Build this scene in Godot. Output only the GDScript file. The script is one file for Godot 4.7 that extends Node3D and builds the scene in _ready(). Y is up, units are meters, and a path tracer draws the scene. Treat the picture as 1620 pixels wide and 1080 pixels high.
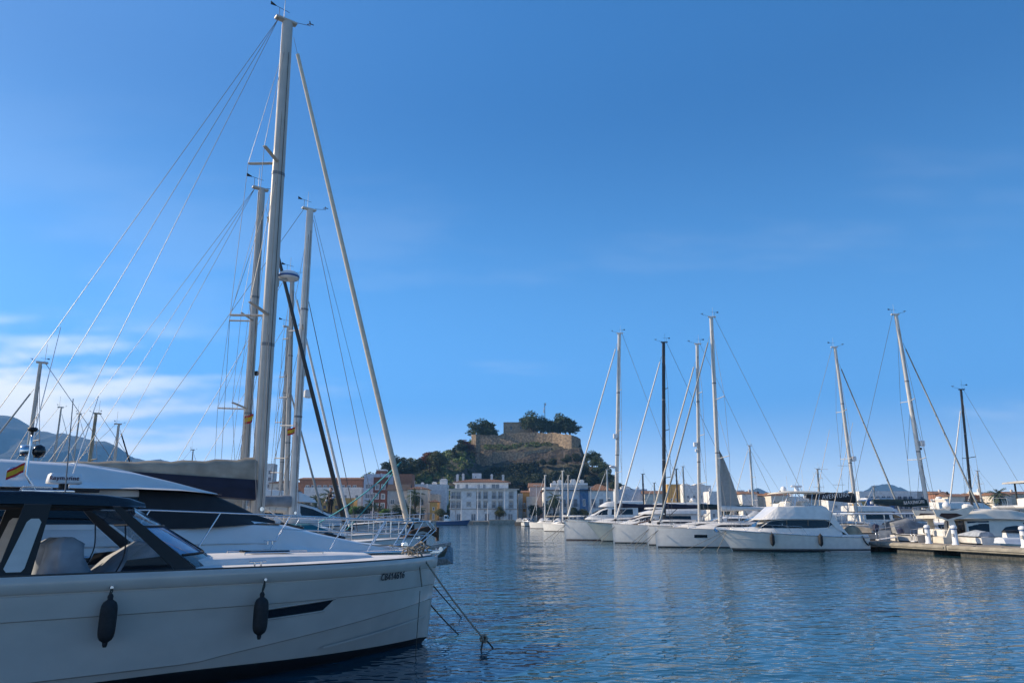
extends Node3D
# A marina under a castle hill: y up, metres, the camera stands over the water at the origin and looks along -z.

const EYE := 2.2
const FOCAL := 1150.0
var PITCH := atan(278.0 / 1150.0)
var M := {}
var taken := {}
var rng := RandomNumberGenerator.new()

func _ready():
	rng.seed = 7
	camera_and_light()
	materials()
	setting()
	castle()
	town()
	left_boats()
	right_boats()
	details()

# ---------------------------------------------------------------- camera, sky, sun, exposure
func camera_and_light():
	var cam := Camera3D.new()
	cam.name = "camera"
	cam.fov = rad_to_deg(2.0 * atan(540.0 / FOCAL))
	cam.near = 0.1
	cam.far = 20000.0
	cam.position = Vector3(0, EYE, 0)
	cam.rotation.x = PITCH
	add_child(cam)
	cam.current = true
	var env := Environment.new()
	env.background_mode = Environment.BG_SKY
	env.tonemap_mode = Environment.TONE_MAPPER_LINEAR
	env.tonemap_exposure = 1.36
	env.sdfgi_enabled = true
	env.ssao_enabled = true
	env.ssil_enabled = true
	env.fog_enabled = true
	env.fog_density = 0.00015
	env.fog_light_color = Color(0.50, 0.76, 1.0)
	var sky := Sky.new()
	var pano := PanoramaSkyMaterial.new()
	pano.panorama = sky_picture()
	sky.sky_material = pano
	env.sky = sky
	env.background_energy_multiplier = 1.0
	var we := WorldEnvironment.new()
	we.name = "world_environment"
	we.environment = env
	add_child(we)
	var sun := DirectionalLight3D.new()
	sun.name = "sun"
	sun.light_energy = 1.5
	sun.light_color = Color(1.0, 0.93, 0.82)
	sun.light_angular_distance = 0.5
	sun.shadow_enabled = true
	add_child(sun)
	sun.look_at_from_position(Vector3.ZERO, -sun_dir(), Vector3.UP)

func sun_dir() -> Vector3:
	var az := deg_to_rad(82.0)
	var el := deg_to_rad(31.0)
	return Vector3(-sin(az) * cos(el), sin(el), -cos(az) * cos(el))

func sky_picture() -> ImageTexture:
	var w := 2048
	var h := 1024
	var data := PackedFloat32Array()
	data.resize(w * h * 3)
	var n1 := FastNoiseLite.new()
	n1.seed = 3; n1.noise_type = FastNoiseLite.TYPE_SIMPLEX; n1.frequency = 1.0
	n1.fractal_type = FastNoiseLite.FRACTAL_FBM; n1.fractal_octaves = 6; n1.fractal_gain = 0.55
	var n2 := FastNoiseLite.new()
	n2.seed = 11; n2.noise_type = FastNoiseLite.TYPE_SIMPLEX; n2.frequency = 1.0
	n2.fractal_type = FastNoiseLite.FRACTAL_FBM; n2.fractal_octaves = 3
	var hor := Vector3(1.12, 1.27, 1.32)
	var mid := Vector3(0.125, 0.42, 0.92)
	var hi := Vector3(0.034, 0.155, 0.42)
	var top := Vector3(0.021, 0.085, 0.26)
	var sd := sun_dir()
	for j in h:
		var el := PI * 0.5 - PI * (j + 0.5) / h
		var e := rad_to_deg(maxf(el, 0.0))
		var base := mid.lerp(hi, smoothstep(3.0, 33.0, e)).lerp(top, smoothstep(32.0, 75.0, e))
		base = hor.lerp(base, smoothstep(-3.0, 9.0, e))
		var ce := cos(el)
		for i in w:
			var az := wrapf(TAU * (i + 0.5) / w, -PI, PI)
			var d := Vector3(sin(az) * ce, sin(el), -cos(az) * ce)
			var c := base
			var mu := d.dot(sd)
			var glow := pow(maxf(0.5 + 0.5 * mu, 0.0), 3.0)
			c = c * (0.76 + 0.68 * glow) + Vector3(0.12, 0.115, 0.09) * pow(maxf(mu, 0.0), 4.0) + Vector3(0.4, 0.38, 0.32) * pow(maxf(mu, 0.0), 60.0)
			if el > 0.0 and e < 34.0:
				var q := d / (d.y + 0.12)
				var a := n1.get_noise_3d(q.x * 0.55 + 3.0, q.z * 1.35, 0.3)
				var b := n2.get_noise_3d(q.x * 0.25, q.z * 0.3, 5.0)
				var low := smoothstep(0.6, 3.0, e) * (1.0 - smoothstep(9.5, 14.5, e))
				var left := smoothstep(-14.0, -38.0, rad_to_deg(az))
				var k := smoothstep(0.02, 0.55, a + 0.5 * b + 0.36 * left - 0.10) * low * (0.10 + 0.90 * left)
				k += 0.04 * smoothstep(0.1, 0.6, a + b) * smoothstep(8.0, 12.0, e) * (1.0 - smoothstep(20.0, 32.0, e))
				c = c.lerp(Vector3(0.98, 0.99, 0.98), clampf(k, 0.0, 0.9))
			var o := (j * w + i) * 3
			data[o] = c.x; data[o + 1] = c.y; data[o + 2] = c.z
	var im := Image.create_from_data(w, h, false, Image.FORMAT_RGBF, data.to_byte_array())
	return ImageTexture.create_from_image(im)

# ---------------------------------------------------------------- pixels to places
func ray(u: float, v: float) -> Vector3:
	return Basis(Vector3.RIGHT, PITCH) * Vector3((u - 810.0) / FOCAL, (540.0 - v) / FOCAL, -1.0)

func on_level(u: float, v: float, y := 0.0) -> Vector3:
	var r := ray(u, v)
	return Vector3(0, EYE, 0) + r * ((y - EYE) / r.y)

func at(u: float, v: float, d: float) -> Vector3:
	var r := ray(u, v)
	return Vector3(0, EYE, 0) + r * (d / -r.z)

# ---------------------------------------------------------------- naming and tagging
func numbered(called: String) -> String:
	var k: int = taken.get(called, 0)
	taken[called] = k + 1
	return called if k == 0 else "%s_%03d" % [called, k]

func thing(called: String, label: String, category: String, where := Vector3.ZERO, turn := 0.0, group := "") -> Node3D:
	var o := Node3D.new()
	o.name = numbered(called)
	add_child(o)
	o.position = where
	o.rotation.y = turn
	tag(o, label, category, group)
	return o

func tag(o: Node, label: String, category: String, group := "", kind := ""):
	if label: o.set_meta("label", label)
	if category: o.set_meta("category", category)
	if group: o.set_meta("group", group)
	if kind: o.set_meta("kind", kind)

func mesh_node(m: Mesh, called: String, mat: Material, parent: Node = null) -> MeshInstance3D:
	var o := MeshInstance3D.new()
	o.mesh = m
	if mat: o.material_override = mat
	if parent == null:
		o.name = numbered(called)
		add_child(o)
	else:
		o.name = called
		parent.add_child(o, true)
	return o

func S() -> SurfaceTool:
	var st := SurfaceTool.new()
	st.begin(Mesh.PRIMITIVE_TRIANGLES)
	st.set_smooth_group(-1)
	return st

func put(st: SurfaceTool, called: String, mat: Material, parent: Node = null) -> MeshInstance3D:
	st.generate_normals()
	return mesh_node(st.commit(), called, mat, parent)

func structure(st: SurfaceTool, called: String, mat: Material) -> MeshInstance3D:
	var o := put(st, called, mat)
	o.set_meta("kind", "structure")
	return o

func single(st: SurfaceTool, called: String, mat: Material, label: String, category: String, group := "") -> MeshInstance3D:
	var o := put(st, called, mat)
	tag(o, label, category, group)
	return o

# ---------------------------------------------------------------- shapes
func tri(st: SurfaceTool, a: Vector3, b: Vector3, c: Vector3):
	st.add_vertex(a); st.add_vertex(b); st.add_vertex(c)

func quad(st: SurfaceTool, a: Vector3, b: Vector3, c: Vector3, d: Vector3):
	st.add_vertex(a); st.add_vertex(b); st.add_vertex(c)
	st.add_vertex(a); st.add_vertex(c); st.add_vertex(d)

func box(st: SurfaceTool, c: Vector3, s: Vector3, b := Basis(), ch := 0.0):
	st.set_smooth_group(-1)
	var h := s * 0.5
	if ch <= 0.0:
		var p := []
		for i in 8:
			p.append(c + b * Vector3(h.x * (1 if i & 1 else -1), h.y * (1 if i & 2 else -1), h.z * (1 if i & 4 else -1)))
		quad(st, p[0], p[1], p[3], p[2]); quad(st, p[5], p[4], p[6], p[7])
		quad(st, p[4], p[0], p[2], p[6]); quad(st, p[1], p[5], p[7], p[3])
		quad(st, p[2], p[3], p[7], p[6]); quad(st, p[4], p[5], p[1], p[0])
		return
	var k := minf(ch, minf(h.x, minf(h.y, h.z)) * 0.9)
	var rings := []
	for lv in [[-h.y, k], [-h.y + k, 0.0], [h.y - k, 0.0], [h.y, k]]:
		var r := []
		var e: float = lv[1]
		var hx := h.x - e
		var hz := h.z - e
		for q in [[-hx, -hz + k], [-hx, hz - k], [-hx + k, hz], [hx - k, hz], [hx, hz - k], [hx, -hz + k], [hx - k, -hz], [-hx + k, -hz]]:
			r.append(c + b * Vector3(q[0], lv[0], q[1]))
		rings.append(r)
	loft(st, rings, -1, true, true)

func loft(st: SurfaceTool, rings: Array, smooth := 0, closed := false, caps := false):
	st.set_smooth_group(smooth if smooth >= 0 else -1)
	for i in rings.size() - 1:
		var a: Array = rings[i]
		var b: Array = rings[i + 1]
		var n := a.size()
		for j in (n if closed else n - 1):
			var k := (j + 1) % n
			quad(st, a[j], a[k], b[k], b[j])
	if caps:
		st.set_smooth_group(-1)
		for e in [rings[0], rings[-1]]:
			var m := Vector3.ZERO
			for p in e: m += p
			m /= e.size()
			for j in e.size():
				if e == rings[0]: tri(st, m, e[(j + 1) % e.size()], e[j])
				else: tri(st, m, e[j], e[(j + 1) % e.size()])

func tube(st: SurfaceTool, pts: Array, r: float, n := 6, r2 := -1.0, group := 0):
	var rings := []
	var m := pts.size()
	var up := Vector3.UP
	for i in m:
		var t: Vector3 = (pts[mini(i + 1, m - 1)] - pts[maxi(i - 1, 0)]).normalized()
		if absf(t.dot(up)) > 0.95: up = Vector3.RIGHT if absf(t.x) < 0.9 else Vector3.BACK
		var s := t.cross(up).normalized()
		up = s.cross(t).normalized()
		var rr := r if r2 < 0.0 else lerpf(r, r2, float(i) / maxf(m - 1, 1))
		var ring := []
		for k in n:
			var a := TAU * k / n
			ring.append(pts[i] + (s * cos(a) + up * sin(a)) * rr)
		rings.append(ring)
	loft(st, rings, group, true, true)

func rod(st: SurfaceTool, a: Vector3, b: Vector3, r: float, n := 6, r2 := -1.0):
	tube(st, [a, b], r, n, r2)

func oval_pole(st: SurfaceTool, a: Vector3, b: Vector3, rx: float, rz: float, n := 14, taper := 1.0):
	var rings := []
	for i in 9:
		var f := i / 8.0
		var k := lerpf(1.0, taper, maxf(0.0, (f - 0.55) / 0.45))
		var ring := []
		for q in n:
			var t := TAU * q / n
			ring.append(a.lerp(b, f) + Vector3(cos(t) * rx * k, 0, sin(t) * rz * k))
		rings.append(ring)
	loft(st, rings, 0, true, true)

func lathe(st: SurfaceTool, c: Vector3, prof: Array, n := 12, b := Basis(), smooth := 0):
	var rings := []
	for p in prof:
		var ring := []
		for k in n:
			var t := TAU * k / n
			ring.append(c + b * Vector3(cos(t) * p[0], p[1], sin(t) * p[0]))
		rings.append(ring)
	loft(st, rings, smooth, true, true)

func prism(st: SurfaceTool, poly: PackedVector2Array, d0: float, d1: float, t: Transform3D):
	# the polygon in local x, y; pushed out from z = d0 to z = d1
	st.set_smooth_group(-1)
	var ix := Geometry2D.triangulate_polygon(poly)
	for k in range(0, ix.size(), 3):
		var a := poly[ix[k]]; var b := poly[ix[k + 1]]; var c := poly[ix[k + 2]]
		tri(st, t * Vector3(a.x, a.y, d1), t * Vector3(b.x, b.y, d1), t * Vector3(c.x, c.y, d1))
		tri(st, t * Vector3(c.x, c.y, d0), t * Vector3(b.x, b.y, d0), t * Vector3(a.x, a.y, d0))
	for k in poly.size():
		var a := poly[k]; var b := poly[(k + 1) % poly.size()]
		quad(st, t * Vector3(a.x, a.y, d0), t * Vector3(b.x, b.y, d0), t * Vector3(b.x, b.y, d1), t * Vector3(a.x, a.y, d1))

func curve(pts: Array, n := 6) -> Array:
	# Catmull-Rom through the points
	var out := []
	for i in pts.size() - 1:
		var p0: Vector3 = pts[maxi(i - 1, 0)]; var p1: Vector3 = pts[i]
		var p2: Vector3 = pts[i + 1]; var p3: Vector3 = pts[mini(i + 2, pts.size() - 1)]
		for k in n:
			out.append(p1.cubic_interpolate(p2, p0, p3, float(k) / n))
	out.append(pts[-1])
	return out

func sagged(a: Vector3, b: Vector3, sag: float, n := 8) -> Array:
	var out := []
	for i in n + 1:
		var f := float(i) / n
		out.append(a.lerp(b, f) - Vector3(0, sag * 4.0 * f * (1.0 - f), 0))
	return out

func lettering(text: String, height: float, mat: Material, parent: Node, t: Transform3D, bold := 0, slant := 0.0, called := "lettering") -> MeshInstance3D:
	var tm := TextMesh.new()
	var f := SystemFont.new()
	f.font_names = PackedStringArray(["Droid Sans"])
	f.font_weight = 700 if bold else 400
	tm.font = f
	tm.text = text
	tm.font_size = 64
	tm.pixel_size = height / 46.0
	tm.depth = 0.004
	var o := mesh_node(tm, called, mat, parent)
	var b := t.basis
	b.y = b.y + b.x * slant
	o.transform = Transform3D(b, t.origin)
	return o

# ---------------------------------------------------------------- materials
func col(r: float, g: float, b: float) -> Color:
	return Color(r, g, b).linear_to_srgb()

func speckle(seed_: int, freq: float, lo: float, hi_: float, size := 256, oct := 4) -> NoiseTexture2D:
	var n := FastNoiseLite.new()
	n.seed = seed_; n.frequency = freq; n.fractal_octaves = oct
	var t := NoiseTexture2D.new()
	t.width = size; t.height = size; t.seamless = true
	t.noise = n
	var g := Gradient.new()
	g.set_color(0, Color(lo, lo, lo)); g.set_color(1, Color(hi_, hi_, hi_))
	t.color_ramp = g
	return t

func mat(key: String, c: Color, rough := 0.6, metal := 0.0, tex: Texture2D = null, scale := 1.0, spec := 0.5) -> StandardMaterial3D:
	var m := StandardMaterial3D.new()
	m.resource_name = key
	m.albedo_color = c
	m.roughness = rough
	m.metallic = metal
	m.metallic_specular = spec
	if tex:
		m.albedo_texture = tex
		m.uv1_triplanar = true
		m.uv1_world_triplanar = true
		m.uv1_scale = Vector3.ONE * scale
	M[key] = m
	return m

func bump(m: StandardMaterial3D, tex: Texture2D, cm: float):
	m.heightmap_enabled = true
	m.heightmap_texture = tex
	m.heightmap_scale = cm
	m.uv1_triplanar = true
	m.uv1_world_triplanar = true

func wave_picture(size: int, seed_: int, kmin: int, kmax: int, slope: float) -> ImageTexture:
	# heights of a wind sea that repeats at the edges: many small waves with spread directions
	var r := RandomNumberGenerator.new()
	r.seed = seed_
	var waves := []
	for i in 46:
		var k := lerpf(kmin, kmax, pow(r.randf(), 1.6))
		var a := deg_to_rad(68.0) + r.randfn(0.0, 0.7)
		var kx := roundf(cos(a) * k)
		var ky := roundf(sin(a) * k)
		var kk := maxf(sqrt(kx * kx + ky * ky), 1.0)
		waves.append([kx * TAU / size, ky * TAU / size, r.randf() * TAU, pow(kk, -slope)])
	var data := PackedFloat32Array()
	data.resize(size * size)
	var lo := 1e9
	var hi_ := -1e9
	for w in waves:
		var cx := PackedFloat32Array(); var sx := PackedFloat32Array()
		for i in size:
			cx.append(cos(w[0] * i)); sx.append(sin(w[0] * i))
		for j in size:
			var cy: float = cos(w[1] * j + w[2]) * w[3]
			var sy: float = sin(w[1] * j + w[2]) * w[3]
			var o := j * size
			for i in size:
				data[o + i] += cx[i] * cy - sx[i] * sy
	for x in data:
		lo = minf(lo, x); hi_ = maxf(hi_, x)
	for i in data.size():
		data[i] = (data[i] - lo) / (hi_ - lo)
	return ImageTexture.create_from_image(Image.create_from_data(size, size, false, Image.FORMAT_RF, data.to_byte_array()))

func materials():
	var fine := speckle(1, 0.02, 0.90, 1.0)
	var coarse := speckle(2, 0.012, 0.72, 1.0, 256, 5)
	var plaster := speckle(9, 0.02, 0.86, 1.0, 256, 5)
	var rough_t := speckle(5, 0.03, 0.55, 1.0, 256, 5)
	var gel := mat("gelcoat", col(0.80, 0.77, 0.72), 0.28, 0, fine, 0.35)
	gel.clearcoat_enabled = true; gel.clearcoat = 0.5; gel.clearcoat_roughness = 0.12
	mat("hull_grey", col(0.64, 0.61, 0.57), 0.3, 0, fine, 0.35)
	mat("gel_cream", col(0.72, 0.67, 0.57), 0.35, 0, fine, 0.35)
	mat("gel_greenish", col(0.66, 0.66, 0.58), 0.25, 0, fine, 0.35)
	mat("deck_white", col(0.74, 0.71, 0.67), 0.6, 0, fine, 0.6)
	mat("black_gloss", col(0.012, 0.014, 0.018), 0.12)
	mat("black_matt", col(0.015, 0.016, 0.018), 0.6)
	mat("antifoul", col(0.01, 0.011, 0.014), 0.7, 0, rough_t, 0.8)
	mat("antifoul_red", col(0.10, 0.03, 0.025), 0.7, 0, rough_t, 0.8)
	mat("navy", col(0.012, 0.018, 0.045), 0.85, 0, coarse, 0.9)
	mat("taupe", col(0.44, 0.37, 0.28), 0.9, 0, coarse, 0.7)
	mat("tan_canvas", col(0.42, 0.35, 0.24), 0.9, 0, coarse, 0.7)
	mat("grey_canvas", col(0.30, 0.31, 0.32), 0.9, 0, coarse, 0.7)
	mat("blue_canvas", col(0.44, 0.47, 0.51), 0.85, 0, coarse, 0.8)
	mat("teal_canvas", col(0.0, 0.16, 0.22), 0.8, 0, coarse, 0.8)
	mat("dark_teal", col(0.008, 0.03, 0.035), 0.8, 0, coarse, 0.8)
	mat("black_mesh", col(0.016, 0.017, 0.02), 0.75, 0, coarse, 1.2)
	mat("brown_canvas", col(0.07, 0.04, 0.03), 0.9, 0, coarse, 0.8)
	mat("mast_alu", col(0.52, 0.47, 0.41), 0.42, 0.15, fine, 0.3)
	mat("mast_white", col(0.66, 0.63, 0.58), 0.35, 0.0, fine, 0.3)
	mat("mast_black", col(0.012, 0.013, 0.016), 0.3)
	mat("sail_cream", col(0.66, 0.58, 0.47), 0.85, 0, fine, 0.8)
	mat("sail_white", col(0.74, 0.71, 0.66), 0.85, 0, fine, 0.8)
	mat("sail_grey", col(0.34, 0.35, 0.34), 0.85, 0, fine, 0.8)
	mat("rope", col(0.42, 0.37, 0.29), 0.95, 0, rough_t, 6.0)
	mat("rope_dark", col(0.10, 0.09, 0.07), 0.95, 0, rough_t, 6.0)
	mat("rope_teal", col(0.06, 0.30, 0.36), 0.9)
	mat("wire", col(0.19, 0.19, 0.195), 0.45, 0.2)
	mat("wire_dark", col(0.05, 0.05, 0.055), 0.5)
	mat("steel", col(0.62, 0.62, 0.63), 0.14, 1.0)
	mat("galvanised", col(0.42, 0.42, 0.42), 0.45, 0.7, rough_t, 2.0)
	mat("rust", col(0.13, 0.07, 0.04), 0.85, 0, rough_t, 2.5)
	mat("tint_glass", col(0.006, 0.008, 0.011), 0.04)
	mat("teak", col(0.20, 0.115, 0.06), 0.75, 0, coarse, 1.5)
	mat("toe_rail", col(0.10, 0.075, 0.06), 0.6, 0, rough_t, 2.0)
	mat("rubber", col(0.02, 0.02, 0.022), 0.7, 0, rough_t, 2.0)
	mat("fender_blue", col(0.02, 0.025, 0.06), 0.6)
	mat("white_plastic", col(0.72, 0.72, 0.72), 0.4)
	mat("panel_white", col(0.68, 0.66, 0.62), 0.5, 0, fine, 0.8)
	mat("flag_red", col(0.50, 0.02, 0.03), 0.8)
	mat("flag_yellow", col(0.75, 0.42, 0.02), 0.8)
	mat("flag_green", col(0.0, 0.16, 0.06), 0.8)
	mat("flag_white", col(0.7, 0.7, 0.7), 0.8)
	mat("letter_black", col(0.012, 0.013, 0.016), 0.5)
	mat("letter_red", col(0.12, 0.015, 0.02), 0.5)
	mat("letter_white", col(0.6, 0.6, 0.6), 0.5)
	mat("orange", col(0.55, 0.14, 0.01), 0.7)
	mat("blue_paint", col(0.03, 0.10, 0.28), 0.4)
	mat("green_lamp", col(0.0, 0.25, 0.18), 0.3)
	var clear := StandardMaterial3D.new()
	clear.resource_name = "clear_pane"
	clear.transparency = BaseMaterial3D.TRANSPARENCY_ALPHA
	clear.albedo_color = Color(0.06, 0.08, 0.1, 0.12)
	clear.roughness = 0.02
	M["clear_pane"] = clear
	var film := clear.duplicate()
	film.albedo_color = Color(0.35, 0.42, 0.5, 0.35)
	film.roughness = 0.08
	M["clear_film"] = film
	# concrete, walls, roofs
	var conc := mat("concrete", col(0.40, 0.36, 0.29), 0.9, 0, coarse, 0.5)
	bump(conc, rough_t, 1.0)
	mat("quay_stone", col(0.36, 0.31, 0.25), 0.92, 0, coarse, 0.22)
	mat("asphalt", col(0.30, 0.27, 0.23), 0.9, 0, coarse, 0.1)
	for w in [["wall_white", 0.82, 0.80, 0.77], ["wall_warm", 0.76, 0.68, 0.57], ["wall_cream", 0.60, 0.52, 0.40], ["wall_ochre", 0.58, 0.36, 0.12], ["wall_blue", 0.09, 0.19, 0.34], ["wall_paleblue", 0.62, 0.66, 0.72], ["wall_lavender", 0.58, 0.48, 0.45], ["wall_brick", 0.24, 0.085, 0.055], ["wall_grey", 0.50, 0.48, 0.45], ["wall_terracotta", 0.36, 0.17, 0.10], ["trim_stone", 0.34, 0.27, 0.20]]:
		mat(w[0], col(w[1], w[2], w[3]), 0.92, 0, plaster, 0.16)
	mat("roof_tile", col(0.36, 0.19, 0.11), 0.92, 0, rough_t, 0.35)
	mat("roof_dark", col(0.10, 0.075, 0.065), 0.92, 0, rough_t, 0.35)
	mat("shutter_dark", col(0.05, 0.045, 0.04), 0.8)
	mat("shutter_blue", col(0.05, 0.09, 0.19), 0.8)
	mat("frame_brown", col(0.12, 0.07, 0.045), 0.8)
	mat("iron", col(0.03, 0.03, 0.033), 0.6)
	mat("window_glass", col(0.10, 0.14, 0.18), 0.06)
	mat("lamp_post", col(0.60, 0.60, 0.60), 0.5, 0.2)
	# rock and castle stone
	var rock_t := speckle(21, 0.018, 0.25, 1.0, 512, 6)
	var stone_t := speckle(22, 0.03, 0.42, 1.0, 512, 6)
	var castle_stone := mat("castle_stone", col(0.54, 0.40, 0.265), 0.95, 0, stone_t, 0.045)
	bump(castle_stone, stone_t, 12.0)
	mat("palace_stone", col(0.44, 0.34, 0.24), 0.95, 0, coarse, 0.2)
	var rock := mat("rock", col(0.22, 0.17, 0.125), 0.95, 0, rock_t, 0.045)
	bump(rock, rock_t, 60.0)
	mat("mountain", col(0.045, 0.06, 0.055), 0.95, 0, rock_t, 0.004)
	mat("land", col(0.16, 0.15, 0.11), 0.95, 0, coarse, 0.02)
	mat("hill_soil", col(0.13, 0.12, 0.065), 0.95, 0, rock_t, 0.05)
	# leaves
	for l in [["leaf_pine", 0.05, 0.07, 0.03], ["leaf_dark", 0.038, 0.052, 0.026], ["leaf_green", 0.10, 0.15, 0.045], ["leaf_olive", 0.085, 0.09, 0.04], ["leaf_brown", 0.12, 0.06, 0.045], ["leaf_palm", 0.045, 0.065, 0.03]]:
		var m := mat(l[0], col(l[1], l[2], l[3]), 0.8)
		m.backlight_enabled = true
		m.backlight = Color(l[1] * 3.0, l[2] * 3.0, l[3] * 2.0)
	mat("bark", col(0.10, 0.075, 0.055), 0.95, 0, rough_t, 0.8)
	# people
	mat("skin", col(0.45, 0.27, 0.19), 0.6)
	mat("cloth_black", col(0.014, 0.014, 0.017), 0.9)
	mat("cloth_pale", col(0.38, 0.42, 0.48), 0.9)
	# water
	var wat := StandardMaterial3D.new()
	wat.resource_name = "water"
	wat.albedo_color = col(0.010, 0.056, 0.080)
	wat.roughness = 0.05
	wat.metallic_specular = 0.40
	wat.heightmap_enabled = true
	wat.heightmap_texture = wave_picture(512, 5, 5, 52, 0.95)
	wat.heightmap_scale = 3.6
	wat.uv1_triplanar = true
	wat.uv1_world_triplanar = true
	wat.uv1_scale = Vector3.ONE * (1.0 / 6.5)
	M["water"] = wat

# ---------------------------------------------------------------- the setting: water, land, quay, mountains
func setting():
	var st := S()
	var x0 := -420.0; var x1 := 420.0; var z0 := 60.0; var z1 := -238.0
	# a slow swell in the basin, flat at its edges, under the ripples of the material
	var swell := FastNoiseLite.new()
	swell.seed = 12; swell.frequency = 0.11; swell.fractal_octaves = 2
	var bx0 := -60.0; var bx1 := 90.0; var bz0 := 24.0
	var nx := 100; var nz := 174
	var rows := []
	for j in nz + 1:
		var r := []
		for i in nx + 1:
			var x := lerpf(bx0, bx1, i / float(nx))
			var z := lerpf(bz0, z1, j / float(nz))
			var e := minf(minf(i, nx - i), minf(j, nz - j)) / 6.0
			r.append(Vector3(x, 0.022 * swell.get_noise_2d(x * 0.7, z * 1.3) * clampf(e, 0.0, 1.0), z))
		rows.append(r)
	loft(st, rows, 0)
	quad(st, Vector3(x0, 0, z0), Vector3(x0, 0, z1), Vector3(bx0, 0, z1), Vector3(bx0, 0, z0))
	quad(st, Vector3(bx1, 0, z0), Vector3(bx1, 0, z1), Vector3(x1, 0, z1), Vector3(x1, 0, z0))
	quad(st, Vector3(bx0, 0, z0), Vector3(bx0, 0, bz0), Vector3(bx1, 0, bz0), Vector3(bx1, 0, z0))
	structure(st, "water", M.water)
	st = S()
	quad(st, Vector3(-3000, 1.0, -241), Vector3(-3000, 1.0, -4200), Vector3(3000, 1.0, -4200), Vector3(3000, 1.0, -241))
	structure(st, "ground", M.land)
	# the quay: stone blocks under a coping, with an asphalt promenade behind
	st = S()
	box(st, Vector3(0, -0.2, -240.6), Vector3(840, 2.3, 6.0))
	structure(st, "quay", M.quay_stone)
	st = S()
	quad(st, Vector3(-420, 1.012, -243.6), Vector3(-420, 1.012, -262), Vector3(420, 1.012, -262), Vector3(420, 1.012, -243.6))
	structure(st, "promenade", M.asphalt)
	var cop := put(quay_coping(), "coping", M.concrete)
	cop.set_meta("kind", "structure")
	mountain("mountain", [[-160, 690], [-100, 668], [-40, 655], [0, 656], [18, 658], [40, 670], [62, 681], [85, 686], [100, 685], [125, 691], [150, 697], [172, 699], [185, 706], [198, 716], [212, 725], [235, 728], [250, 726], [275, 732], [310, 736], [360, 752], [430, 772], [520, 795]], 3600.0, 31)
	mountain("mountain", [[1345, 800], [1362, 779], [1374, 774], [1380, 769], [1392, 766.5], [1405, 765], [1414, 767], [1420, 773], [1425, 770], [1432, 776], [1445, 782], [1475, 796]], 3900.0, 57)
	mountain("mountain", [[1160, 792], [1176, 779], [1190, 775], [1200, 772], [1210, 776], [1222, 781], [1240, 788], [1300, 783], [1318, 780], [1340, 776], [1350, 779], [1362, 786], [1390, 798]], 3980.0, 91)

func quay_coping() -> SurfaceTool:
	var st := S()
	for i in 60:
		box(st, Vector3(-177 + i * 6.0, 1.03, -238.4), Vector3(5.96, 0.22, 1.6), Basis(), 0.04)
	return st

func mountain(called: String, prof: Array, d: float, seed_: int):
	var n := FastNoiseLite.new()
	n.seed = seed_; n.frequency = 0.0045; n.fractal_octaves = 5
	var st := S()
	var line := []
	for p in prof: line.append(at(p[0], p[1], d))
	var xs := []
	var m := 120
	for i in m + 1:
		xs.append(lerpf(line[0].x, line[-1].x, i / float(m)))
	var rings := []
	for j in 26:
		var f := j / 25.0                   # 0 foot, 0.8 crest, 1 behind
		var ring := []
		for i in m + 1:
			var x: float = xs[i]
			var k := 0
			while k < line.size() - 2 and line[k + 1].x < x: k += 1
			var hgt: float = lerpf(line[k].y, line[k + 1].y, clampf((x - line[k].x) / (line[k + 1].x - line[k].x), 0, 1))
			var z := -d
			var y := hgt
			if f <= 0.8:
				var g := f / 0.8
				z = -d + (1.0 - g) * hgt * 2.6
				var rid := n.get_noise_2d(x, z * 0.7)
				y = hgt * (g + 0.10 * sin(g * PI) + 0.16 * rid * sin(g * PI)) + (6.0 * n.get_noise_2d(x * 4.0, 50.0) if g > 0.97 else 0.0)
			else:
				z = -d - (f - 0.8) * 5.0 * 60.0
				y = hgt * (1.0 - (f - 0.8) * 2.5)
			ring.append(Vector3(x, y, z))
		rings.append(ring)
	loft(st, rings, 0)
	structure(st, called, M.mountain)

# ---------------------------------------------------------------- plants
func leaf_mesh(blobs: Array, count: int, size: float, seed_: int) -> ArrayMesh:
	# many small leaf sprays spread through the volume of a few uneven lobes
	var r := RandomNumberGenerator.new()
	r.seed = seed_
	var st := S()
	var total := 0.0
	for b in blobs: total += b[1].x * b[1].z
	for b in blobs:
		var n := int(count * b[1].x * b[1].z / total)
		for i in n:
			var d := Vector3(r.randfn(), r.randfn(), r.randfn()).normalized()
			var f := pow(r.randf(), 0.33) * (0.88 + 0.22 * r.randf())
			var c: Vector3 = b[0] + Vector3(d.x * b[1].x, d.y * b[1].y, d.z * b[1].z) * f
			var a := Vector3(r.randfn(), r.randfn() * 0.7, r.randfn()).normalized()
			var e := a.cross(Vector3(r.randfn(), r.randfn(), r.randfn())).normalized()
			var s := size * r.randf_range(0.5, 1.2)
			tri(st, c - a * s, c + e * s * 0.7, c + a * s)
			tri(st, c - a * s * 0.6 + e * s * 0.3, c - e * s * 0.75, c + a * s * 0.8)
	st.generate_normals()
	return st.commit()

var tree_meshes := {}

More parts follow.
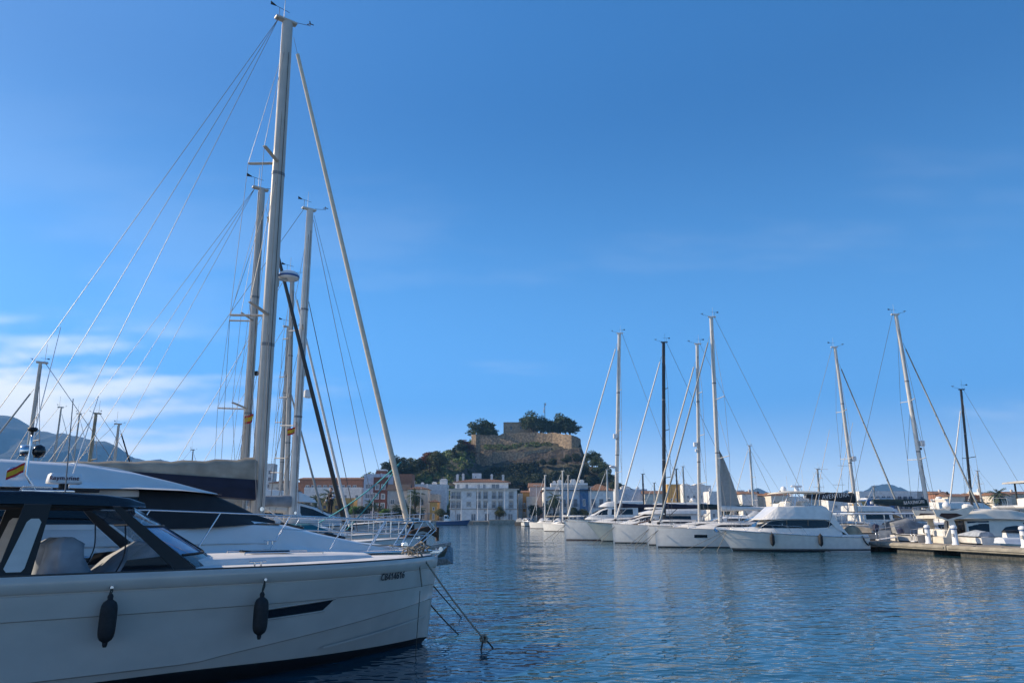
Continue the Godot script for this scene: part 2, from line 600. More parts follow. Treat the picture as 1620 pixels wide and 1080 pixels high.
func tree_parts(kind: String, variant: int) -> Array:
	# [trunk mesh, crown mesh]; unit trees about 10 m tall
	var key := "%s%d" % [kind, variant]
	if tree_meshes.has(key): return tree_meshes[key]
	var r := RandomNumberGenerator.new()
	r.seed = 100 + variant * 17 + kind.hash() % 1000
	var st := S()
	var blobs := []
	if kind == "pine":
		var lean := Vector3(r.randf_range(-0.8, 0.8), 0, r.randf_range(-0.5, 0.5))
		var top := Vector3(0, 4.0, 0) + lean
		tube(st, curve([Vector3.ZERO, Vector3(0, 2.5, 0) + lean * 0.3, top], 3), 0.32, 7, 0.2)
		for i in 8:
			var a := TAU * i / 8.0 + r.randf() * 0.6
			var c := top + Vector3(cos(a) * r.randf_range(1.5, 3.0), r.randf_range(0.0, 3.0), sin(a) * r.randf_range(1.4, 2.8))
			tube(st, curve([top - Vector3(0, r.randf() * 1.5, 0), top.lerp(c, 0.5) - Vector3(0, 0.2, 0), c], 2), 0.14, 5, 0.05)
			blobs.append([c, Vector3(r.randf_range(1.4, 2.2), r.randf_range(1.0, 1.6), r.randf_range(1.4, 2.1))])
		blobs.append([top + Vector3(0.2, 3.5, 0), Vector3(2.0, 1.7, 1.9)])
		blobs.append([top + Vector3(-0.4, 1.6, 0.3), Vector3(2.4, 1.7, 2.2)])
	elif kind == "round":
		tube(st, [Vector3.ZERO, Vector3(0.1, 2.0, 0), Vector3(0, 4.0, 0.1)], 0.3, 7, 0.15)
		for i in 9:
			var d := Vector3(r.randfn(), r.randfn() * 0.8, r.randfn()).normalized() * r.randf_range(1.2, 2.3)
			var c := Vector3(0, 5.4, 0) + Vector3(d.x, d.y * 1.25, d.z)
			tube(st, [Vector3(0, 3.2, 0), c], 0.12, 5, 0.04)
			blobs.append([c, Vector3(r.randf_range(1.1, 1.9), r.randf_range(1.0, 1.7), r.randf_range(1.1, 1.9))])
		blobs.append([Vector3(0, 5.2, 0), Vector3(2.3, 2.6, 2.3)])
	elif kind == "cone":
		tube(st, [Vector3.ZERO, Vector3(0, 4.0, 0), Vector3(0, 8.5, 0)], 0.3, 7, 0.06)
		for i in 9:
			var y := 1.8 + i * 0.95
			var w := 2.3 * (1.0 - i / 10.5)
			var a := r.randf() * TAU
			blobs.append([Vector3(cos(a) * 0.5, y, sin(a) * 0.5), Vector3(w, 0.95, w)])
	else: # palm
		tube(st, curve([Vector3.ZERO, Vector3(0.1, 3.0, 0), Vector3(0, 6.2, 0)], 4), 0.34, 8, 0.26)
		var cr := S()
		for i in 46:
			var a := TAU * i / 46.0 * 3.0 + r.randf() * 0.4
			var lift := lerpf(1.25, -0.75, float(i) / 46.0) + r.randf_range(-0.15, 0.15)
			var out := Vector3(cos(a), 0, sin(a))
			var pts := []
			var p := Vector3(0, 6.3, 0)
			var ang := lift
			for k in 8:
				pts.append(p)
				p += (out * cos(ang) + Vector3.UP * sin(ang)) * 0.42
				ang -= 0.20
			var side := out.cross(Vector3.UP)
			for k in 7:
				var w := 0.42 * sin(PI * (k + 0.7) / 8.2)
				var q: Vector3 = pts[k]; var q2: Vector3 = pts[k + 1]
				for sgn in [-1.0, 1.0]:
					var tip: Vector3 = q.lerp(q2, 0.9) + side * sgn * w - Vector3(0, w * 0.5, 0)
					tri(cr, q, q.lerp(q2, 0.6), tip)
					var tip2: Vector3 = q2 + side * sgn * w * 0.9 - Vector3(0, w * 0.55, 0)
					tri(cr, q.lerp(q2, 0.5), q2, tip2)
		st.generate_normals(); cr.generate_normals()
		tree_meshes[key] = [st.commit(), cr.commit()]
		return tree_meshes[key]
	st.generate_normals()
	tree_meshes[key] = [st.commit(), leaf_mesh(blobs, 2600, 0.34, 300 + variant)]
	return tree_meshes[key]

func tree(kind: String, leaf: String, where: Vector3, hgt: float, variant: int, label: String, group: String, wide := 1.0):
	var called: String = {"pine": "pine_tree", "round": "tree", "cone": "conifer", "palm": "palm_tree"}[kind]
	var t := thing(called, label, "palm" if kind == "palm" else "tree", where, variant * 1.7, group)
	var p := tree_parts(kind, variant)
	var unit := 9.2 if kind == "pine" else (8.6 if kind == "palm" else 9.2)
	var s := hgt / unit
	var tr := mesh_node(p[0], "trunk", M.bark, t)
	tr.scale = Vector3.ONE * s
	var cr := mesh_node(p[1], "crown", M[leaf], t)
	cr.scale = Vector3(s * wide, s, s * wide)
	return t

# ---------------------------------------------------------------- castle hill
func crest(u: float) -> float:
	var prof := [[540, 818], [585, 800], [612, 770], [650, 752], [690, 735], [725, 715], [742, 702], [756, 694], [790, 690], [860, 686], [905, 689], [917, 694], [922, 726], [928, 745], [950, 765], [985, 786], [1020, 806], [1050, 818]]
	var k := 0
	while k < prof.size() - 2 and prof[k + 1][0] < u: k += 1
	var v: float = lerpf(prof[k][1], prof[k + 1][1], clampf((u - prof[k][0]) / float(prof[k + 1][0] - prof[k][0]), 0, 1))
	return (818.0 - v) / 1190.0 * 440.0 + EYE

func hill_height(x: float, z: float) -> float:
	var u := 810.0 + x / 440.0 * 1188.0
	var c := crest(u)
	var d := -z
	var left := 3.0 + 47.0 * pow(clampf((d - 292.0) / 160.0, 0.0, 1.0), 1.15)
	var ter := 3.0
	var prof := [[300, 2.0], [340, 6.0], [375, 11.0], [392, 16.0], [404, 23.0], [412, 29.0], [424.2, 31.5], [426.5, 39.4], [433, 42.0], [440, 44.6], [442.5, 45.0], [445, 50.0], [456, 51.0], [500, 51.0]]
	var k := 0
	var dd := d + 0.2 * maxf(x + 19.6, 0.0)
	while k < prof.size() - 2 and prof[k + 1][0] < dd: k += 1
	ter = lerpf(prof[k][1], prof[k + 1][1], clampf((dd - prof[k][0]) / (prof[k + 1][0] - prof[k][0]), 0, 1))
	var b := smoothstep(738.0, 762.0, u)
	var h := minf(c, lerpf(left, ter, b))
	h -= 50.0 * smoothstep(480.0, 560.0, d)
	return maxf(h, 0.5)

func castle():
	var n := FastNoiseLite.new()
	n.seed = 8; n.frequency = 0.06; n.fractal_octaves = 4
	var soil := S()
	var rock := S()
	var dx := 2.0
	var nx := 90; var nz := 126
	var hgt := []
	for i in nx + 1:
		var row := []
		for j in nz + 1:
			var x := -92.0 + i * dx
			var z := -298.0 - j * dx
			var h := hill_height(x, z)
			row.append(Vector3(x + 0.8 * n.get_noise_2d(x, z + 200), h + (1.3 * n.get_noise_2d(x * 2.0, z * 2.0) if h > 1.0 else 0.0), z))
		hgt.append(row)
	for i in nx:
		for j in nz:
			var a: Vector3 = hgt[i][j]; var b: Vector3 = hgt[i + 1][j]; var c: Vector3 = hgt[i + 1][j + 1]; var d: Vector3 = hgt[i][j + 1]
			var steep := maxf(absf(a.y - d.y), maxf(absf(a.y - b.y), absf(b.y - c.y)))
			var st := rock if steep > 2.3 + 0.8 * n.get_noise_2d(a.x * 3.0, a.z * 3.0) else soil
			st.set_smooth_group(0)
			quad(st, a, b, c, d)
	structure(soil, "hill", M.hill_soil)
	structure(rock, "cliff", M.rock)
	# the castle walls
	var w := thing("castle", "old sandstone castle with ramparts and towers on top of the hill", "castle", Vector3.ZERO)
	rampart(w, [[757, 688, 706, 441], [775, 688.5, 707, 441], [789, 688, 707, 441.5], [800, 685, 706, 442], [826, 684.5, 706, 442], [850, 684, 704, 442], [864, 685.5, 703, 441], [874, 684, 703, 440], [886, 686, 706, 437]], "upper_rampart", 3.0)
	rampart(w, [[884, 686, 712, 436], [894, 687, 716, 433], [904, 688.5, 719, 431], [911, 690, 722, 432], [917, 693, 728, 436], [919, 696, 731, 445]], "bastion", 4.0, 2.2)
	rampart(w, [[757, 693, 709, 438.5], [770, 692, 709, 438.5], [789, 692, 707, 438.5], [806, 697, 706, 438], [822, 702, 707, 437.5]], "ramp_wall", 1.5)
	rampart(w, [[754, 714, 742, 424], [765, 713, 741, 423], [778, 713, 741, 423], [779, 714.5, 739, 424.5], [800, 714.5, 738, 425], [830, 714, 733, 425.5], [852, 711, 727, 426.5], [872, 708.5, 724, 428]], "lower_rampart", 2.5, 0.6)
	# corner tower and the round tower under it, worn at the top
	var tb := at(752.6, 714, 424)
	var st := S()
	var ring := []
	for lv in [[714.5, 1.04], [710, 1.0], [698, 0.98], [687.5, 0.96]]:
		var c := at(752.8, lv[0], 420)
		var s: float = 1.9 * lv[1]
		var tb_ := Basis(Vector3.UP, -0.62)
		ring.append([c + tb_ * Vector3(-s, 0, s), c + tb_ * Vector3(s * 0.9, 0, s * 1.1), c + tb_ * Vector3(s, 0, -s), c + tb_ * Vector3(-s, 0, -s)])
	loft(st, ring, -1, true, true)
	put(st, "corner_tower", M.castle_stone, w)
	st = S()
	box(st, Vector3(tb.x - 0.2, at(752, 715.3, 421).y, -421.5), Vector3(6.0, 0.7, 5.6), Basis(), 0.15)
	put(st, "tower_ledge", M.castle_stone, w)
	st = S()
	var c0 := at(755, 742, 424)
	lathe(st, Vector3(c0.x, 0, -421.5), [[2.0, 24.0], [1.75, 30.0], [1.6, at(755, 716, 424).y]], 14)
	put(st, "round_tower", M.castle_stone, w)
	st = S()
	var c1 := at(764.5, 748, 420)
	box(st, Vector3(c1.x, c1.y + 1.0, -420.5), Vector3(1.6, 8.0, 2.0), Basis(Vector3.BACK, 0.04), 0.2)
	put(st, "buttress", M.castle_stone, w)
	# the palace on the plateau
	house({"name": "castle_palace", "label": "plain stone palace with two windows on the castle plateau", "cat": "building", "u0": 796.5, "u1": 851, "vt": 669.0, "vb": 690, "d": 447.0, "depth": 12.0, "wall": "palace_stone", "roof": "parapet", "rects": [[0.20, 0.50, 1.0, 1.9], [0.48, 0.53, 1.0, 1.9]], "frame": "frame_brown"})
	var an := thing("radio_mast", "thin lattice radio mast above the castle pines", "antenna", at(862, 690, 452))
	st = S()
	var mh := at(862, 637, 452).y - an.position.y
	for q in 3:
		var o := Vector3(cos(q * TAU / 3.0), 0, sin(q * TAU / 3.0)) * 0.34
		rod(st, o, o + Vector3(0, mh, 0), 0.09, 5)
	for q in 22:
		var y := mh * q / 22.0
		box(st, Vector3(0, y, 0), Vector3(0.6, 0.07, 0.6))
	put(st, "lattice", M.iron, an)
	for q in [[0.99, 0.0], [0.86, 2.0], [0.78, 4.0]]:
		st = S()
		lathe(st, Vector3(cos(q[1]) * 0.7, mh * q[0] - 0.8, sin(q[1]) * 0.7), [[0.22, -0.8], [0.25, 0.0], [0.22, 0.8]], 8)
		put(st, "aerial", M.wall_grey, an)
	# pines on the plateau, trees on the flanks
	var g := "pines on the castle hill"
	for q in [[760, 686, 21, 1.35, 0, "big umbrella pine at the castle wall above the corner tower"], [777, 687, 13, 1.25, 1, "smaller umbrella pine leaning beside the big pine above the corner tower"], [846, 688, 24, 1.15, 2, "tall pine covering the right end of the stone palace"], [858, 689, 20, 1.0, 3, "slim pine standing in front of the radio mast"], [869, 690, 17, 1.0, 0, "short pine between the radio mast and the bastion pines"], [889, 690, 23, 1.05, 1, "tall pine rising above the bastion wall"], [906, 692, 19, 1.25, 2, "broad pine overhanging the edge of the bastion"], [769, 687, 17, 1.1, 3, "pine filling the gap between the two pines above the corner tower"], [879, 690, 16, 1.1, 2, "low pine left of the tall pine above the bastion wall"], [898, 691, 20, 1.1, 0, "pine between the tall and the broad pine above the bastion"]]:
		tree("pine", "leaf_pine", ground(q[0], 444) - Vector3(0, 2.2, 0), q[2] * 0.74, q[4], q[5], g, q[3])
	var hillside := "trees on the castle hillside"
	for q in [[607, 340, 13, "leaf_dark", "round"], [621, 352, 13.5, "leaf_dark", "pine"], [635, 350, 13, "leaf_dark", "round"], [647, 356, 11.5, "leaf_olive", "round"], [661, 365, 10, "leaf_dark", "round"], [599, 330, 11, "leaf_dark", "pine"]]:
		tree(q[4], q[3], ground(q[0], q[1]), q[2], int(q[0]) % 4, "dark evergreen tree at the low left foot of the castle hill", hillside, 1.1)
	for q in [[676, 372, 12.0, "leaf_brown", "reddish brown round tree on the left flank of the castle hill"], [689, 368, 13.5, "leaf_olive", "large olive green round tree on the left flank of the castle hill"], [734, 415, 9.0, "leaf_brown", "bare reddish tree just below the corner tower"], [742, 418, 8.5, "leaf_brown", "bare reddish tree touching the corner tower"], [727, 408, 9.5, "leaf_dark", "dark green tree left of the bare reddish trees"]]:
		tree("round", q[3], ground(q[0], q[1]), q[2], int(q[0]) % 4, q[4], hillside, 1.25)
	tree("cone", "leaf_dark", ground(716, 400), 6.5, 1, "small dark conifer on the crest left of the bare trees", hillside, 1.2)
	var cliffs := "trees under the castle cliff"
	var k := 0
	for q in [[786, 392, 7, "d"], [799, 386, 9, "d"], [812, 380, 10, "l"], [823, 388, 8, "d"], [836, 384, 9, "d"], [848, 378, 11, "l"], [858, 388, 8, "d"], [869, 380, 10, "l"], [880, 386, 10, "d"], [892, 380, 10, "d"], [903, 382, 11, "l"], [914, 388, 10, "d"], [925, 390, 9, "d"], [936, 380, 8, "d"], [803, 398, 6, "d"], [842, 400, 6, "d"], [876, 402, 7, "d"], [900, 404, 7, "l"], [917, 406, 8, "d"], [828, 402, 5, "d"], [779, 380, 7, "d"], [860, 404, 6, "d"]]:
		var lit: bool = q[3] == "l"
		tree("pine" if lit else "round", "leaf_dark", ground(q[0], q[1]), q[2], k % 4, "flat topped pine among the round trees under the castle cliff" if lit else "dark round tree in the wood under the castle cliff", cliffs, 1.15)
		k += 1
	for q in [[947, 395, 9.0], [957, 388, 10.0], [966, 380, 9.5], [976, 372, 6.0], [940, 400, 9.0]]:
		tree("pine", "leaf_pine", ground(q[0], q[1]), q[2], int(q[0]) % 4, "pine on the right shoulder of the castle hill above the blue house", "pines on the right shoulder of the hill", 1.3)
	# ground cover of shrubs, too many to count
	shrubs("hillside_shrubs", 900, 2, [[560, 748, 300, 452]], [col(0.14, 0.20, 0.05), col(0.08, 0.11, 0.035), col(0.16, 0.19, 0.07)], 1.5, "low green shrubs covering the left slope of the castle hill")
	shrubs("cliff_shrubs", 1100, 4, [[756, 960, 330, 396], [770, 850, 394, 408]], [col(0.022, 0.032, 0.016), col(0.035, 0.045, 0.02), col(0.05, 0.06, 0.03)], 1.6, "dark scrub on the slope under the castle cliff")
	shrubs("terrace_grass", 520, 6, [[766, 876, 426.5, 440]], [col(0.12, 0.18, 0.04), col(0.14, 0.16, 0.06), col(0.08, 0.09, 0.045)], 0.75, "grass and scrub on the terrace between the castle walls")

func ground(u: float, d: float) -> Vector3:
	var x := (u - 810.0) / 1188.0 * d
	return Vector3(x, hill_height(x, -d) - 0.3, -d)

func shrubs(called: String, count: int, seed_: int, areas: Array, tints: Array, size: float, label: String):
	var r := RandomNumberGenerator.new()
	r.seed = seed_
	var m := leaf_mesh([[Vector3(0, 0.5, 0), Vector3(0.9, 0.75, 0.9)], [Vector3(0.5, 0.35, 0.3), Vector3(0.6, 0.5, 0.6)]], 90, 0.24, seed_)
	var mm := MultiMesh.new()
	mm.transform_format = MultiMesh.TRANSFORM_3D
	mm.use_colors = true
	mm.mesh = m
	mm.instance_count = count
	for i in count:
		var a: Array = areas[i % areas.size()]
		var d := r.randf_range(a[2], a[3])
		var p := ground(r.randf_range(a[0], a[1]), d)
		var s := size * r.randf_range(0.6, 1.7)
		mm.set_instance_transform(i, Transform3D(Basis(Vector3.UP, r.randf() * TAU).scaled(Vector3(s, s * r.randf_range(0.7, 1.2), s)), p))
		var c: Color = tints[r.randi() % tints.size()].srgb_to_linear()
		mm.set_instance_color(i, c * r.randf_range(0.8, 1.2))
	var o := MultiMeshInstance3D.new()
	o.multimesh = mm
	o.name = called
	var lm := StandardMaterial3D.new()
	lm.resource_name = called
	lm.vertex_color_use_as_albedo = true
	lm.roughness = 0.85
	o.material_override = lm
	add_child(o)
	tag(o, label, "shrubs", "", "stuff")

func rampart(parent: Node3D, pts: Array, called: String, thick: float, batter := 0.5):
	# points [u, top v, foot v, distance]; the foot stands forward of the top by the batter
	var st := S()
	var n := FastNoiseLite.new()
	n.seed = 77; n.frequency = 0.35
	var rings := []
	for k in pts.size() - 1:
		var a: Array = pts[k]; var b: Array = pts[k + 1]
		var steps := 5
		for i in (steps + 1 if k == pts.size() - 2 else steps):
			var f := i / float(steps)
			var u := lerpf(a[0], b[0], f)
			var d := lerpf(a[3], b[3], f)
			d -= 0.2 * maxf((u - 810.0) / 1188.0 * d + 19.6, 0.0)
			var top := at(u, lerpf(a[1], b[1], f), d)
			var foot := at(u, lerpf(a[2], b[2], f), d)
			top.y += 0.7 * n.get_noise_1d(u * 2.0)
			foot.y -= 1.5
			rings.append([Vector3(foot.x, foot.y, foot.z + batter), foot.lerp(top, 0.55) + Vector3(0, 0, batter * 0.4 + 0.15 * n.get_noise_1d(u)), top, Vector3(top.x, top.y, top.z - thick), Vector3(top.x, foot.y, top.z - thick)])
	loft(st, rings, -1, true, true)
	put(st, called, M.castle_stone, parent)

# ---------------------------------------------------------------- buildings
var window_meshes := {}

func wall_face(st: SurfaceTool, t: Transform3D, w: float, h: float, rects: Array, deep: float):
	# a wall in local x 0..w, y 0..h facing +z, with a recess for every rect [x, y, w, h]
	st.set_smooth_group(-1)
	var xs := [0.0, w]
	var ys := [0.0, h]
	for r in rects:
		xs.append(r[0]); xs.append(r[0] + r[2]); ys.append(r[1]); ys.append(r[1] + r[3])
	xs.sort(); ys.sort()
	for i in xs.size() - 1:
		if xs[i + 1] - xs[i] < 0.001: continue
		for j in ys.size() - 1:
			if ys[j + 1] - ys[j] < 0.001: continue
			var cx: float = (xs[i] + xs[i + 1]) * 0.5; var cy: float = (ys[j] + ys[j + 1]) * 0.5
			var hole := false
			for r in rects:
				if cx > r[0] and cx < r[0] + r[2] and cy > r[1] and cy < r[1] + r[3]:
					hole = true
					break
			if not hole:
				quad(st, t * Vector3(xs[i], ys[j], 0), t * Vector3(xs[i], ys[j + 1], 0), t * Vector3(xs[i + 1], ys[j + 1], 0), t * Vector3(xs[i + 1], ys[j], 0))
	for r in rects:
		var a := Vector3(r[0], r[1], 0); var b := Vector3(r[0] + r[2], r[1], 0)
		var c := Vector3(r[0] + r[2], r[1] + r[3], 0); var d := Vector3(r[0], r[1] + r[3], 0)
		var back := Vector3(0, 0, -deep)
		for e in [[a, b], [b, c], [c, d], [d, a]]:
			quad(st, t * e[0], t * e[1], t * (e[1] + back), t * (e[0] + back))
		quad(st, t * (a + back), t * (d + back), t * (c + back), t * (b + back))

func window_mesh(w: float, h: float, bars: int) -> Array:
	var key := "%.2f_%.2f_%d" % [w, h, bars]
	if not window_meshes.has(key):
		var f := S()
		var b := 0.11
		box(f, Vector3(0, b / 2, 0), Vector3(w, b, 0.08)); box(f, Vector3(0, h - b / 2, 0), Vector3(w, b, 0.08))
		box(f, Vector3(-w / 2 + b / 2, h / 2, 0), Vector3(b, h - 2 * b, 0.08)); box(f, Vector3(w / 2 - b / 2, h / 2, 0), Vector3(b, h - 2 * b, 0.08))
		for k in bars:
			box(f, Vector3(-w / 2 + w * (k + 1) / (bars + 1), h / 2, 0), Vector3(0.08, h - 2 * b, 0.07))
		f.generate_normals()
		var p := S()
		box(p, Vector3(0, h / 2, -0.03), Vector3(w - 0.04, h - 0.04, 0.02))
		p.generate_normals()
		window_meshes[key] = [f.commit(), p.commit()]
	return window_meshes[key]

func add_windows(parent: Node3D, t: Transform3D, rects: Array, deep: float, o: Dictionary):
	for r in rects:
		var wm := window_mesh(snappedf(r[2], 0.05), snappedf(r[3], 0.05), 1 if r[2] > 0.7 else 0)
		var f := mesh_node(wm[0], "window", M[o.get("frame", "white_plastic")], parent)
		f.transform = t * Transform3D(Basis(), Vector3(r[0] + r[2] / 2, r[1] + 0.001, -deep + 0.07))
		mesh_node(wm[1], "pane", M.window_glass, f)
		var style: String = r[4] if r.size() > 4 else "w"
		if o.has("surround") and style != "n":
			var s := S()
			var e := 0.16
			box(s, Vector3(-r[2] / 2 - e / 2, r[3] / 2, 0), Vector3(e, r[3] + 2 * e, 0.08)); box(s, Vector3(r[2] / 2 + e / 2, r[3] / 2, 0), Vector3(e, r[3] + 2 * e, 0.08))
			box(s, Vector3(0, r[3] + e / 2, 0), Vector3(r[2] - 0.004, e, 0.078)); box(s, Vector3(0, -e / 2, 0), Vector3(r[2] - 0.004, e, 0.10))
			var so := put(s, "surround", M[o.surround], parent)
			so.transform = t * Transform3D(Basis(), Vector3(r[0] + r[2] / 2, r[1], 0.041))
		elif style == "w":
			var s := S()
			box(s, Vector3(0, -0.06, 0.06), Vector3(r[2] + 0.25, 0.1, 0.16))
			var so := put(s, "sill", M.wall_white, parent)
			so.transform = t * Transform3D(Basis(), Vector3(r[0] + r[2] / 2, r[1], 0.025))
		if style == "b":
			var s := S()
			var bw: float = r[2] + o.get("balcony_extra", 0.5)
			box(s, Vector3(0, -0.12, 0.36), Vector3(bw, 0.16, 0.70))
			var bo := put(s, "balcony", M[o.get("slab", "wall_white")], parent)
			bo.transform = t * Transform3D(Basis(), Vector3(r[0] + r[2] / 2, r[1], 0.012))
			var g := S()
			box(g, Vector3(0, 0.95, 0.66), Vector3(bw, 0.06, 0.05))
			for k in int(bw / 0.22) + 1:
				box(g, Vector3(-bw / 2 + 0.03 + (bw - 0.06) * k / int(bw / 0.22), 0.45, 0.66), Vector3(0.045, 0.94, 0.04))
			for sx in [-1, 1]:
				box(g, Vector3(sx * (bw / 2 - 0.025), 0.95, 0.33), Vector3(0.04, 0.05, 0.6))
			put(g, "railing", M[o.get("rail", "iron")], bo)

func house(o: Dictionary) -> Node3D:
	# front given by pixels at a distance: u0, u1, top v, d; depth backwards
	var d: float = o.d
	var base: float = at(800, o.vb, d).y if o.has("vb") else 1.02
	var pa := at(o.u0, o.vt, d); var pb := at(o.u1, o.vt, d)
	var kk: float = d / ((pa - Vector3(0, EYE, 0)) * Vector3(1, 0, 1)).length()
	var x0 := pa.x; var x1 := pb.x
	var w := x1 - x0
	var h := pa.y - base
	var t := thing(o.name, o.label, o.get("cat", "house"), Vector3((x0 + x1) / 2, base, -d), o.get("turn", 0.0), o.get("group", ""))
	var dep: float = o.get("depth", 9.0)
	var deep := 0.16
	var rects := []
	for r in o.get("rects", []):
		rects.append([r[0] * w, r[1] * h, r[2], r[3]] + r.slice(4))
	# rows: [foot of the window, height, width, [centres 0..1], style] in metres from the ground
	for r in o.get("rows", []):
		for c in r[3]:
			rects.append([c * w - r[2] / 2, r[0], r[2], r[1], r[4]])
	var lrects := []
	for r in o.get("left", []):
		for c in r[3]:
			lrects.append([c * dep - r[2] / 2, r[0], r[2], r[1], r[4]])
	var st := S()
	var front := Transform3D(Basis(), Vector3(-w / 2, 0, 0))
	var left := Transform3D(Basis(Vector3.UP, -PI / 2), Vector3(-w / 2, 0, -dep))
	var right := Transform3D(Basis(Vector3.UP, PI / 2), Vector3(w / 2, 0, 0))
	var back := Transform3D(Basis(Vector3.UP, PI), Vector3(w / 2, 0, -dep))
	wall_face(st, front, w, h, rects, deep)
	wall_face(st, left, dep, h, lrects, deep)
	wall_face(st, right, dep, h, [], deep)
	wall_face(st, back, w, h, [], deep)
	quad(st, Vector3(-w / 2, h, 0), Vector3(-w / 2, h, -dep), Vector3(w / 2, h, -dep), Vector3(w / 2, h, 0))
	put(st, "wall", M[o.wall], t)
	add_windows(t, front, rects, deep, o)
	add_windows(t, left, lrects, deep, o)
	var rf: String = o.get("roof", "flat")
	var rm: Material = M[o.get("rmat", "roof_tile")]
	var ov: float = o.get("over", 0.45)
	st = S()
	if rf == "flat" or rf == "parapet":
		var e := 0.28
		var ph := 0.55
		for q in [[Vector3(0, h + ph / 2, -e / 2), Vector3(w + 0.06, ph, e)], [Vector3(0, h + ph / 2, -dep + e / 2), Vector3(w + 0.06, ph, e)], [Vector3(-w / 2 + e / 2, h + ph / 2, -dep / 2), Vector3(e, ph, dep - 2 * e)], [Vector3(w / 2 - e / 2, h + ph / 2, -dep / 2), Vector3(e, ph, dep - 2 * e)]]:
			box(st, q[0] + Vector3(0, 0.002, 0.02), q[1])
		put(st, "parapet", M[o.get("trim", o.wall)], t)
	elif rf == "hip":
		var rh: float = o.get("rh", 1.8)
		var a := Vector3(-w / 2 - ov, h + 0.1, ov); var b := Vector3(w / 2 + ov, h + 0.1, ov)
		var c := Vector3(w / 2 + ov, h + 0.1, -dep - ov); var e := Vector3(-w / 2 - ov, h + 0.1, -dep - ov)
		var m := minf(w, dep) * 0.42
		var r0 := Vector3(-w / 2 + m, h + rh, -dep / 2); var r1 := Vector3(w / 2 - m, h + rh, -dep / 2)
		quad(st, a, r0, r1, b); tri(st, b, r1, c); quad(st, c, r1, r0, e); tri(st, e, r0, a)
		box(st, Vector3(0, h + 0.03, -dep / 2), Vector3(w + 2 * ov, 0.13, dep + 2 * ov))
		put(st, "roof", rm, t)
		tile_ribs(t, Vector3(-w / 2 - ov, h + 0.12, ov), Vector3(w / 2 + ov, h + 0.12, ov), r0, r1, rm)
	elif rf == "gable":   # ridge along x
		var rh: float = o.get("rh", 1.8)
		var a := Vector3(-w / 2 - ov, h + 0.1, ov); var b := Vector3(w / 2 + ov, h + 0.1, ov)
		var c := Vector3(w / 2 + ov, h + 0.1, -dep - ov); var e := Vector3(-w / 2 - ov, h + 0.1, -dep - ov)
		var r0 := Vector3(-w / 2 - ov, h + rh, -dep / 2); var r1 := Vector3(w / 2 + ov, h + rh, -dep / 2)
		quad(st, a, r0, r1, b); quad(st, c, r1, r0, e); tri(st, b, r1, c); tri(st, e, r0, a)
		quad(st, a, b, c, e)
		put(st, "roof", rm, t)
	for q in o.get("bands", []):    # [height, thickness, proud, material]
		st = S()
		box(st, Vector3(0, q[0], q[2] / 2), Vector3(w + q[2] * 2, q[1], q[2]))
		box(st, Vector3(-w / 2 - q[2] / 2, q[0], -dep / 2), Vector3(q[2], q[1] - 0.004, dep))
		put(st, "cornice", M[q[3]], t)
	for q in o.get("chimneys", []):   # [x 0..1, z 0..1, height, width]
		st = S()
		var p := Vector3((q[0] - 0.5) * w, h, -dep * q[1])
		box(st, p + Vector3(0, q[2] / 2, 0), Vector3(q[3], q[2], q[3]))
		box(st, p + Vector3(0, q[2] + 0.08, 0), Vector3(q[3] + 0.3, 0.14, q[3] + 0.3))
		box(st, p + Vector3(0, q[2] + 0.3, 0), Vector3(q[3] * 0.7, 0.3, q[3] * 0.7))
		put(st, "chimney", M[o.get("chimney", "wall_white")], t)
	return t

func merge_into(keep: Node3D, extra: Node3D):
	# storeys and stair towers are parts of their building
	for c in extra.get_children():
		var g: Transform3D = c.global_transform
		extra.remove_child(c)
		keep.add_child(c, true)
		c.global_transform = g
	taken[String(extra.name).trim_suffix("_001")] = 0
	remove_child(extra)
	extra.free()

func tile_ribs(t: Node3D, a: Vector3, b: Vector3, r0: Vector3, r1: Vector3, m: Material):
	# rows of barrel tiles running up the front slope
	var st := S()
	var n := int((b.x - a.x) / 0.55)
	for i in n:
		var x := a.x + (i + 0.5) * (b.x - a.x) / n
		var f := 1.0
		if x < r0.x: f = (x - a.x) / (r0.x - a.x)
		elif x > r1.x: f = (b.x - x) / (b.x - r1.x)
		if f < 0.08: continue
		var top := Vector3(x, lerpf(a.y, r0.y, f), lerpf(a.z, r0.z, f))
		rod(st, Vector3(x, a.y, a.z), top, 0.11, 4)
	var o := put(st, "tile_row", m, t)
	o.set_meta("kind", "stuff")

func row(n: int, a := 0.08, b := 0.92) -> Array:
	var out := []
	for i in n: out.append(lerpf(a, b, (i + 0.5) / n))
	return out

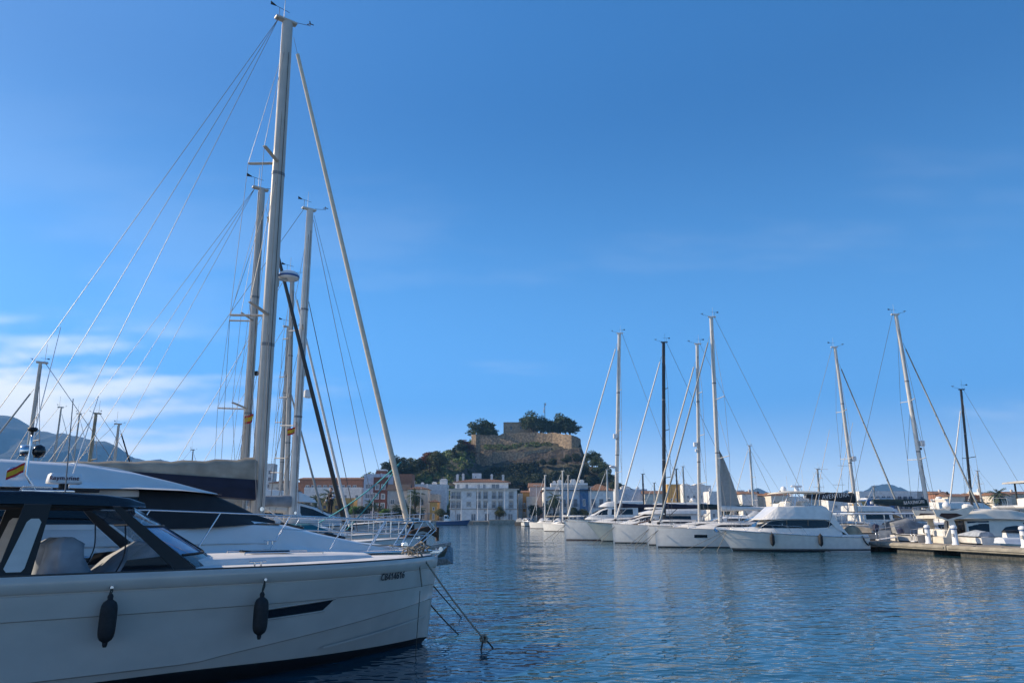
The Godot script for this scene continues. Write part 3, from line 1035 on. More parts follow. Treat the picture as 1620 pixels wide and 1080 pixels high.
func town():
	var far := "houses of the old town behind the harbour"
	# tall flats and the long terracotta block on the left
	house({"name": "apartment_tower", "label": "tall apartment tower with brown window strips behind the masts", "cat": "building", "u0": 415, "u1": 433, "vt": 735, "d": 330.0, "depth": 8.0, "wall": "wall_white", "turn": 0.12, "roof": "flat", "frame": "wall_brick", "rows": [[2, 1.5, 1.3, row(2), "n"], [5, 1.5, 1.3, row(2), "n"], [8, 1.5, 1.3, row(2), "n"], [11, 1.5, 1.3, row(2), "n"], [14, 1.5, 1.3, row(2), "n"], [17, 1.5, 1.3, row(2), "n"], [20, 1.5, 1.3, row(2), "n"]]})
	house({"name": "house", "label": "low cream house with hipped roof right of the apartment tower", "u0": 426, "u1": 472, "vt": 764, "d": 300.0, "depth": 9.0, "wall": "wall_warm", "roof": "hip", "rh": 1.2, "rows": [[2, 1.4, 1.1, row(4), "w"], [6.5, 1.4, 1.1, row(4), "w"], [10, 1.4, 1.1, row(4), "w"]], "group": far})
	house({"name": "apartment_block", "label": "long block with terracotta top storey above white walls behind the palms", "cat": "building", "u0": 474, "u1": 574, "vt": 758, "d": 292.0, "depth": 12.0, "wall": "wall_terracotta", "roof": "gable", "rh": 1.0, "rmat": "roof_tile", "rows": [[12.0, 1.5, 1.5, row(9), "n"]], "bands": [[15.6, 0.4, 0.5, "roof_tile"]]})
	house({"name": "house", "label": "white terrace wall with small windows in front of the long terracotta block", "u0": 481, "u1": 572, "vt": 773, "d": 284.0, "depth": 7.0, "wall": "wall_white", "roof": "flat", "rows": [[8, 1.5, 1.2, [0.62, 0.72, 0.92], "w"], [4, 1.5, 1.2, row(7), "w"]], "group": far})
	house({"name": "house", "label": "orange ground floor with brown shop fronts under the white terrace", "u0": 505, "u1": 560, "vt": 790, "d": 272.0, "depth": 6.0, "wall": "wall_ochre", "roof": "flat", "rows": [[0.3, 2.6, 2.0, row(6), "n"], [4.2, 1.2, 1.1, row(5), "n"]], "frame": "wall_brick", "group": far})
	var flats := house({"name": "apartment_building", "label": "modern grey and glass flats with brick red window panels", "cat": "building", "u0": 576, "u1": 615, "vt": 752, "d": 268.0, "depth": 11.0, "wall": "wall_paleblue", "roof": "flat", "rows": [[1, 1.6, 2.0, [0.18, 0.36], "n"], [4.4, 1.6, 2.0, [0.18, 0.36], "n"], [7.8, 1.6, 2.0, [0.18, 0.36], "n"], [11.2, 1.6, 2.0, [0.18, 0.36], "n"]]})
	var bp := house({"name": "brick_house", "label": "brick red flats with white framed windows beside the grey glass flats", "u0": 591, "u1": 613, "vt": 757, "d": 266.5, "depth": 2.0, "wall": "wall_brick", "roof": "flat", "surround": "wall_white", "rows": [[1.2, 1.7, 1.2, [0.28, 0.72], "w"], [4.4, 1.7, 1.2, [0.28, 0.72], "w"], [7.6, 1.7, 1.2, [0.28, 0.72], "w"], [10.9, 1.7, 1.2, [0.28, 0.72], "w"]]})
	merge_into(flats, bp)
	merge_into(flats, house({"name": "stair_tower", "label": "small brick red stair tower on the roof of the modern flats", "cat": "building", "u0": 595, "u1": 610.5, "vt": 744.5, "vb": 752.5, "d": 270.0, "depth": 4.0, "wall": "wall_brick", "roof": "flat", "trim": "wall_white", "rects": [[0.45, 0.05, 0.6, 0.8]]}))
	house({"name": "house", "label": "ochre house with flat roof standing behind the dark roofed house", "u0": 623, "u1": 652, "vt": 752, "d": 285.0, "depth": 8.0, "wall": "wall_terracotta", "roof": "flat", "rows": [[10, 1.3, 1.0, row(3), "n"]], "group": far})
	house({"name": "house", "label": "white house with steep dark roof beside the brick red flats", "u0": 613, "u1": 646, "vt": 776, "d": 262.0, "depth": 8.0, "wall": "wall_grey", "roof": "gable", "rh": 2.4, "rmat": "roof_dark", "rows": [[1.0, 2.2, 1.4, row(3), "n"], [5.6, 1.8, 1.3, [0.25, 0.62, 0.85], "b"]], "group": far})
	house({"name": "house", "label": "grey white house with hipped tile roof left of the narrow ochre house", "u0": 645, "u1": 677, "vt": 774, "d": 258.0, "depth": 8.0, "wall": "wall_warm", "roof": "hip", "rh": 1.2, "rows": [[0.6, 2.3, 1.3, row(3), "n"], [5.2, 2.0, 1.3, [0.3, 0.7], "b"]], "group": far, "chimneys": [[0.9, 0.4, 1.6, 0.6]]})
	house({"name": "white_house", "label": "long bare white house with roof blocks behind the white hotel", "u0": 645, "u1": 707, "vt": 768, "d": 300.0, "depth": 10.0, "wall": "wall_white", "roof": "flat", "rects": [[0.58, 0.70, 0.8, 1.0], [0.72, 0.70, 0.8, 1.0], [0.3, 0.72, 0.8, 1.0]], "chimneys": [[0.08, 0.3, 1.8, 2.2], [0.35, 0.3, 1.0, 1.2], [0.66, 0.3, 1.2, 1.8], [0.9, 0.3, 2.4, 3.0]]})
	house({"name": "house", "label": "narrow ochre house between the tile roofed house and the white hotel", "u0": 680, "u1": 692, "vt": 794, "d": 250.0, "depth": 8.0, "wall": "wall_ochre", "roof": "hip", "rh": 0.8, "rows": [[0.4, 2.0, 0.8, [0.5], "n"], [3.4, 1.1, 0.7, [0.5], "n"]], "group": far})
	house({"name": "white_house", "label": "white house with curved gable wall left of the white hotel", "u0": 676, "u1": 694, "vt": 784, "d": 268.0, "depth": 10.0, "wall": "wall_warm", "roof": "flat", "rows": [[6.0, 1.0, 0.8, [0.3], "w"]]})
	# the white hotel
	var hotel := house({"name": "hotel", "label": "large white waterfront building with stone framed windows and balconies below the castle", "cat": "building", "u0": 712.5, "u1": 818, "vt": 773, "d": 246.0, "depth": 20.0, "wall": "wall_white", "roof": "none", "surround": "trim_stone", "balcony_extra": 0.3,
		"rows": [[7.1, 2.2, 1.15, [0.045, 0.125, 0.425, 0.53, 0.655, 0.75, 0.91], "b"], [7.9, 1.1, 1.1, [0.28], "w"], [4.1, 2.1, 1.15, [0.045, 0.125, 0.425, 0.53, 0.655, 0.75, 0.91], "b"], [4.8, 1.2, 1.1, [0.28], "w"], [0.05, 2.3, 1.6, [0.13, 0.35, 0.55, 0.71, 0.90], "n"], [2.9, 0.7, 0.8, [0.52, 0.70, 0.90], "n"]],
		"left": [[7.1, 2.2, 1.2, [0.2, 0.45, 0.75], "b"], [4.1, 2.1, 1.2, [0.2, 0.45, 0.75], "b"], [0.1, 2.3, 1.4, [0.2, 0.45, 0.75], "n"]],
		"bands": [[10.15, 0.28, 0.75, "wall_white"], [10.4, 0.16, 0.95, "trim_stone"], [3.75, 0.14, 0.12, "trim_stone"]]})
	var hb := hotel.position.y
	merge_into(hotel, house({"name": "hotel_attic", "label": "set back attic storey with tile roof on the white waterfront building", "cat": "building", "u0": 720, "u1": 804, "vt": 763, "vb": 773.2, "d": 250.0, "depth": 13.0, "wall": "wall_white", "roof": "hip", "rh": 1.5, "over": 0.9, "surround": "trim_stone", "rows": [[0.15, 1.5, 1.0, [0.06, 0.22, 0.44, 0.55], "n"], [0.15, 1.5, 2.8, [0.76], "n"]], "bands": [[2.0, 0.16, 0.8, "wall_white"]], "chimneys": [[0.02, 0.4, 2.6, 0.8], [0.13, 0.4, 2.8, 0.8], [0.68, 0.4, 2.6, 0.8], [0.9, 0.3, 2.4, 0.8]]}))
	merge_into(hotel, house({"name": "roof_room", "label": "small white rooftop room between the chimneys of the white waterfront building", "cat": "building", "u0": 747, "u1": 761, "vt": 751, "vb": 757, "d": 256.0, "depth": 4.0, "wall": "wall_white", "roof": "flat", "rects": [[0.3, 0.2, 0.6, 0.7]]}))
	# the side street, then the blue and white houses
	house({"name": "house", "label": "narrow white house with balconies at the corner of the side street", "u0": 819.5, "u1": 827, "vt": 783, "d": 262.0, "depth": 6.0, "wall": "wall_warm", "roof": "flat", "rows": [[1, 2.0, 0.8, [0.5], "n"], [4.4, 1.8, 0.8, [0.5], "b"]], "group": far})
	house({"name": "house", "label": "narrow orange house with balconies in the side street", "u0": 826, "u1": 838, "vt": 779, "d": 268.0, "depth": 6.0, "wall": "wall_ochre", "roof": "gable", "rh": 0.8, "rows": [[1, 2.0, 0.8, [0.3, 0.75], "n"], [4.4, 1.8, 0.8, [0.3, 0.75], "b"]], "group": far})
	house({"name": "house", "label": "small cream house with three windows in front of the lavender gable", "u0": 833, "u1": 848, "vt": 788, "d": 258.0, "depth": 5.0, "wall": "wall_warm", "roof": "flat", "rows": [[3.6, 1.6, 0.6, [0.2, 0.5, 0.8], "n"], [0.6, 2.0, 0.7, [0.3, 0.7], "n"]], "group": far})
	house({"name": "house", "label": "big windowless lavender gable wall with sloping tile roof", "u0": 838, "u1": 862, "vt": 770, "d": 266.0, "depth": 12.0, "wall": "wall_lavender", "roof": "gable", "rh": 1.6, "group": far})
	house({"name": "house", "label": "white corner house with tall dark windows beside the lavender gable", "u0": 860, "u1": 886, "vt": 773, "d": 252.0, "depth": 14.0, "wall": "wall_white", "roof": "flat", "rmat": "roof_tile", "frame": "shutter_dark", "rows": [[0.3, 2.2, 1.0, row(4), "n"], [4.3, 2.3, 0.8, row(4), "b"]], "bands": [[10.1, 0.25, 0.6, "roof_tile"]], "group": far})
	var striped := house({"name": "blue_house", "label": "white and blue striped house with blue shutters and flat roof terrace", "u0": 885, "u1": 917, "vt": 773, "d": 250.0, "depth": 12.0, "wall": "wall_paleblue", "roof": "flat", "trim": "wall_grey", "frame": "shutter_blue", "rows": [[0.3, 2.3, 1.2, row(3), "n"], [4.6, 2.5, 1.3, row(3), "b"]], "bands": [[10.0, 0.25, 0.6, "roof_dark"]]})
	house({"name": "blue_house", "label": "narrow deep blue house with white windows", "u0": 917, "u1": 930.5, "vt": 773, "d": 249.6, "depth": 12.0, "wall": "wall_blue", "roof": "flat", "trim": "wall_grey", "rows": [[0.3, 2.3, 1.0, [0.55], "n"], [4.8, 2.3, 1.0, [0.5], "n"]], "bands": [[10.0, 0.25, 0.6, "roof_dark"]]})
	merge_into(striped, house({"name": "roof_terrace", "label": "grey roof terrace storey set back on the blue and white houses", "cat": "building", "u0": 872, "u1": 930, "vt": 766.5, "vb": 773.2, "d": 254.0, "depth": 6.0, "wall": "wall_grey", "roof": "flat", "trim": "wall_white", "chimneys": [[0.1, 0.5, 1.0, 1.0], [0.25, 0.5, 1.3, 1.6], [0.62, 0.5, 1.5, 1.8], [0.86, 0.5, 1.4, 1.4]]}))
	house({"name": "white_house", "label": "white house with dark blue windows and terracotta roof beside the deep blue house", "u0": 930.5, "u1": 970, "vt": 776, "d": 250.0, "depth": 12.0, "wall": "wall_white", "roof": "hip", "rh": 2.4, "frame": "shutter_blue", "slab": "shutter_blue", "rows": [[0.3, 2.4, 1.3, [0.2, 0.52, 0.84], "n"], [4.8, 2.3, 1.3, [0.2, 0.52, 0.84], "b"]], "bands": [[4.3, 0.14, 0.08, "shutter_blue"]]})
	house({"name": "white_house", "label": "pale blue white block with two square windows and roof pergola", "u0": 973, "u1": 1024, "vt": 776, "d": 262.0, "depth": 9.0, "wall": "wall_paleblue", "roof": "flat", "rects": [[0.25, 0.55, 1.1, 1.0], [0.72, 0.58, 1.0, 1.0], [0.5, 0.2, 1.0, 1.0]], "chimneys": [[0.35, 0.3, 1.2, 3.0], [0.75, 0.3, 1.0, 1.0]]})
	house({"name": "house", "label": "low house with orange tile roof right of the pale blue block", "u0": 1020, "u1": 1054, "vt": 781, "d": 258.0, "depth": 8.0, "wall": "wall_warm", "roof": "gable", "rh": 1.2, "rows": [[1, 1.4, 1.0, row(3), "n"]], "group": far})
	# the town on the right
	house({"name": "building", "label": "bright ochre flat topped building behind the right hand masts", "cat": "building", "u0": 1056, "u1": 1082, "vt": 768, "d": 285.0, "depth": 9.0, "wall": "wall_ochre", "roof": "flat", "rows": [[7.2, 1.0, 0.9, row(3), "n"]]})
	house({"name": "white_house", "label": "white block with stepped roof beside the bright ochre building", "u0": 1080, "u1": 1125, "vt": 770, "d": 280.0, "depth": 9.0, "wall": "wall_white", "roof": "flat", "rows": [[8.0, 1.2, 1.0, row(4), "w"], [4.4, 1.3, 1.0, row(4), "w"]], "chimneys": [[0.15, 0.3, 0.8, 3.0], [0.62, 0.3, 0.8, 4.0]]})
	var right := "houses of the town across the right hand harbour"
	var sizes := [[1122, 1142, 782, "wall_white", "flat", "white house with dark chimneys next to the stepped white block"], [1140, 1160, 786, "wall_warm", "gable", "cream house behind the hanging grey sail"], [1158, 1178, 780, "wall_white", "flat", "narrow white house left of the red roofed houses"], [1174, 1198, 784, "wall_white", "gable", "white house with low terracotta roof below the small blue peak"], [1196, 1222, 787, "wall_cream", "hip", "cream villa with hipped roof below the small blue peak"], [1220, 1250, 786, "wall_warm", "gable", "long cream house left of the sport fishing yacht roof"], [1248, 1280, 790, "wall_white", "flat", "white flat roofed house behind the sport fishing yacht"], [1278, 1312, 792, "wall_warm", "hip", "warm white house behind the dark boom cover of the catamaran"], [1310, 1352, 789, "wall_white", "flat", "white house with shop fronts beside the catamaran mast"], [1480, 1502, 784, "wall_terracotta", "gable", "brick coloured house right of the tall sloop mast"], [1500, 1527, 788, "wall_warm", "gable", "cream house with orange roof left of the black mast"], [1524, 1552, 787, "wall_terracotta", "hip", "brown house right of the black mast"], [1550, 1574, 783, "wall_white", "flat", "white house with roof boxes left of the hardtop yacht"], [1572, 1600, 786, "wall_warm", "gable", "cream row house behind the hardtop yacht flag"], [1598, 1640, 784, "wall_cream", "gable", "cream row house behind the hardtop yacht saloon"]]
	var i := 0
	for q in sizes:
		var dd := 262.0 + (i * 37 % 5) * 7.0
		house({"name": "house", "label": q[5], "u0": q[0], "u1": q[1], "vt": q[2] - 2.5, "d": dd, "depth": 8.0, "wall": q[3], "roof": q[4], "rh": 1.1, "rows": [[1.0, 1.5, 1.0, row(2 + i % 2), "n"], [4.2, 1.3, 1.0, row(2 + i % 2), "w"]], "chimneys": [[0.3 + 0.4 * (i % 2), 0.4, 1.4, 0.7]], "chimney": ["wall_white", "roof_dark", "wall_warm"][i % 3], "group": right})
		i += 1
	house({"name": "apartment_block", "label": "long white flats with rows of balconies below the flat blue mountain", "cat": "building", "u0": 1360, "u1": 1452, "vt": 779, "d": 300.0, "depth": 10.0, "wall": "wall_white", "roof": "flat", "rows": [[8.0, 1.5, 1.6, row(9), "b"], [4.4, 1.5, 1.6, row(9), "b"], [1.0, 1.8, 1.6, row(9), "n"]], "balcony_extra": 0.6})
	house({"name": "apartment_block", "label": "grey flats with dark balconies continuing the long white flats", "cat": "building", "u0": 1452, "u1": 1488, "vt": 779, "d": 300.5, "depth": 10.0, "wall": "wall_grey", "roof": "flat", "rows": [[8.0, 1.5, 1.6, row(4), "b"], [4.4, 1.5, 1.6, row(4), "b"]]})
	house({"name": "boat_shed", "label": "low building with a bright blue upper band right of the catamaran mast", "cat": "building", "u0": 1372, "u1": 1414, "vt": 790, "d": 240.5, "depth": 6.0, "wall": "blue_paint", "roof": "flat", "trim": "wall_paleblue", "rows": [[1.0, 1.6, 1.6, row(5), "n"]]})
	house({"name": "house", "label": "small house with one yellow wall beside the catamaran mast", "u0": 1357, "u1": 1371, "vt": 795, "d": 241.0, "depth": 5.0, "wall": "wall_ochre", "roof": "flat", "rects": [[0.35, 0.35, 0.8, 1.4]]})
	# palms and trees on the promenade
	var pg := "palms along the promenade"
	for q in [[481, 258, 9.0, "palm rising beside the twin grey masts"], [497, 256, 10.0, "broad palm in front of the white terrace wall"], [518, 260, 11.5, "tall palm behind the black furled sail"], [590, 249, 7.0, "palm in front of the brick red flats"], [583, 250, 7.5, "palm in front of the grey glass flats"], [600, 247, 5.5, "low palm at the foot of the brick red flats"], [626, 247, 6.0, "bushy palm in front of the dark roofed house"], [655, 255, 11.5, "tall palm between the dark roofed and the hip roofed houses"], [643, 247, 6.0, "low palm behind the thick cream forestay"], [666, 246.5, 5.0, "low palm in front of the hip roofed house"], [878, 247, 10.0, "tall dark palm in front of the white corner house"], [866, 246.5, 6.0, "palm at the mouth of the side street"], [1098, 250, 7.0, "palm behind the white motor yachts under the stepped white block"], [1170, 250, 6.5, "palm right of the hanging grey sail"], [1232, 252, 7.0, "palm below the small blue peak"], [1545, 246, 8.0, "dark palm right of the black mast"], [1556, 247, 7.5, "palm beside the dark palm right of the black mast"], [1566, 246, 7.0, "low palm left of the hardtop yacht"], [1588, 262, 12.0, "tall palm seen above the hardtop yacht flag"], [1520, 247, 6.0, "palm at the foot of the long dark forestay"]]:
		tree("palm", "leaf_palm", Vector3((q[0] - 810.0) / 1188.0 * q[1], 1.02, -q[1]), q[2], int(q[0]) % 4, q[3], pg)
	var tg := "trees along the promenade"
	for q in [[697, 245, 4.5, "leaf_olive", "small round tree at the left corner of the white waterfront building"], [791, 244, 4.8, "leaf_olive", "small bright tree in front of the white waterfront building"], [850, 245, 6.0, "leaf_dark", "dark tree in front of the cream house"], [909, 244.5, 5.0, "leaf_dark", "dark round tree in front of the blue shutters"], [926, 244.5, 4.5, "leaf_olive", "olive bush in front of the deep blue house"], [560, 246, 5.5, "leaf_green", "round green tree behind the teal ropes"], [545, 248, 6.5, "leaf_dark", "dark tree behind the white forestay"], [572, 246, 5.5, "leaf_dark", "dark round tree right of the teal ropes"], [630, 245, 5.0, "leaf_dark", "dark round tree below the dark roofed house"], [650, 245, 5.2, "leaf_olive", "olive tree behind the foot of the cream forestay"], [428, 262, 8.0, "leaf_dark", "dark tree left of the cream house"], [447, 260, 7.0, "leaf_dark", "dark tree in front of the cream house"], [608, 244, 4.5, "leaf_green", "small green tree at the foot of the brick red flats"], [1068, 250, 6.0, "leaf_olive", "olive tree under the bright ochre building"], [1150, 252, 6.5, "leaf_dark", "dark tree behind the hanging grey sail"]]:
		tree("round", q[3], Vector3((q[0] - 810.0) / 1188.0 * q[1], 1.02, -q[1]), q[2], int(q[0]) % 4, q[4], tg, 1.25)
	# lamp posts and flag poles on the quay
	for q in [[755.5, 767, 242, "tall white flag pole in front of the white waterfront building"], [729.5, 790, 241, "short white pole left of the tall flag pole"], [771.5, 797, 240.5, "short white pole right of the tall flag pole"], [798.5, 770, 243, "tall white pole at the right end of the white waterfront building"], [664.5, 770, 242, "tall lamp post in front of the hip roofed house"], [648, 776, 242.5, "tall lamp post behind the cream forestay"], [849, 768, 243, "tall lamp post at the mouth of the side street"], [936, 770, 243, "lamp post in front of the white house with blue windows"], [589, 780, 242, "lamp post in front of the grey glass flats"]]:
		var p := at(q[0], 824, q[2])
		p.y = 1.02
		var t := thing("lamp_post", q[3], "pole", p, 0.0, "poles along the quay")
		var hh := at(q[0], q[1], q[2]).y - p.y
		var st := S()
		rod(st, Vector3.ZERO, Vector3(0, hh, 0), 0.13, 8, 0.07)
		put(st, "pole", M.lamp_post, t)
		st = S()
		if "lamp" in q[3]:
			box(st, Vector3(0, hh + 0.06, 0), Vector3(2.0, 0.14, 0.35), Basis(), 0.04)
			put(st, "lamp_head", M.lamp_post, t)
		else:
			lathe(st, Vector3(0, hh, 0), [[0.05, 0.0], [0.13, 0.1], [0.05, 0.22]], 8)
			put(st, "finial", M.lamp_post, t)
	# stone landing on the quay in front of the white building
	var st := S()
	box(st, Vector3(at(794, 826, 236).x, 0.72, -235.0), Vector3(8.0, 1.5, 4.6), Basis(), 0.06)
	single(st, "landing_stage", M.concrete, "grey concrete landing wall in front of the white waterfront building", "landing")
	st = S()
	box(st, Vector3(at(761, 826, 236).x, 0.45, -235.2), Vector3(5.2, 1.0, 4.4), Basis(), 0.06)
	single(st, "landing_stage", M.quay_stone, "low tan stone slipway beside the concrete landing wall", "landing")

# ---------------------------------------------------------------- hulls: +x is the bow, +y up, +z starboard, y = 0 the waterline
func half_beam(H: Dictionary, t: float) -> float:
	var tm: float = H.get("tm", 0.45)
	var b: float = H.B * 0.5
	if t < tm:
		return b * lerpf(H.get("tw", 0.85), 1.0, sin(PI * 0.5 * t / tm))
	var s := (t - tm) / (1.0 - tm)
	return maxf(b * (1.0 - pow(s, H.get("full", 2.1))), H.get("stem", 0.03))

func sheer(H: Dictionary, t: float) -> float:
	return lerpf(H.fs, H.fb, pow(t, H.get("sp", 1.7))) - H.get("sag", 0.0) * sin(PI * t)

func hp(H: Dictionary, t: float, y: float) -> Vector3:
	var sh := sheer(H, t)
	var w := half_beam(H, t)
	var ww := w * (1.0 - lerpf(H.get("f0", 0.08), H.get("f1", 0.45), t * t))
	var z: float
	if y >= 0.0: z = lerpf(ww, w, pow(clampf(y / sh, 0.0, 1.0), H.get("fp", 1.0)))
	else: z = ww * sqrt(maxf(1.0 - pow(y / H.get("draft", 0.5), 2.0), 0.0))
	var x: float = H.L * t - H.get("rake", 0.4) * pow(t, 5.0) * (1.0 - y / sh) + H.get("trake", 0.0) * pow(1.0 - t, 6.0) * (y / sh)
	return Vector3(x, y, z)

func stations(n: int) -> Array:
	var out := []
	for i in n + 1: out.append(1.0 - pow(1.0 - float(i) / n, 1.35))
	return out

func hull_mesh(H: Dictionary) -> SurfaceTool:
	var st := S()
	var rings := []
	var lv := [1.0, 0.85, 0.7, 0.5, 0.3, 0.15, 0.0, -0.4, -0.75, -1.0]
	for t in stations(H.get("n", 26)):
		var sh := sheer(H, t)
		var ring := []
		for f in lv:
			var y: float = f * sh if f >= 0.0 else f * H.get("draft", 0.5)
			ring.append(hp(H, t, y))
		var m := ring.duplicate()
		m.reverse()
		for p in m.slice(1): ring.append(p * Vector3(1, 1, -1))
		rings.append(ring)
	loft(st, rings, 0)
	st.set_smooth_group(-1)
	var r: Array = rings[0]
	for i in r.size() / 2:
		quad(st, r[i], r[i + 1], r[r.size() - 2 - i], r[r.size() - 1 - i])
	return st

func deck_mesh(H: Dictionary, t0: float, t1: float, drop: float, camber: float, inset := 0.02) -> SurfaceTool:
	var st := S()
	var rings := []
	for i in 21:
		var t := lerpf(t0, t1, i / 20.0)
		var sh := sheer(H, t)
		var p := hp(H, t, sh)
		var w := maxf(p.z - inset, 0.01)
		var ring := []
		for f in [-1.0, -0.6, 0.0, 0.6, 1.0]:
			ring.append(Vector3(p.x - 0.01, sh - drop + camber * (1.0 - f * f), w * f))
		rings.append(ring)
	loft(st, rings, 0)
	return st

func band(H: Dictionary, t0: float, t1: float, lo: Callable, hi_: Callable, off: float, n := 24, sides := [1, -1]) -> SurfaceTool:
	# a strip laid on the topsides between two heights, standing proud by off
	var st := S()
	for s in sides:
		var rings := []
		for i in n + 1:
			var t := lerpf(t0, t1, float(i) / n)
			var a: float = lo.call(t); var b: float = hi_.call(t)
			var p := hp(H, t, a); var q := hp(H, t, b)
			var e := hp(H, minf(t + 0.01, 1.0), a) - hp(H, maxf(t - 0.01, 0.0), a)
			var nz := Vector3(-e.z, 0, e.x).normalized()
			var r := [p - nz * 0.01, p + nz * off, q + nz * off, q - nz * 0.01]
			if s < 0:
				for k in 4: r[k] *= Vector3(1, 1, -1)
			rings.append(r)
		loft(st, rings, -1, true, true)
	return st

func sheer_line(H: Dictionary, t0: float, t1: float, s: int, up := 0.0, inb := 0.0, n := 20) -> Array:
	var out := []
	for i in n + 1:
		var t := lerpf(t0, t1, float(i) / n)
		var sh := sheer(H, t)
		var p := hp(H, t, sh)
		out.append(Vector3(p.x, sh + up, (p.z - inb) * s))
	return out

# ---------------------------------------------------------------- cabins: rings of [x, foot y, top y, half width at foot, half width at top]
func cab(stn: Array, x: float) -> Array:
	var k := 0
	while k < stn.size() - 2 and stn[k + 1][0] < x: k += 1
	var f := clampf((x - stn[k][0]) / (stn[k + 1][0] - stn[k][0]), 0.0, 1.0)
	var out := []
	for i in 5: out.append(lerpf(stn[k][i], stn[k + 1][i], f))
	return out

func cabin_mesh(stn: Array, round_ := 0.35, sub := 4, smooth := 0) -> SurfaceTool:
	var st := S()
	var rings := []
	for i in (stn.size() - 1) * sub + 1:
		var k := mini(i / sub, stn.size() - 2)
		var f := float(i - k * sub) / sub
		var x := lerpf(stn[k][0], stn[k + 1][0], f)
		var c := cab(stn, x)
		var half := []
		var r: float = minf(round_, (c[2] - c[1]) * 0.7)
		half.append(Vector3(x, c[1], c[3]))
		half.append(Vector3(x, lerpf(c[1], c[2] - r, 0.5), lerpf(c[3], c[4], 0.5)))
		half.append(Vector3(x, c[2] - r, c[4]))
		half.append(Vector3(x, c[2] - r * 0.3, c[4] - r * 0.3))
		half.append(Vector3(x, c[2], c[4] - minf(r, c[4] * 0.9)))
		half.append(Vector3(x, c[2] + 0.03, 0.0))
		var ring := half.duplicate()
		half.reverse()
		for p in half.slice(1): ring.append(p * Vector3(1, 1, -1))
		rings.append(ring)
	loft(st, rings, smooth, false, false)
	st.set_smooth_group(-1)
	for e in [rings[0], rings[-1]]:
		for i in e.size() / 2:
			quad(st, e[i], e[i + 1], e[e.size() - 2 - i], e[e.size() - 1 - i])
	return st

func cab_z(stn: Array, x: float, y: float, round_ := 0.35) -> float:
	var c := cab(stn, x)
	var r: float = minf(round_, (c[2] - c[1]) * 0.7)
	if y <= c[2] - r: return lerpf(c[3], c[4], clampf((y - c[1]) / maxf(c[2] - r - c[1], 0.01), 0, 1))
	return c[4] - r * 0.35 * clampf((y - c[2] + r) / r, 0, 1)

func pane_strip(stn: Array, top: Array, bot: Array, off: float, s: int, round_ := 0.35, n := 14) -> SurfaceTool:
	# glass on a cabin side between an upper and a lower line of [x, y] points
	var st := S()
	var rings := []
	for i in n + 1:
		var f := float(i) / n
		var a := along(top, f); var b := along(bot, f)
		var m := (a + b) * 0.5
		var ring := []
		for p in [b, m, a]:
			ring.append(Vector3(p.x, p.y, (cab_z(stn, p.x, p.y, round_) + off) * s))
		ring.append(Vector3(a.x, a.y, (cab_z(stn, a.x, a.y, round_) - 0.03) * s))
		ring.append(Vector3(b.x, b.y, (cab_z(stn, b.x, b.y, round_) - 0.03) * s))
		rings.append(ring)
	loft(st, rings, -1, true, true)
	return st

func along(l: Array, f: float) -> Vector2:
	var x := f * (l.size() - 1)
	var k := mini(int(x), l.size() - 2)
	return Vector2(l[k][0], l[k][1]).lerp(Vector2(l[k + 1][0], l[k + 1][1]), x - k)

# ---------------------------------------------------------------- fittings
func rail_part(parent: Node3D, line: Array, r: float, called: String, m: Material):
	var st := S()
	tube(st, line, r, 6)
	return put(st, called, m, parent)

func cleat(parent: Node3D, p: Vector3, turn := 0.0, s := 1.0):
	var st := S()
	var b := Basis(Vector3.UP, turn)
	rod(st, p + b * Vector3(-0.12, 0.06, 0) * s, p + b * Vector3(0.12, 0.06, 0) * s, 0.014 * s, 6)
	for e in [-0.045, 0.045]:
		rod(st, p + b * Vector3(e, -0.005, 0) * s, p + b * Vector3(e, 0.06, 0) * s, 0.014 * s, 6)
	put(st, "cleat", M.steel, parent)

func fender(where: Vector3, hang: Vector3, len_: float, r: float, m: Material, label: String, group := "", turn := 0.0):
	var t := thing("fender", label, "fender", where, turn, group)
	var st := S()
	var prof := []
	for i in 15:
		var f := i / 14.0
		var k := sqrt(maxf(0.0, 1.0 - pow(absf(f * 2.0 - 1.0), 5.0)))
		prof.append([maxf(r * k, 0.025), len_ * f])
	lathe(st, Vector3.ZERO, prof, 16)
	put(st, "body", m, t)
	st = S()
	lathe(st, Vector3(0, len_ - 0.01, 0), [[0.03, 0.0], [0.035, 0.04], [0.02, 0.07]], 10)
	lathe(st, Vector3(0, -0.05, 0), [[0.02, 0.0], [0.03, 0.03], [0.03, 0.07]], 10)
	put(st, "eye", m, t)
	st = S()
	var e := hang - where
	e = e.rotated(Vector3.UP, -turn)
	tube(st, [Vector3(0, len_ + 0.05, 0), Vector3(0, len_ + 0.05, 0).lerp(e, 0.5) + Vector3(0.015, 0, 0), e], 0.009, 5)
	tube(st, [Vector3(0, len_ + 0.05, 0), Vector3(0.03, len_ + 0.05, 0).lerp(e, 0.4) + Vector3(-0.035, -0.03, 0.01), e], 0.009, 5)
	put(st, "lanyard", M.rope_dark, t)

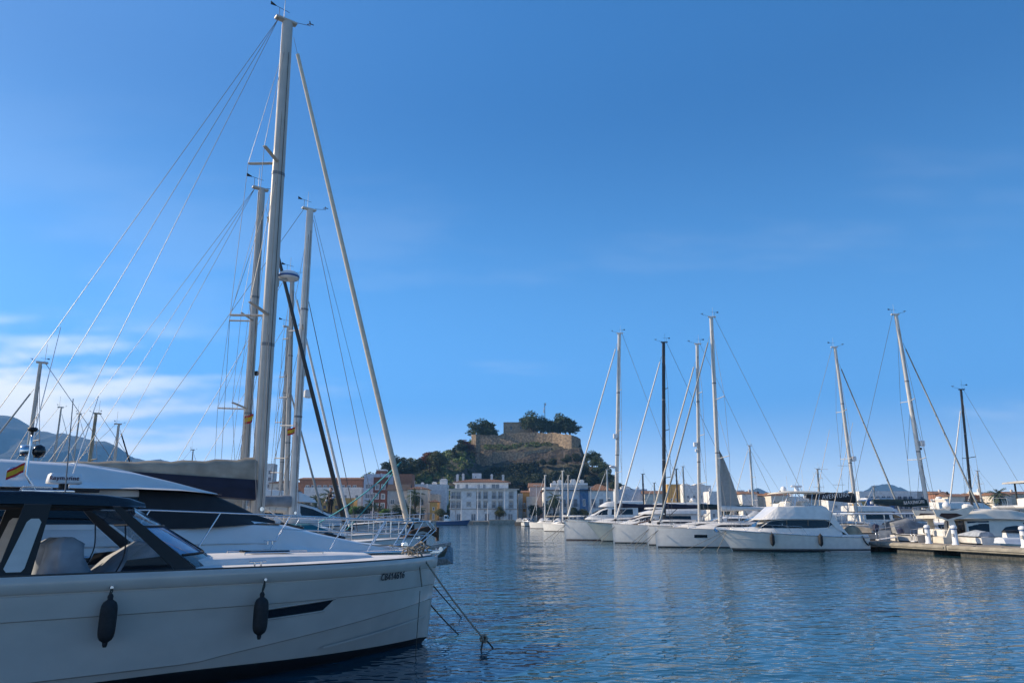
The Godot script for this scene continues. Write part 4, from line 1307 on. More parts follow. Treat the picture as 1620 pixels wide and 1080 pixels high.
func flag(parent: Node3D, p: Vector3, dir: Vector3, w: float, h: float, cols: Array, staff := 0.0, vertical := false):
	# stripes of cloth with a wave in them, on an optional staff
	if staff > 0.0:
		var st := S()
		rod(st, p - Vector3(0, staff, 0), p + Vector3(0, 0.06, 0), 0.014, 6)
		put(st, "flag_staff", M.steel, parent)
	var n := 10
	var f0 := 0.0
	var side := dir.cross(Vector3.UP).normalized()
	var total := 0.0
	for c in cols: total += c[1]
	var fl: Node3D = null
	for c in cols:
		var f1: float = f0 + c[1] / total
		var st := S()
		var rings := []
		for i in n + 1:
			var f := float(i) / n
			var ring := []
			for e in [f0, (f0 + f1) * 0.5, f1]:
				var a: float = f * w if not vertical else lerpf(f0, f1, f) * w
				var yy: float = e * h if not vertical else (e - f0) / (f1 - f0) * h
				ring.append(p + dir * a - Vector3(0, yy + 0.32 * a, 0) + side * 0.10 * w * sin(a / w * 8.0 + yy * 4.0))
			rings.append(ring)
		loft(st, rings, 0)
		var o := put(st, "flag" if fl == null else "stripe", M[c[0]], parent if fl == null else fl)
		if fl == null: fl = o
		f0 = f1

func anchor(parent: Node3D, p: Vector3, s: float, m: Material):
	var st := S()
	box(st, p + Vector3(-0.25, 0.02, 0) * s, Vector3(0.9, 0.07, 0.06) * s, Basis(Vector3.BACK, 0.12), 0.01)
	for k in [-1, 1]:
		loft(st, [[p + Vector3(0.16, 0.06, 0) * s, p + Vector3(0.26, -0.02, 0) * s, p + Vector3(0.18, -0.02, 0) * s], [p + Vector3(-0.02, -0.16, 0.13 * k) * s, p + Vector3(0.14, -0.30, 0.20 * k) * s, p + Vector3(0.0, -0.2, 0.16 * k) * s], [p + Vector3(-0.28, -0.22, 0.05 * k) * s, p + Vector3(-0.2, -0.34, 0.06 * k) * s, p + Vector3(-0.26, -0.26, 0.05 * k) * s]], -1, true, true)
	put(st, "anchor", m, parent)
	st = S()
	box(st, p + Vector3(-0.45, -0.07, 0) * s, Vector3(0.7, 0.06, 0.16) * s, Basis(), 0.01)
	lathe(st, p + Vector3(-0.1, -0.03, -0.07 * s), [[0.05 * s, 0.0], [0.05 * s, 0.14 * s]], 8, Basis(Vector3.RIGHT, PI / 2))
	put(st, "bow_roller", M.steel, parent)

# ---------------------------------------------------------------- sailing yachts
func sailboat(o: Dictionary) -> Node3D:
	# o.mast: where the mast meets the deck (x, z); J ahead of it is the forestay, E behind it the stern
	var turn := deg_to_rad(o.deg)
	var fwd := Vector3(cos(turn), 0, -sin(turn))
	var J: float = o.J
	var E: float = o.E
	var L := J + E + 0.25
	var fb: float = o.get("fb", 1.35)
	var H := {"L": L, "B": o.get("B", 3.6), "fs": o.get("fs", fb * 0.85), "fb": fb, "tm": 0.42, "tw": o.get("tw", 0.82), "full": o.get("full", 1.9), "f0": 0.05, "f1": 0.3, "rake": o.get("rake_bow", 0.25), "draft": 0.5, "stem": 0.03, "trake": 0.3}
	var t := thing("sailing_yacht", o.label, "sailboat", o.mast - fwd * E, turn, o.get("group", ""))
	var hm: Material = M[o.get("hull", "gelcoat")]
	put(hull_mesh(H), "hull", hm, t)
	put(deck_mesh(H, 0.0, 0.99, 0.04, 0.08), "deck", M.deck_white, t)
	put(band(H, 0.0, 0.995, func(_q): return -0.06, func(_q): return 0.09, 0.006), "boot_stripe", M[o.get("boot", "antifoul")], t)
	if o.has("stripe"):
		put(band(H, 0.02, 0.985, func(q): return sheer(H, q) - 0.2, func(q): return sheer(H, q) - 0.14, 0.006), "hull_stripe", M[o.stripe], t)
	for s in [1, -1]:
		rail_part(t, sheer_line(H, 0.0, 0.985, s, 0.02, 0.02), 0.025, "toe_rail", M[o.get("toe", "mast_alu")])
	for q in o.get("ports", []):      # hull windows [t0, t1, y0, y1]
		put(band(H, q[0], q[1], func(_k): return q[2], func(_k): return q[3], 0.008, 6), "hull_window", M.tint_glass, t)
	var dk := fb * 0.95
	# coachroof with side windows
	var cx := E - 2.6
	var stn := [[cx, dk - 0.1, dk + 0.42, H.B * 0.33, H.B * 0.27], [E - 0.6, dk - 0.1, dk + 0.45, H.B * 0.32, H.B * 0.25], [E + 0.9, dk - 0.1, dk + 0.34, H.B * 0.27, H.B * 0.2], [E + J * 0.52, dk - 0.1, dk + 0.06, H.B * 0.16, H.B * 0.1]]
	put(cabin_mesh(stn, 0.16), "coachroof", M.deck_white, t)
	for s in [1, -1]:
		put(pane_strip(stn, [[cx + 0.4, dk + 0.30], [E + 0.2, dk + 0.30]], [[cx + 0.3, dk + 0.14], [E + 0.7, dk + 0.14]], 0.006, s, 0.16, 8), "cabin_window", M.tint_glass, t)
	if o.get("sprayhood", "") != "":
		var sh := [[cx - 1.0, dk + 0.1, dk + 0.9, H.B * 0.33, H.B * 0.28], [cx - 0.3, dk + 0.1, dk + 1.0, H.B * 0.33, H.B * 0.27], [cx + 0.5, dk + 0.3, dk + 0.5, H.B * 0.30, H.B * 0.25]]
		put(cabin_mesh(sh, 0.3), "sprayhood", M[o.sprayhood], t)
	# cockpit coamings and wheel
	var st: SurfaceTool
	for s in [-1, 1]:
		st = S()
		box(st, Vector3(E * 0.22, dk + 0.12, s * H.B * 0.30), Vector3(E * 0.4, 0.3, 0.25), Basis(), 0.05)
		put(st, "cockpit_coaming", M.deck_white, t)
	st = S()
	var wheel := []
	for k in 17: wheel.append(Vector3(E * 0.16, dk + 0.55 + 0.42 * cos(TAU * k / 16), 0.42 * sin(TAU * k / 16)))
	tube(st, wheel, 0.018, 5)
	rod(st, Vector3(E * 0.16 + 0.1, dk, 0), Vector3(E * 0.16, dk + 0.6, 0), 0.06, 6)
	put(st, "steering_wheel", M.steel, t)
	# mast, spreaders, boom
	var top: float = o.top
	var rk: float = o.get("rake", 0.3)
	var mm: Material = M[o.get("mast_mat", "mast_alu")]
	var foot := Vector3(E, dk, 0)
	var head := Vector3(E - rk, top, 0)
	var ch: float = o.get("chord", 0.11)
	var th: float = o.get("thick", 0.075)
	st = S()
	oval_pole(st, foot, head, ch, th, 16, 0.85)
	put(st, "mast", mm, t)
	st = S()
	oval_pole(st, foot + Vector3(-ch - 0.006, 0.5, 0), head + Vector3(-ch * 0.8, -0.1, 0), 0.018, 0.03, 6)
	put(st, "mast_track", M[o.get("track", "wire")], t)
	if not o.get("bare", false):
		for s in [1, -1]:
			st = S()
			rod(st, foot + Vector3(ch * 0.25, 0.9, (th + 0.012) * s), foot.lerp(head, 0.93) + Vector3(ch * 0.25, 0, (th * 0.9 + 0.01) * s), 0.008, 4)
			put(st, "mast_halyard", M.rope_dark, t)
			st = S()
			lathe(st, foot + Vector3(0.02, 0.95, (th + 0.01) * s), [[0.06, 0.0], [0.05, 0.04], [0.045, 0.1], [0.06, 0.13]], 10, Basis(Vector3.RIGHT, PI / 2 * s))
			put(st, "winch", M.steel, t)
		for f in [0.34, 0.67]:
			st = S()
			oval_pole(st, foot.lerp(head, f), foot.lerp(head, f + 0.006), ch + 0.006, th + 0.006, 14)
			put(st, "mast_collar", M.wire, t)
	st = S()
	box(st, head + Vector3(-0.06, 0.03, 0), Vector3(ch * 2.0 + 0.3, 0.09, th * 1.7), Basis(), 0.02)
	rod(st, head + Vector3(-0.15, 0.05, 0.03), head + Vector3(-0.15, 0.85, 0.03), 0.008, 4)
	put(st, "masthead", mm, t)
	var vs := 0.5 if o.get("bare", false) else 1.0
	st = S()
	rod(st, head + Vector3(ch, 0.1, 0), head + Vector3(ch + 0.55, 0.22, 0), 0.009, 4)
	for k in 3:
		var a := k * TAU / 3.0
		rod(st, head + Vector3(ch + 0.55, 0.3, 0), head + Vector3(ch + 0.55, 0.3, 0) + Vector3(cos(a), 0, sin(a)) * 0.12, 0.02, 4)
	rod(st, head + Vector3(ch + 0.55, 0.2, 0), head + Vector3(ch + 0.55, 0.34, 0), 0.012, 4)
	var sensor := put(st, "wind_sensor", M.black_matt, t)
	sensor.scale = Vector3.ONE * vs
	sensor.position = head * (1.0 - vs)
	st = S()
	rod(st, head + Vector3(-0.3, 0.05, 0), head + Vector3(-0.3, 0.42, 0), 0.008, 4)
	rod(st, head + Vector3(-0.62, 0.42, 0.05), head + Vector3(0.05, 0.42, -0.05), 0.009, 4)
	loft(st, [[head + Vector3(-0.62, 0.36, 0.05), head + Vector3(-0.62, 0.5, 0.05)], [head + Vector3(-0.42, 0.4, 0.02), head + Vector3(-0.42, 0.44, 0.02)]], -1)
	var vane := put(st, "wind_vane", M.black_matt, t)
	vane.scale = Vector3.ONE * vs
	vane.position = head * (1.0 - vs)
	var sw := deg_to_rad(o.get("sweep", 20.0))
	var tips := {1: [], -1: []}
	for k in o.spreaders.size():
		var y: float = o.spreaders[k]
		var f: float = (y - dk) / (top - dk)
		var len_: float = o.get("slen", 1.0) * (1.0 - 0.18 * k)
		for s in [1, -1]:
			var a := foot.lerp(head, f)
			var b := a + Vector3(-sin(sw), 0.05, cos(sw) * s) * len_
			st = S()
			var dirn := (b - a).normalized()
			var bs := Basis(dirn, Vector3.UP, dirn.cross(Vector3.UP))
			box(st, (a + b) / 2, Vector3(len_, 0.05, o.get("sthick", 0.09)), bs, 0.02)
			put(st, "spreader", mm, t)
			tips[s].append(b)
	# standing rigging
	var wr: float = o.get("wire", 0.011)
	var wm: Material = M[o.get("wire_mat", "wire")]
	for s in [1, -1]:
		var chain := Vector3(E - 0.25 - sin(sw) * 0.4, fb * 0.95, s * (half_beam(H, (E - 0.3) / L) - 0.12))
		var pts: Array = [chain] + tips[s] + [foot.lerp(head, 0.96)]
		st = S()
		for k in pts.size() - 1: rod(st, pts[k], pts[k + 1], wr, 4)
		put(st, "cap_shroud", wm, t)
		for k in tips[s].size():
			st = S()
			var low: Vector3 = chain + Vector3(0.1, 0, 0) if k == 0 else tips[s][k - 1]
			rod(st, low, foot.lerp(head, (o.spreaders[k] - dk) / (top - dk) - 0.01), wr, 4)
			put(st, "diagonal_shroud", wm, t)
		if o.get("halyards", false):
			for k in 2:
				st = S()
				rod(st, Vector3(E - 0.1 - 0.25 * k, dk + 0.1, s * (0.5 + 0.35 * k)), foot.lerp(head, 0.62 + 0.3 * k), wr * 0.9, 4)
				put(st, "halyard", M.rope, t)
	for k in o.get("backstays", [0.0]):
		st = S()
		rod(st, Vector3(0.25 + k, fb * 0.9, 0.35 * k), head + Vector3(-ch - 0.1, 0.02, 0), wr * 1.1, 4)
		put(st, "backstay", wm, t)
	# forestay with the rolled genoa
	var st0 := Vector3(E + J - 0.05, fb + 0.1, 0)
	var ff: float = o.get("stay_at", 0.95)
	var st1 := foot.lerp(head, ff) + Vector3(ch + 0.02, 0, 0)
	st = S()
	rod(st, st0, st1, wr, 4)
	put(st, "forestay", wm, t)
	var gr: float = o.get("roll", 0.06)
	if gr > 0.0:
		st = S()
		var pts := []
		for k in 13: pts.append(st0.lerp(st1, lerpf(0.025, 0.965, k / 12.0)))
		tube(st, pts, gr * 1.12, 8, gr * 0.7)
		put(st, "furled_sail", M[o.get("sail", "sail_white")], t)
		st = S()
		lathe(st, st0 + Vector3(0, 0.15, 0), [[0.06, 0.0], [0.13, 0.03], [0.13, 0.16], [0.06, 0.19]], 10)
		put(st, "furling_drum", M.black_matt, t)
	for q in o.get("inner_stays", []):    # [distance ahead of the mast, height 0..1, radius, material]
		st = S()
		rod(st, Vector3(E + q[0], fb + 0.1, 0), foot.lerp(head, q[1]) + Vector3(ch, 0, 0), q[2], 6)
		put(st, "inner_stay", M[q[3]], t)
	# boom with its cover
	if o.has("boom"):
		var bo: Dictionary = o.boom
		var b0 := Vector3(E - ch - 0.1, bo.y, 0)
		var b1 := Vector3(E - bo.len, bo.y + bo.get("rise", 0.1), 0)
		st = S()
		tube(st, [b0, b1], 0.10, 10)
		put(st, "boom", mm, t)
		if bo.has("cover"):
			var rings := []
			var n := 18
			for k in n + 1:
				var f := float(k) / n
				var c := b0.lerp(b1, f) + Vector3(0.15, -0.1, 0)
				var hh: float = lerpf(bo.h, bo.h * bo.get("end", 0.45), pow(f, 0.8)) * (1.0 + 0.03 * sin(k * 2.1))
				var ww: float = bo.get("w", 0.19) * (1.0 + 0.08 * sin(k * 1.7))
				var ring := []
				for p in [[0.0, -0.03], [1.0, 0.06], [1.05, 0.42], [0.7, 0.82], [0.12, 1.0], [-0.12, 1.0], [-0.7, 0.82], [-1.05, 0.42], [-1.0, 0.06]]:
					ring.append(c + Vector3(0, hh * p[1], ww * p[0]))
				rings.append(ring)
			st = S()
			loft(st, rings, 0, true, true)
			put(st, "sail_cover", M[bo.cover], t)
			if bo.has("skirt"):
				st = S()
				var sr := []
				for k in n + 1:
					var f := float(k) / n
					var c := b0.lerp(b1, f) + Vector3(0.15, -0.12, 0)
					var ring := []
					var hh: float = bo.h * lerpf(bo.get("skirt_h", 0.5), 0.34, f)
					var ww: float = bo.get("w", 0.19) * 1.14
					for p in [[0.0, -0.06], [1.0, 0.0], [1.08, 0.5], [1.06, 1.0], [-1.06, 1.0], [-1.08, 0.5], [-1.0, 0.0]]:
						ring.append(c + Vector3(0, hh * p[1], ww * p[0]))
					sr.append(ring)
				loft(st, sr, -1, true, true)
				put(st, "cover_skirt", M[bo.skirt], t)
			if bo.has("text"):
				var s: int = bo.get("side", 1)
				var bx := Vector3(-1, bo.get("tilt", 0.0), 0).normalized() * -s
				var tb := Basis(bx, Vector3.UP, Vector3(0, 0, s))
				var lo := lettering(bo.text, bo.th, M.letter_white, t, Transform3D(tb, Vector3(E - bo.tx, bo.y + bo.ty, s * (bo.get("w", 0.19) * 1.12 + 0.015))))
		if bo.get("vang", true):
			st = S()
			rod(st, Vector3(E - ch, dk + 0.5, 0), Vector3(E - 1.2, bo.y - 0.08, 0), 0.03, 6)
			put(st, "boom_vang", mm, t)
	if o.has("radar"):
		var ry: float = o.radar
		var p := foot.lerp(head, (ry - dk) / (top - dk)) + Vector3(ch + 0.32, 0, 0)
		st = S()
		lathe(st, p, [[0.1, -0.02], [0.29, 0.0], [0.31, 0.08], [0.29, 0.17], [0.2, 0.23], [0.03, 0.25]], 18)
		var ro := put(st, "radar_dome", M.white_plastic, t)
		st = S()
		lathe(st, p, [[0.3, 0.045], [0.316, 0.05], [0.316, 0.10], [0.3, 0.11]], 18)
		put(st, "band", M.blue_paint, ro)
		st = S()
		box(st, p + Vector3(-0.3, -0.06, 0), Vector3(0.5, 0.05, 0.12)); box(st, p + Vector3(-0.36, -0.2, 0), Vector3(0.12, 0.22, 0.1))
		put(st, "radar_bracket", mm, t)
	for q in o.get("boxes", []):     # small lamps or reflectors on the mast [height, ahead, size]
		st = S()
		box(st, foot.lerp(head, (q[0] - dk) / (top - dk)) + Vector3(ch + q[1], 0, 0), Vector3(q[2], q[2] * 1.2, q[2]), Basis(), 0.03)
		put(st, "mast_lamp", M[q[3] if q.size() > 3 else "white_plastic"], t)
	# pulpit, stanchions, lifelines
	if not o.get("bare", false):
		st = S()
		var hh := 0.62
		for y in [0.3, 0.62]:
			var l1 := sheer_line(H, 0.90, 0.985, 1, y, 0.06, 4)
			var l2 := sheer_line(H, 0.90, 0.985, -1, y, 0.06, 4)
			l2.reverse()
			tube(st, l1 + l2, 0.014, 5)
		for s in [1, -1]:
			for tt in [0.90, 0.955]:
				var l := sheer_line(H, tt, tt + 0.001, s, 0.0, 0.06, 1)
				rod(st, l[0], l[0] + Vector3(0, hh, 0), 0.014, 5)
		put(st, "pulpit", M.steel, t)
		for s in [1, -1]:
			for k in 5:
				st = S()
				var l := sheer_line(H, 0.1 + 0.17 * k, 0.2, s, 0.0, 0.06, 1)
				rod(st, l[0], l[0] + Vector3(0, hh, 0), 0.012, 5)
				put(st, "stanchion", M.steel, t)
			for y in [0.32, 0.61]:
				rail_part(t, sheer_line(H, 0.02, 0.90, s, y, 0.06, 12), 0.006, "lifeline", M.wire)
	if o.get("anchor", "") != "":
		anchor(t, Vector3(L + 0.1, fb + 0.05, 0), 0.8, M[o.anchor])
	if o.has("flag"):
		var q: Array = o.flag
		flag(t, foot.lerp(head, (q[0] - dk) / (top - dk)) + Vector3(q[1], 0, q[2]), q[3], 0.42, 0.28, [["flag_red", 1], ["flag_yellow", 2], ["flag_red", 1]])
	t.set_meta("H", 0)
	t.remove_meta("H")
	return t

func bow_of(o: Dictionary, y: float) -> Vector3:
	var turn := deg_to_rad(o.deg)
	return o.mast + Vector3(cos(turn), 0, -sin(turn)) * (o.J + 0.15) + Vector3(0, y, 0)

# ---------------------------------------------------------------- the near day boat
const NEAR_BOW := Vector3(-1.42, 0, -14.14)
const HEAD := 38.0

func day_boat():
	var turn := deg_to_rad(HEAD)
	var fwd := Vector3(cos(turn), 0, -sin(turn))
	var L := 10.0
	var H := {"L": L, "B": 3.06, "fs": 1.53, "fb": 1.50, "tm": 0.56, "tw": 0.96, "full": 2.35, "stem": 0.05, "f0": 0.05, "f1": 0.42, "rake": 0.16, "draft": 0.4, "fp": 1.0}
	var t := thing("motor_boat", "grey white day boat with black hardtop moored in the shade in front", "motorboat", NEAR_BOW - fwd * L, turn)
	var knee := func(q): return 1.04 - 0.03 * q
	var chine := func(q): return 0.34 + 0.42 * pow(clampf((q - 0.55) / 0.45, 0.0, 1.0), 0.8)
	var paint := func(q): return lerpf(0.24, 0.10, smoothstep(0.5, 1.0, q))
	var ts := stations(40)
	var white := S()
	var dark := S()
	# rows of the section: each row is one smooth strip, [height function, offset outwards]
	var rows := [
		[[0, -0.05, 0.0], [0, -0.02, 0.012], [0, 0.0, 0.016], [0, -0.09, 0.024], [0, -0.16, 0.022], [0, -0.195, 0.006]],
		[[0, -0.195, 0.006], [0, -0.20, -0.024], [0, -0.222, -0.024], [0, -0.228, -0.004]],
		[[0, -0.228, -0.004], [0, -0.34, 0.0], [1, 0.0, 0.0]],
		[[1, 0.0, 0.0], [1, -0.014, -0.022]],
		[[1, -0.014, -0.022], [1, -0.14, -0.022], [1, -0.32, -0.02], [2, 0.0, -0.01]],
		[[2, 0.0, -0.01], [2, -0.02, -0.045]],
		[[2, -0.02, -0.045], [3, 0.02, -0.06], [3, 0.0, -0.065]]]
	rows[0] = [[0, 0.0, -0.02], [0, -0.012, 0.006], [0, -0.08, 0.022], [0, -0.15, 0.022], [0, -0.195, 0.006]]
	var pt := func(q: float, r: Array, s: int) -> Vector3:
		var y: float = [sheer(H, q), knee.call(q), chine.call(q), paint.call(q)][r[0]] + r[1]
		if r[0] == 1: y = maxf(y, chine.call(q) + 0.012)
		if r[0] == 2 and y < paint.call(q) + 0.015: y = paint.call(q) + 0.015
		if r[0] == 3: y = minf(y, chine.call(q) - 0.03) if r[1] > 0.0 else y
		var p := hp(H, q, y)
		if r[0] >= 2: p.z *= 1.0 - 0.10 * smoothstep(0.6, 0.95, q) * (1.0 if r[0] == 3 else 0.2)
		return Vector3(p.x, y, maxf(p.z + r[2], 0.012) * s)
	for s in [1, -1]:
		for k in rows.size():
			var rings := []
			for q in ts:
				var ring := []
				for r in rows[k]: ring.append(pt.call(q, r, s))
				rings.append(ring)
			loft(white, rings, k + 1)
		var rings := []
		for q in ts:
			var p: Vector3 = pt.call(q, [3, 0.0, -0.065], s)
			rings.append([p, Vector3(p.x - 0.1 * q, p.y * 0.3, p.z * 0.93), Vector3(p.x - 0.4 * q * q, -0.3, p.z * 0.45), Vector3(p.x - 0.6 * q * q, -0.4, 0)])
		loft(dark, rings, 1)
	# closed stem and transom
	for k in rows.size():
		for i in rows[k].size() - 1:
			quad(white, pt.call(1.0, rows[k][i], 1), pt.call(1.0, rows[k][i + 1], 1), pt.call(1.0, rows[k][i + 1], -1), pt.call(1.0, rows[k][i], -1))
			quad(white, pt.call(0.0, rows[k][i], 1), pt.call(0.0, rows[k][i + 1], 1), pt.call(0.0, rows[k][i + 1], -1), pt.call(0.0, rows[k][i], -1))
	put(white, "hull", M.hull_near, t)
	put(dark, "bottom", M.antifoul, t)
	for s in [1, -1]:
		rail_part(t, sheer_line(H, 0.0, 0.985, s, 0.006, 0.035, 30), 0.016, "toe_rail", M.toe_rail)
	# spray rail low at the bow, hull window, registration
	put(band(H, 0.74, 0.985, func(q): return lerpf(0.30, 0.47, (q - 0.74) / 0.25) - 0.014, func(q): return lerpf(0.30, 0.47, (q - 0.74) / 0.25) + 0.014, 0.002, 16), "spray_rail", M.hull_near, t)
	for s in [1, -1]:
		var st := S()
		var rings := []
		for k in 13:
			var f := k / 12.0
			var xb := lerpf(6.30, 7.28, f); var xt := lerpf(6.30, 7.45, f)
			var a := hp(H, xb / L, lerpf(0.815, 0.85, f)); var b := hp(H, xt / L, lerpf(0.925, 0.985, f))
			rings.append([Vector3(a.x, a.y, (a.z - 0.015) * s), Vector3(b.x, b.y, (b.z - 0.015) * s), Vector3(b.x, b.y, (b.z - 0.06) * s), Vector3(a.x, a.y, (a.z - 0.06) * s)])
		loft(st, rings, -1, true, true)
		put(st, "hull_window", M.black_gloss, t)
		st = S()
		var pa := hp(H, 0.665, 0.9)
		for e in [[6.27, 0.80, 7.31, 0.836], [6.27, 0.94, 7.49, 1.0]]:
			var l := []
			for k in 9:
				var x := lerpf(e[0], e[2], k / 8.0)
				var q := hp(H, x / L, lerpf(e[1], e[3], k / 8.0))
				l.append(Vector3(q.x, q.y, (q.z - 0.016) * s))
			tube(st, l, 0.012, 4)
		put(st, "window_trim", M.hull_near, t)
	var ta := hp(H, 0.84, 1.25); var tb := hp(H, 0.89, 1.25)
	var dirn := (Vector3(tb.x, 0, tb.z) - Vector3(ta.x, 0, ta.z)).normalized()
	var out := Vector3(-dirn.z, 0, dirn.x)
	lettering("CB414616", 0.105, M.letter_black, t, Transform3D(Basis(dirn, Vector3.UP, out), (ta + tb) / 2 + out * 0.012 + Vector3(0, 0.0, 0)), 1, 0.18)
	# foredeck with its low trunk and hatch; side decks; cockpit
	var st := S()
	var rings := []
	for k in 25:
		var q := lerpf(0.50, 0.99, k / 24.0)
		var p := hp(H, q, sheer(H, q))
		var ring := []
		for f in [-1.0, -0.7, -0.35, 0.0, 0.35, 0.7, 1.0]:
			ring.append(Vector3(p.x - 0.02, sheer(H, q) - 0.012 + 0.045 * (1.0 - f * f), (p.z - 0.045) * f))
		rings.append(ring)
	loft(st, rings, 1)
	put(st, "foredeck", M.deck_white, t)
	var trunk := [[5.4, 1.45, 1.62, 0.98, 0.92], [6.6, 1.45, 1.625, 0.9, 0.84], [7.9, 1.45, 1.60, 0.62, 0.55], [8.5, 1.45, 1.57, 0.4, 0.34]]
	put(cabin_mesh(trunk, 0.06), "deck_trunk", M.deck_white, t)
	st = S()
	box(st, Vector3(6.75, 1.668, 0.0), Vector3(0.62, 0.04, 0.62), Basis(), 0.015)
	put(st, "deck_hatch", M.tint_glass, t)
	st = S()
	for z in [0.42, -0.42]:
		rod(st, Vector3(6.3, 1.67, z), Vector3(7.6, 1.65, z * 0.8), 0.012, 6)
		for e in [0.0, 1.0]:
			var pp := Vector3(6.3, 1.67, z).lerp(Vector3(7.6, 1.65, z * 0.8), e)
			rod(st, pp, pp - Vector3(0, 0.07, 0), 0.012, 6)
	put(st, "hand_rail", M.steel, t)
	st = S()
	for s in [1, -1]:
		var rr := []
		for k in 9:
			var x := lerpf(0.2, 5.2, k / 8.0)
			rr.append([Vector3(x, 1.50, s * 1.48), Vector3(x, 1.505, s * 1.22), Vector3(x, 0.8, s * 1.2)])
		loft(st, rr, -1)
	box(st, Vector3(2.6, 0.78, 0), Vector3(5.2, 0.06, 2.4))
	box(st, Vector3(5.22, 1.15, 0), Vector3(0.06, 0.76, 2.4))
	put(st, "cockpit_liner", M.deck_white, t)
	# covered seat and covered helm console
	seat_cover(t, Vector3(4.0, 0.82, 0.45), 0.80, 0.75, 1.12, 3)
	seat_cover(t, Vector3(4.0, 0.82, -0.45), 0.80, 0.75, 1.10, 4)
	var con := [[4.35, 0.82, 1.40, 0.95, 0.9], [4.6, 0.82, 1.62, 0.97, 0.9], [4.95, 0.82, 1.84, 0.98, 0.85], [5.25, 0.82, 1.80, 0.98, 0.85], [5.4, 0.82, 1.62, 0.98, 0.9]]
	put(cabin_mesh(con, 0.16, 3), "console_cover", M.blue_canvas, t)
	# hardtop
	var top := [[0.6, 2.36, 2.46, 1.12, 1.1], [1.6, 2.36, 2.50, 1.15, 1.13], [3.4, 2.36, 2.52, 1.15, 1.13], [4.2, 2.345, 2.485, 1.12, 1.10], [4.52, 2.33, 2.45, 1.05, 1.0], [4.74, 2.33, 2.385, 0.92, 0.86]]
	put(cabin_mesh(top, 0.07, 4), "hardtop", M.black_gloss, t)
	st = S()
	rod(st, Vector3(0.8, 2.35, 1.0), Vector3(4.5, 2.33, 1.0), 0.04, 6); rod(st, Vector3(0.8, 2.35, -1.0), Vector3(4.5, 2.33, -1.0), 0.04, 6)
	put(st, "hardtop_beam", M.black_matt, t)
	for s in [1, -1]:
		var tf := Transform3D(Basis(Vector3.RIGHT, 0.06 * s), Vector3(0, 0, 1.12 * s))
		# black side frame with a pale panel, leaning forward
		st = S()
		prism(st, PackedVector2Array([Vector2(3.12, 1.46), Vector2(3.48, 1.46), Vector2(3.59, 2.36), Vector2(3.31, 2.36)]), -0.03, 0.03, tf)
		var fr := put(st, "side_frame", M.black_matt, t)
		st = S()
		prism(st, PackedVector2Array([Vector2(3.23, 1.57), Vector2(3.38, 1.57), Vector2(3.41, 1.61), Vector2(3.51, 2.15), Vector2(3.48, 2.19), Vector2(3.40, 2.19), Vector2(3.36, 2.15), Vector2(3.20, 1.61)]), -0.036, 0.036, tf)
		put(st, "side_panel", M.panel_white, fr)
		st = S()
		prism(st, PackedVector2Array([Vector2(1.0, 1.5), Vector2(1.35, 1.5), Vector2(1.7, 2.36), Vector2(1.4, 2.36)]), -0.03, 0.03, tf)
		put(st, "side_frame", M.black_matt, t)
		# windscreen post and lower black quarter panel
		st = S()
		prism(st, PackedVector2Array([Vector2(5.14, 1.50), Vector2(5.42, 1.50), Vector2(4.56, 2.18), Vector2(4.36, 2.34), Vector2(4.27, 2.34), Vector2(4.46, 2.12)]), -0.03, 0.03, tf)
		put(st, "windscreen_post", M.black_matt, t)
		st = S()
		prism(st, PackedVector2Array([Vector2(4.45, 1.49), Vector2(5.13, 1.50), Vector2(4.92, 1.70), Vector2(4.52, 1.66)]), -0.015, 0.015, tf)
		put(st, "quarter_panel", M.black_gloss, t)
		st = S()
		prism(st, PackedVector2Array([Vector2(4.53, 1.664), Vector2(4.91, 1.704), Vector2(4.48, 2.07)]), -0.004, 0.004, tf)
		put(st, "quarter_window", M.clear_pane, t)
		st = S()
		tube(st, curve([Vector3(4.47, 2.1, 1.12 * s), Vector3(4.50, 1.75, 1.13 * s), Vector3(4.42, 1.5, 1.13 * s)], 4), 0.010, 5)
		put(st, "window_seam", M.rubber, t)
	# windscreen in three strips: clear dodger above, glass, dark dash below
	var arc := func(f: float, a: float) -> Vector3:
		var c := cos(a * 1.25)
		return Vector3(lerpf(5.44, 4.34, f) + lerpf(0.58, 0.40, f) * (c - cos(1.25)) / (1.0 - cos(1.25)), lerpf(1.52, 2.33, f) + 0.02 * sin(f * PI), lerpf(1.10, 1.0, f) * a)
	for e in [[0.0, 0.2, "dash_panel", "black_gloss"], [0.2, 0.66, "windscreen", "windscreen"], [0.66, 1.0, "dodger", "clear_film"]]:
		st = S()
		var rr := []
		for i in 7:
			var f := lerpf(e[0], e[1], i / 6.0)
			var ring := []
			for k in 15:
				var p: Vector3 = arc.call(f, lerpf(-1.0, 1.0, k / 14.0))
				if e[2] == "dodger": p += Vector3(0.02 * sin(k * 1.9 + f * 6.0), 0.012 * sin(k * 2.7), 0)
				ring.append(p)
			rr.append(ring)
		loft(st, rr, 1)
		put(st, e[2], M[e[3]], t)
	for f in [0.2, 0.66]:
		st = S()
		var l := []
		for k in 15: l.append(arc.call(f, lerpf(-1.0, 1.0, k / 14.0)) + Vector3(0.008, 0.006, 0))
		tube(st, l, 0.014, 5)
		put(st, "windscreen_rail", M.rubber, t)
	st = S()
	var wl := []
	for k in 7: wl.append(arc.call(k / 6.0 * 0.66, 0.0) + Vector3(0.008, 0.006, 0))
	tube(st, wl, 0.014, 5)
	put(st, "windscreen_mullion", M.rubber, t)
	st = S()
	rod(st, arc.call(0.21, 0.35) + Vector3(0.02, 0.02, 0), arc.call(0.55, 0.5) + Vector3(0.02, 0.02, 0), 0.008, 5)
	put(st, "wiper", M.rubber, t)
	# on the hardtop: radar, mast with lamps, flag
	st = S()
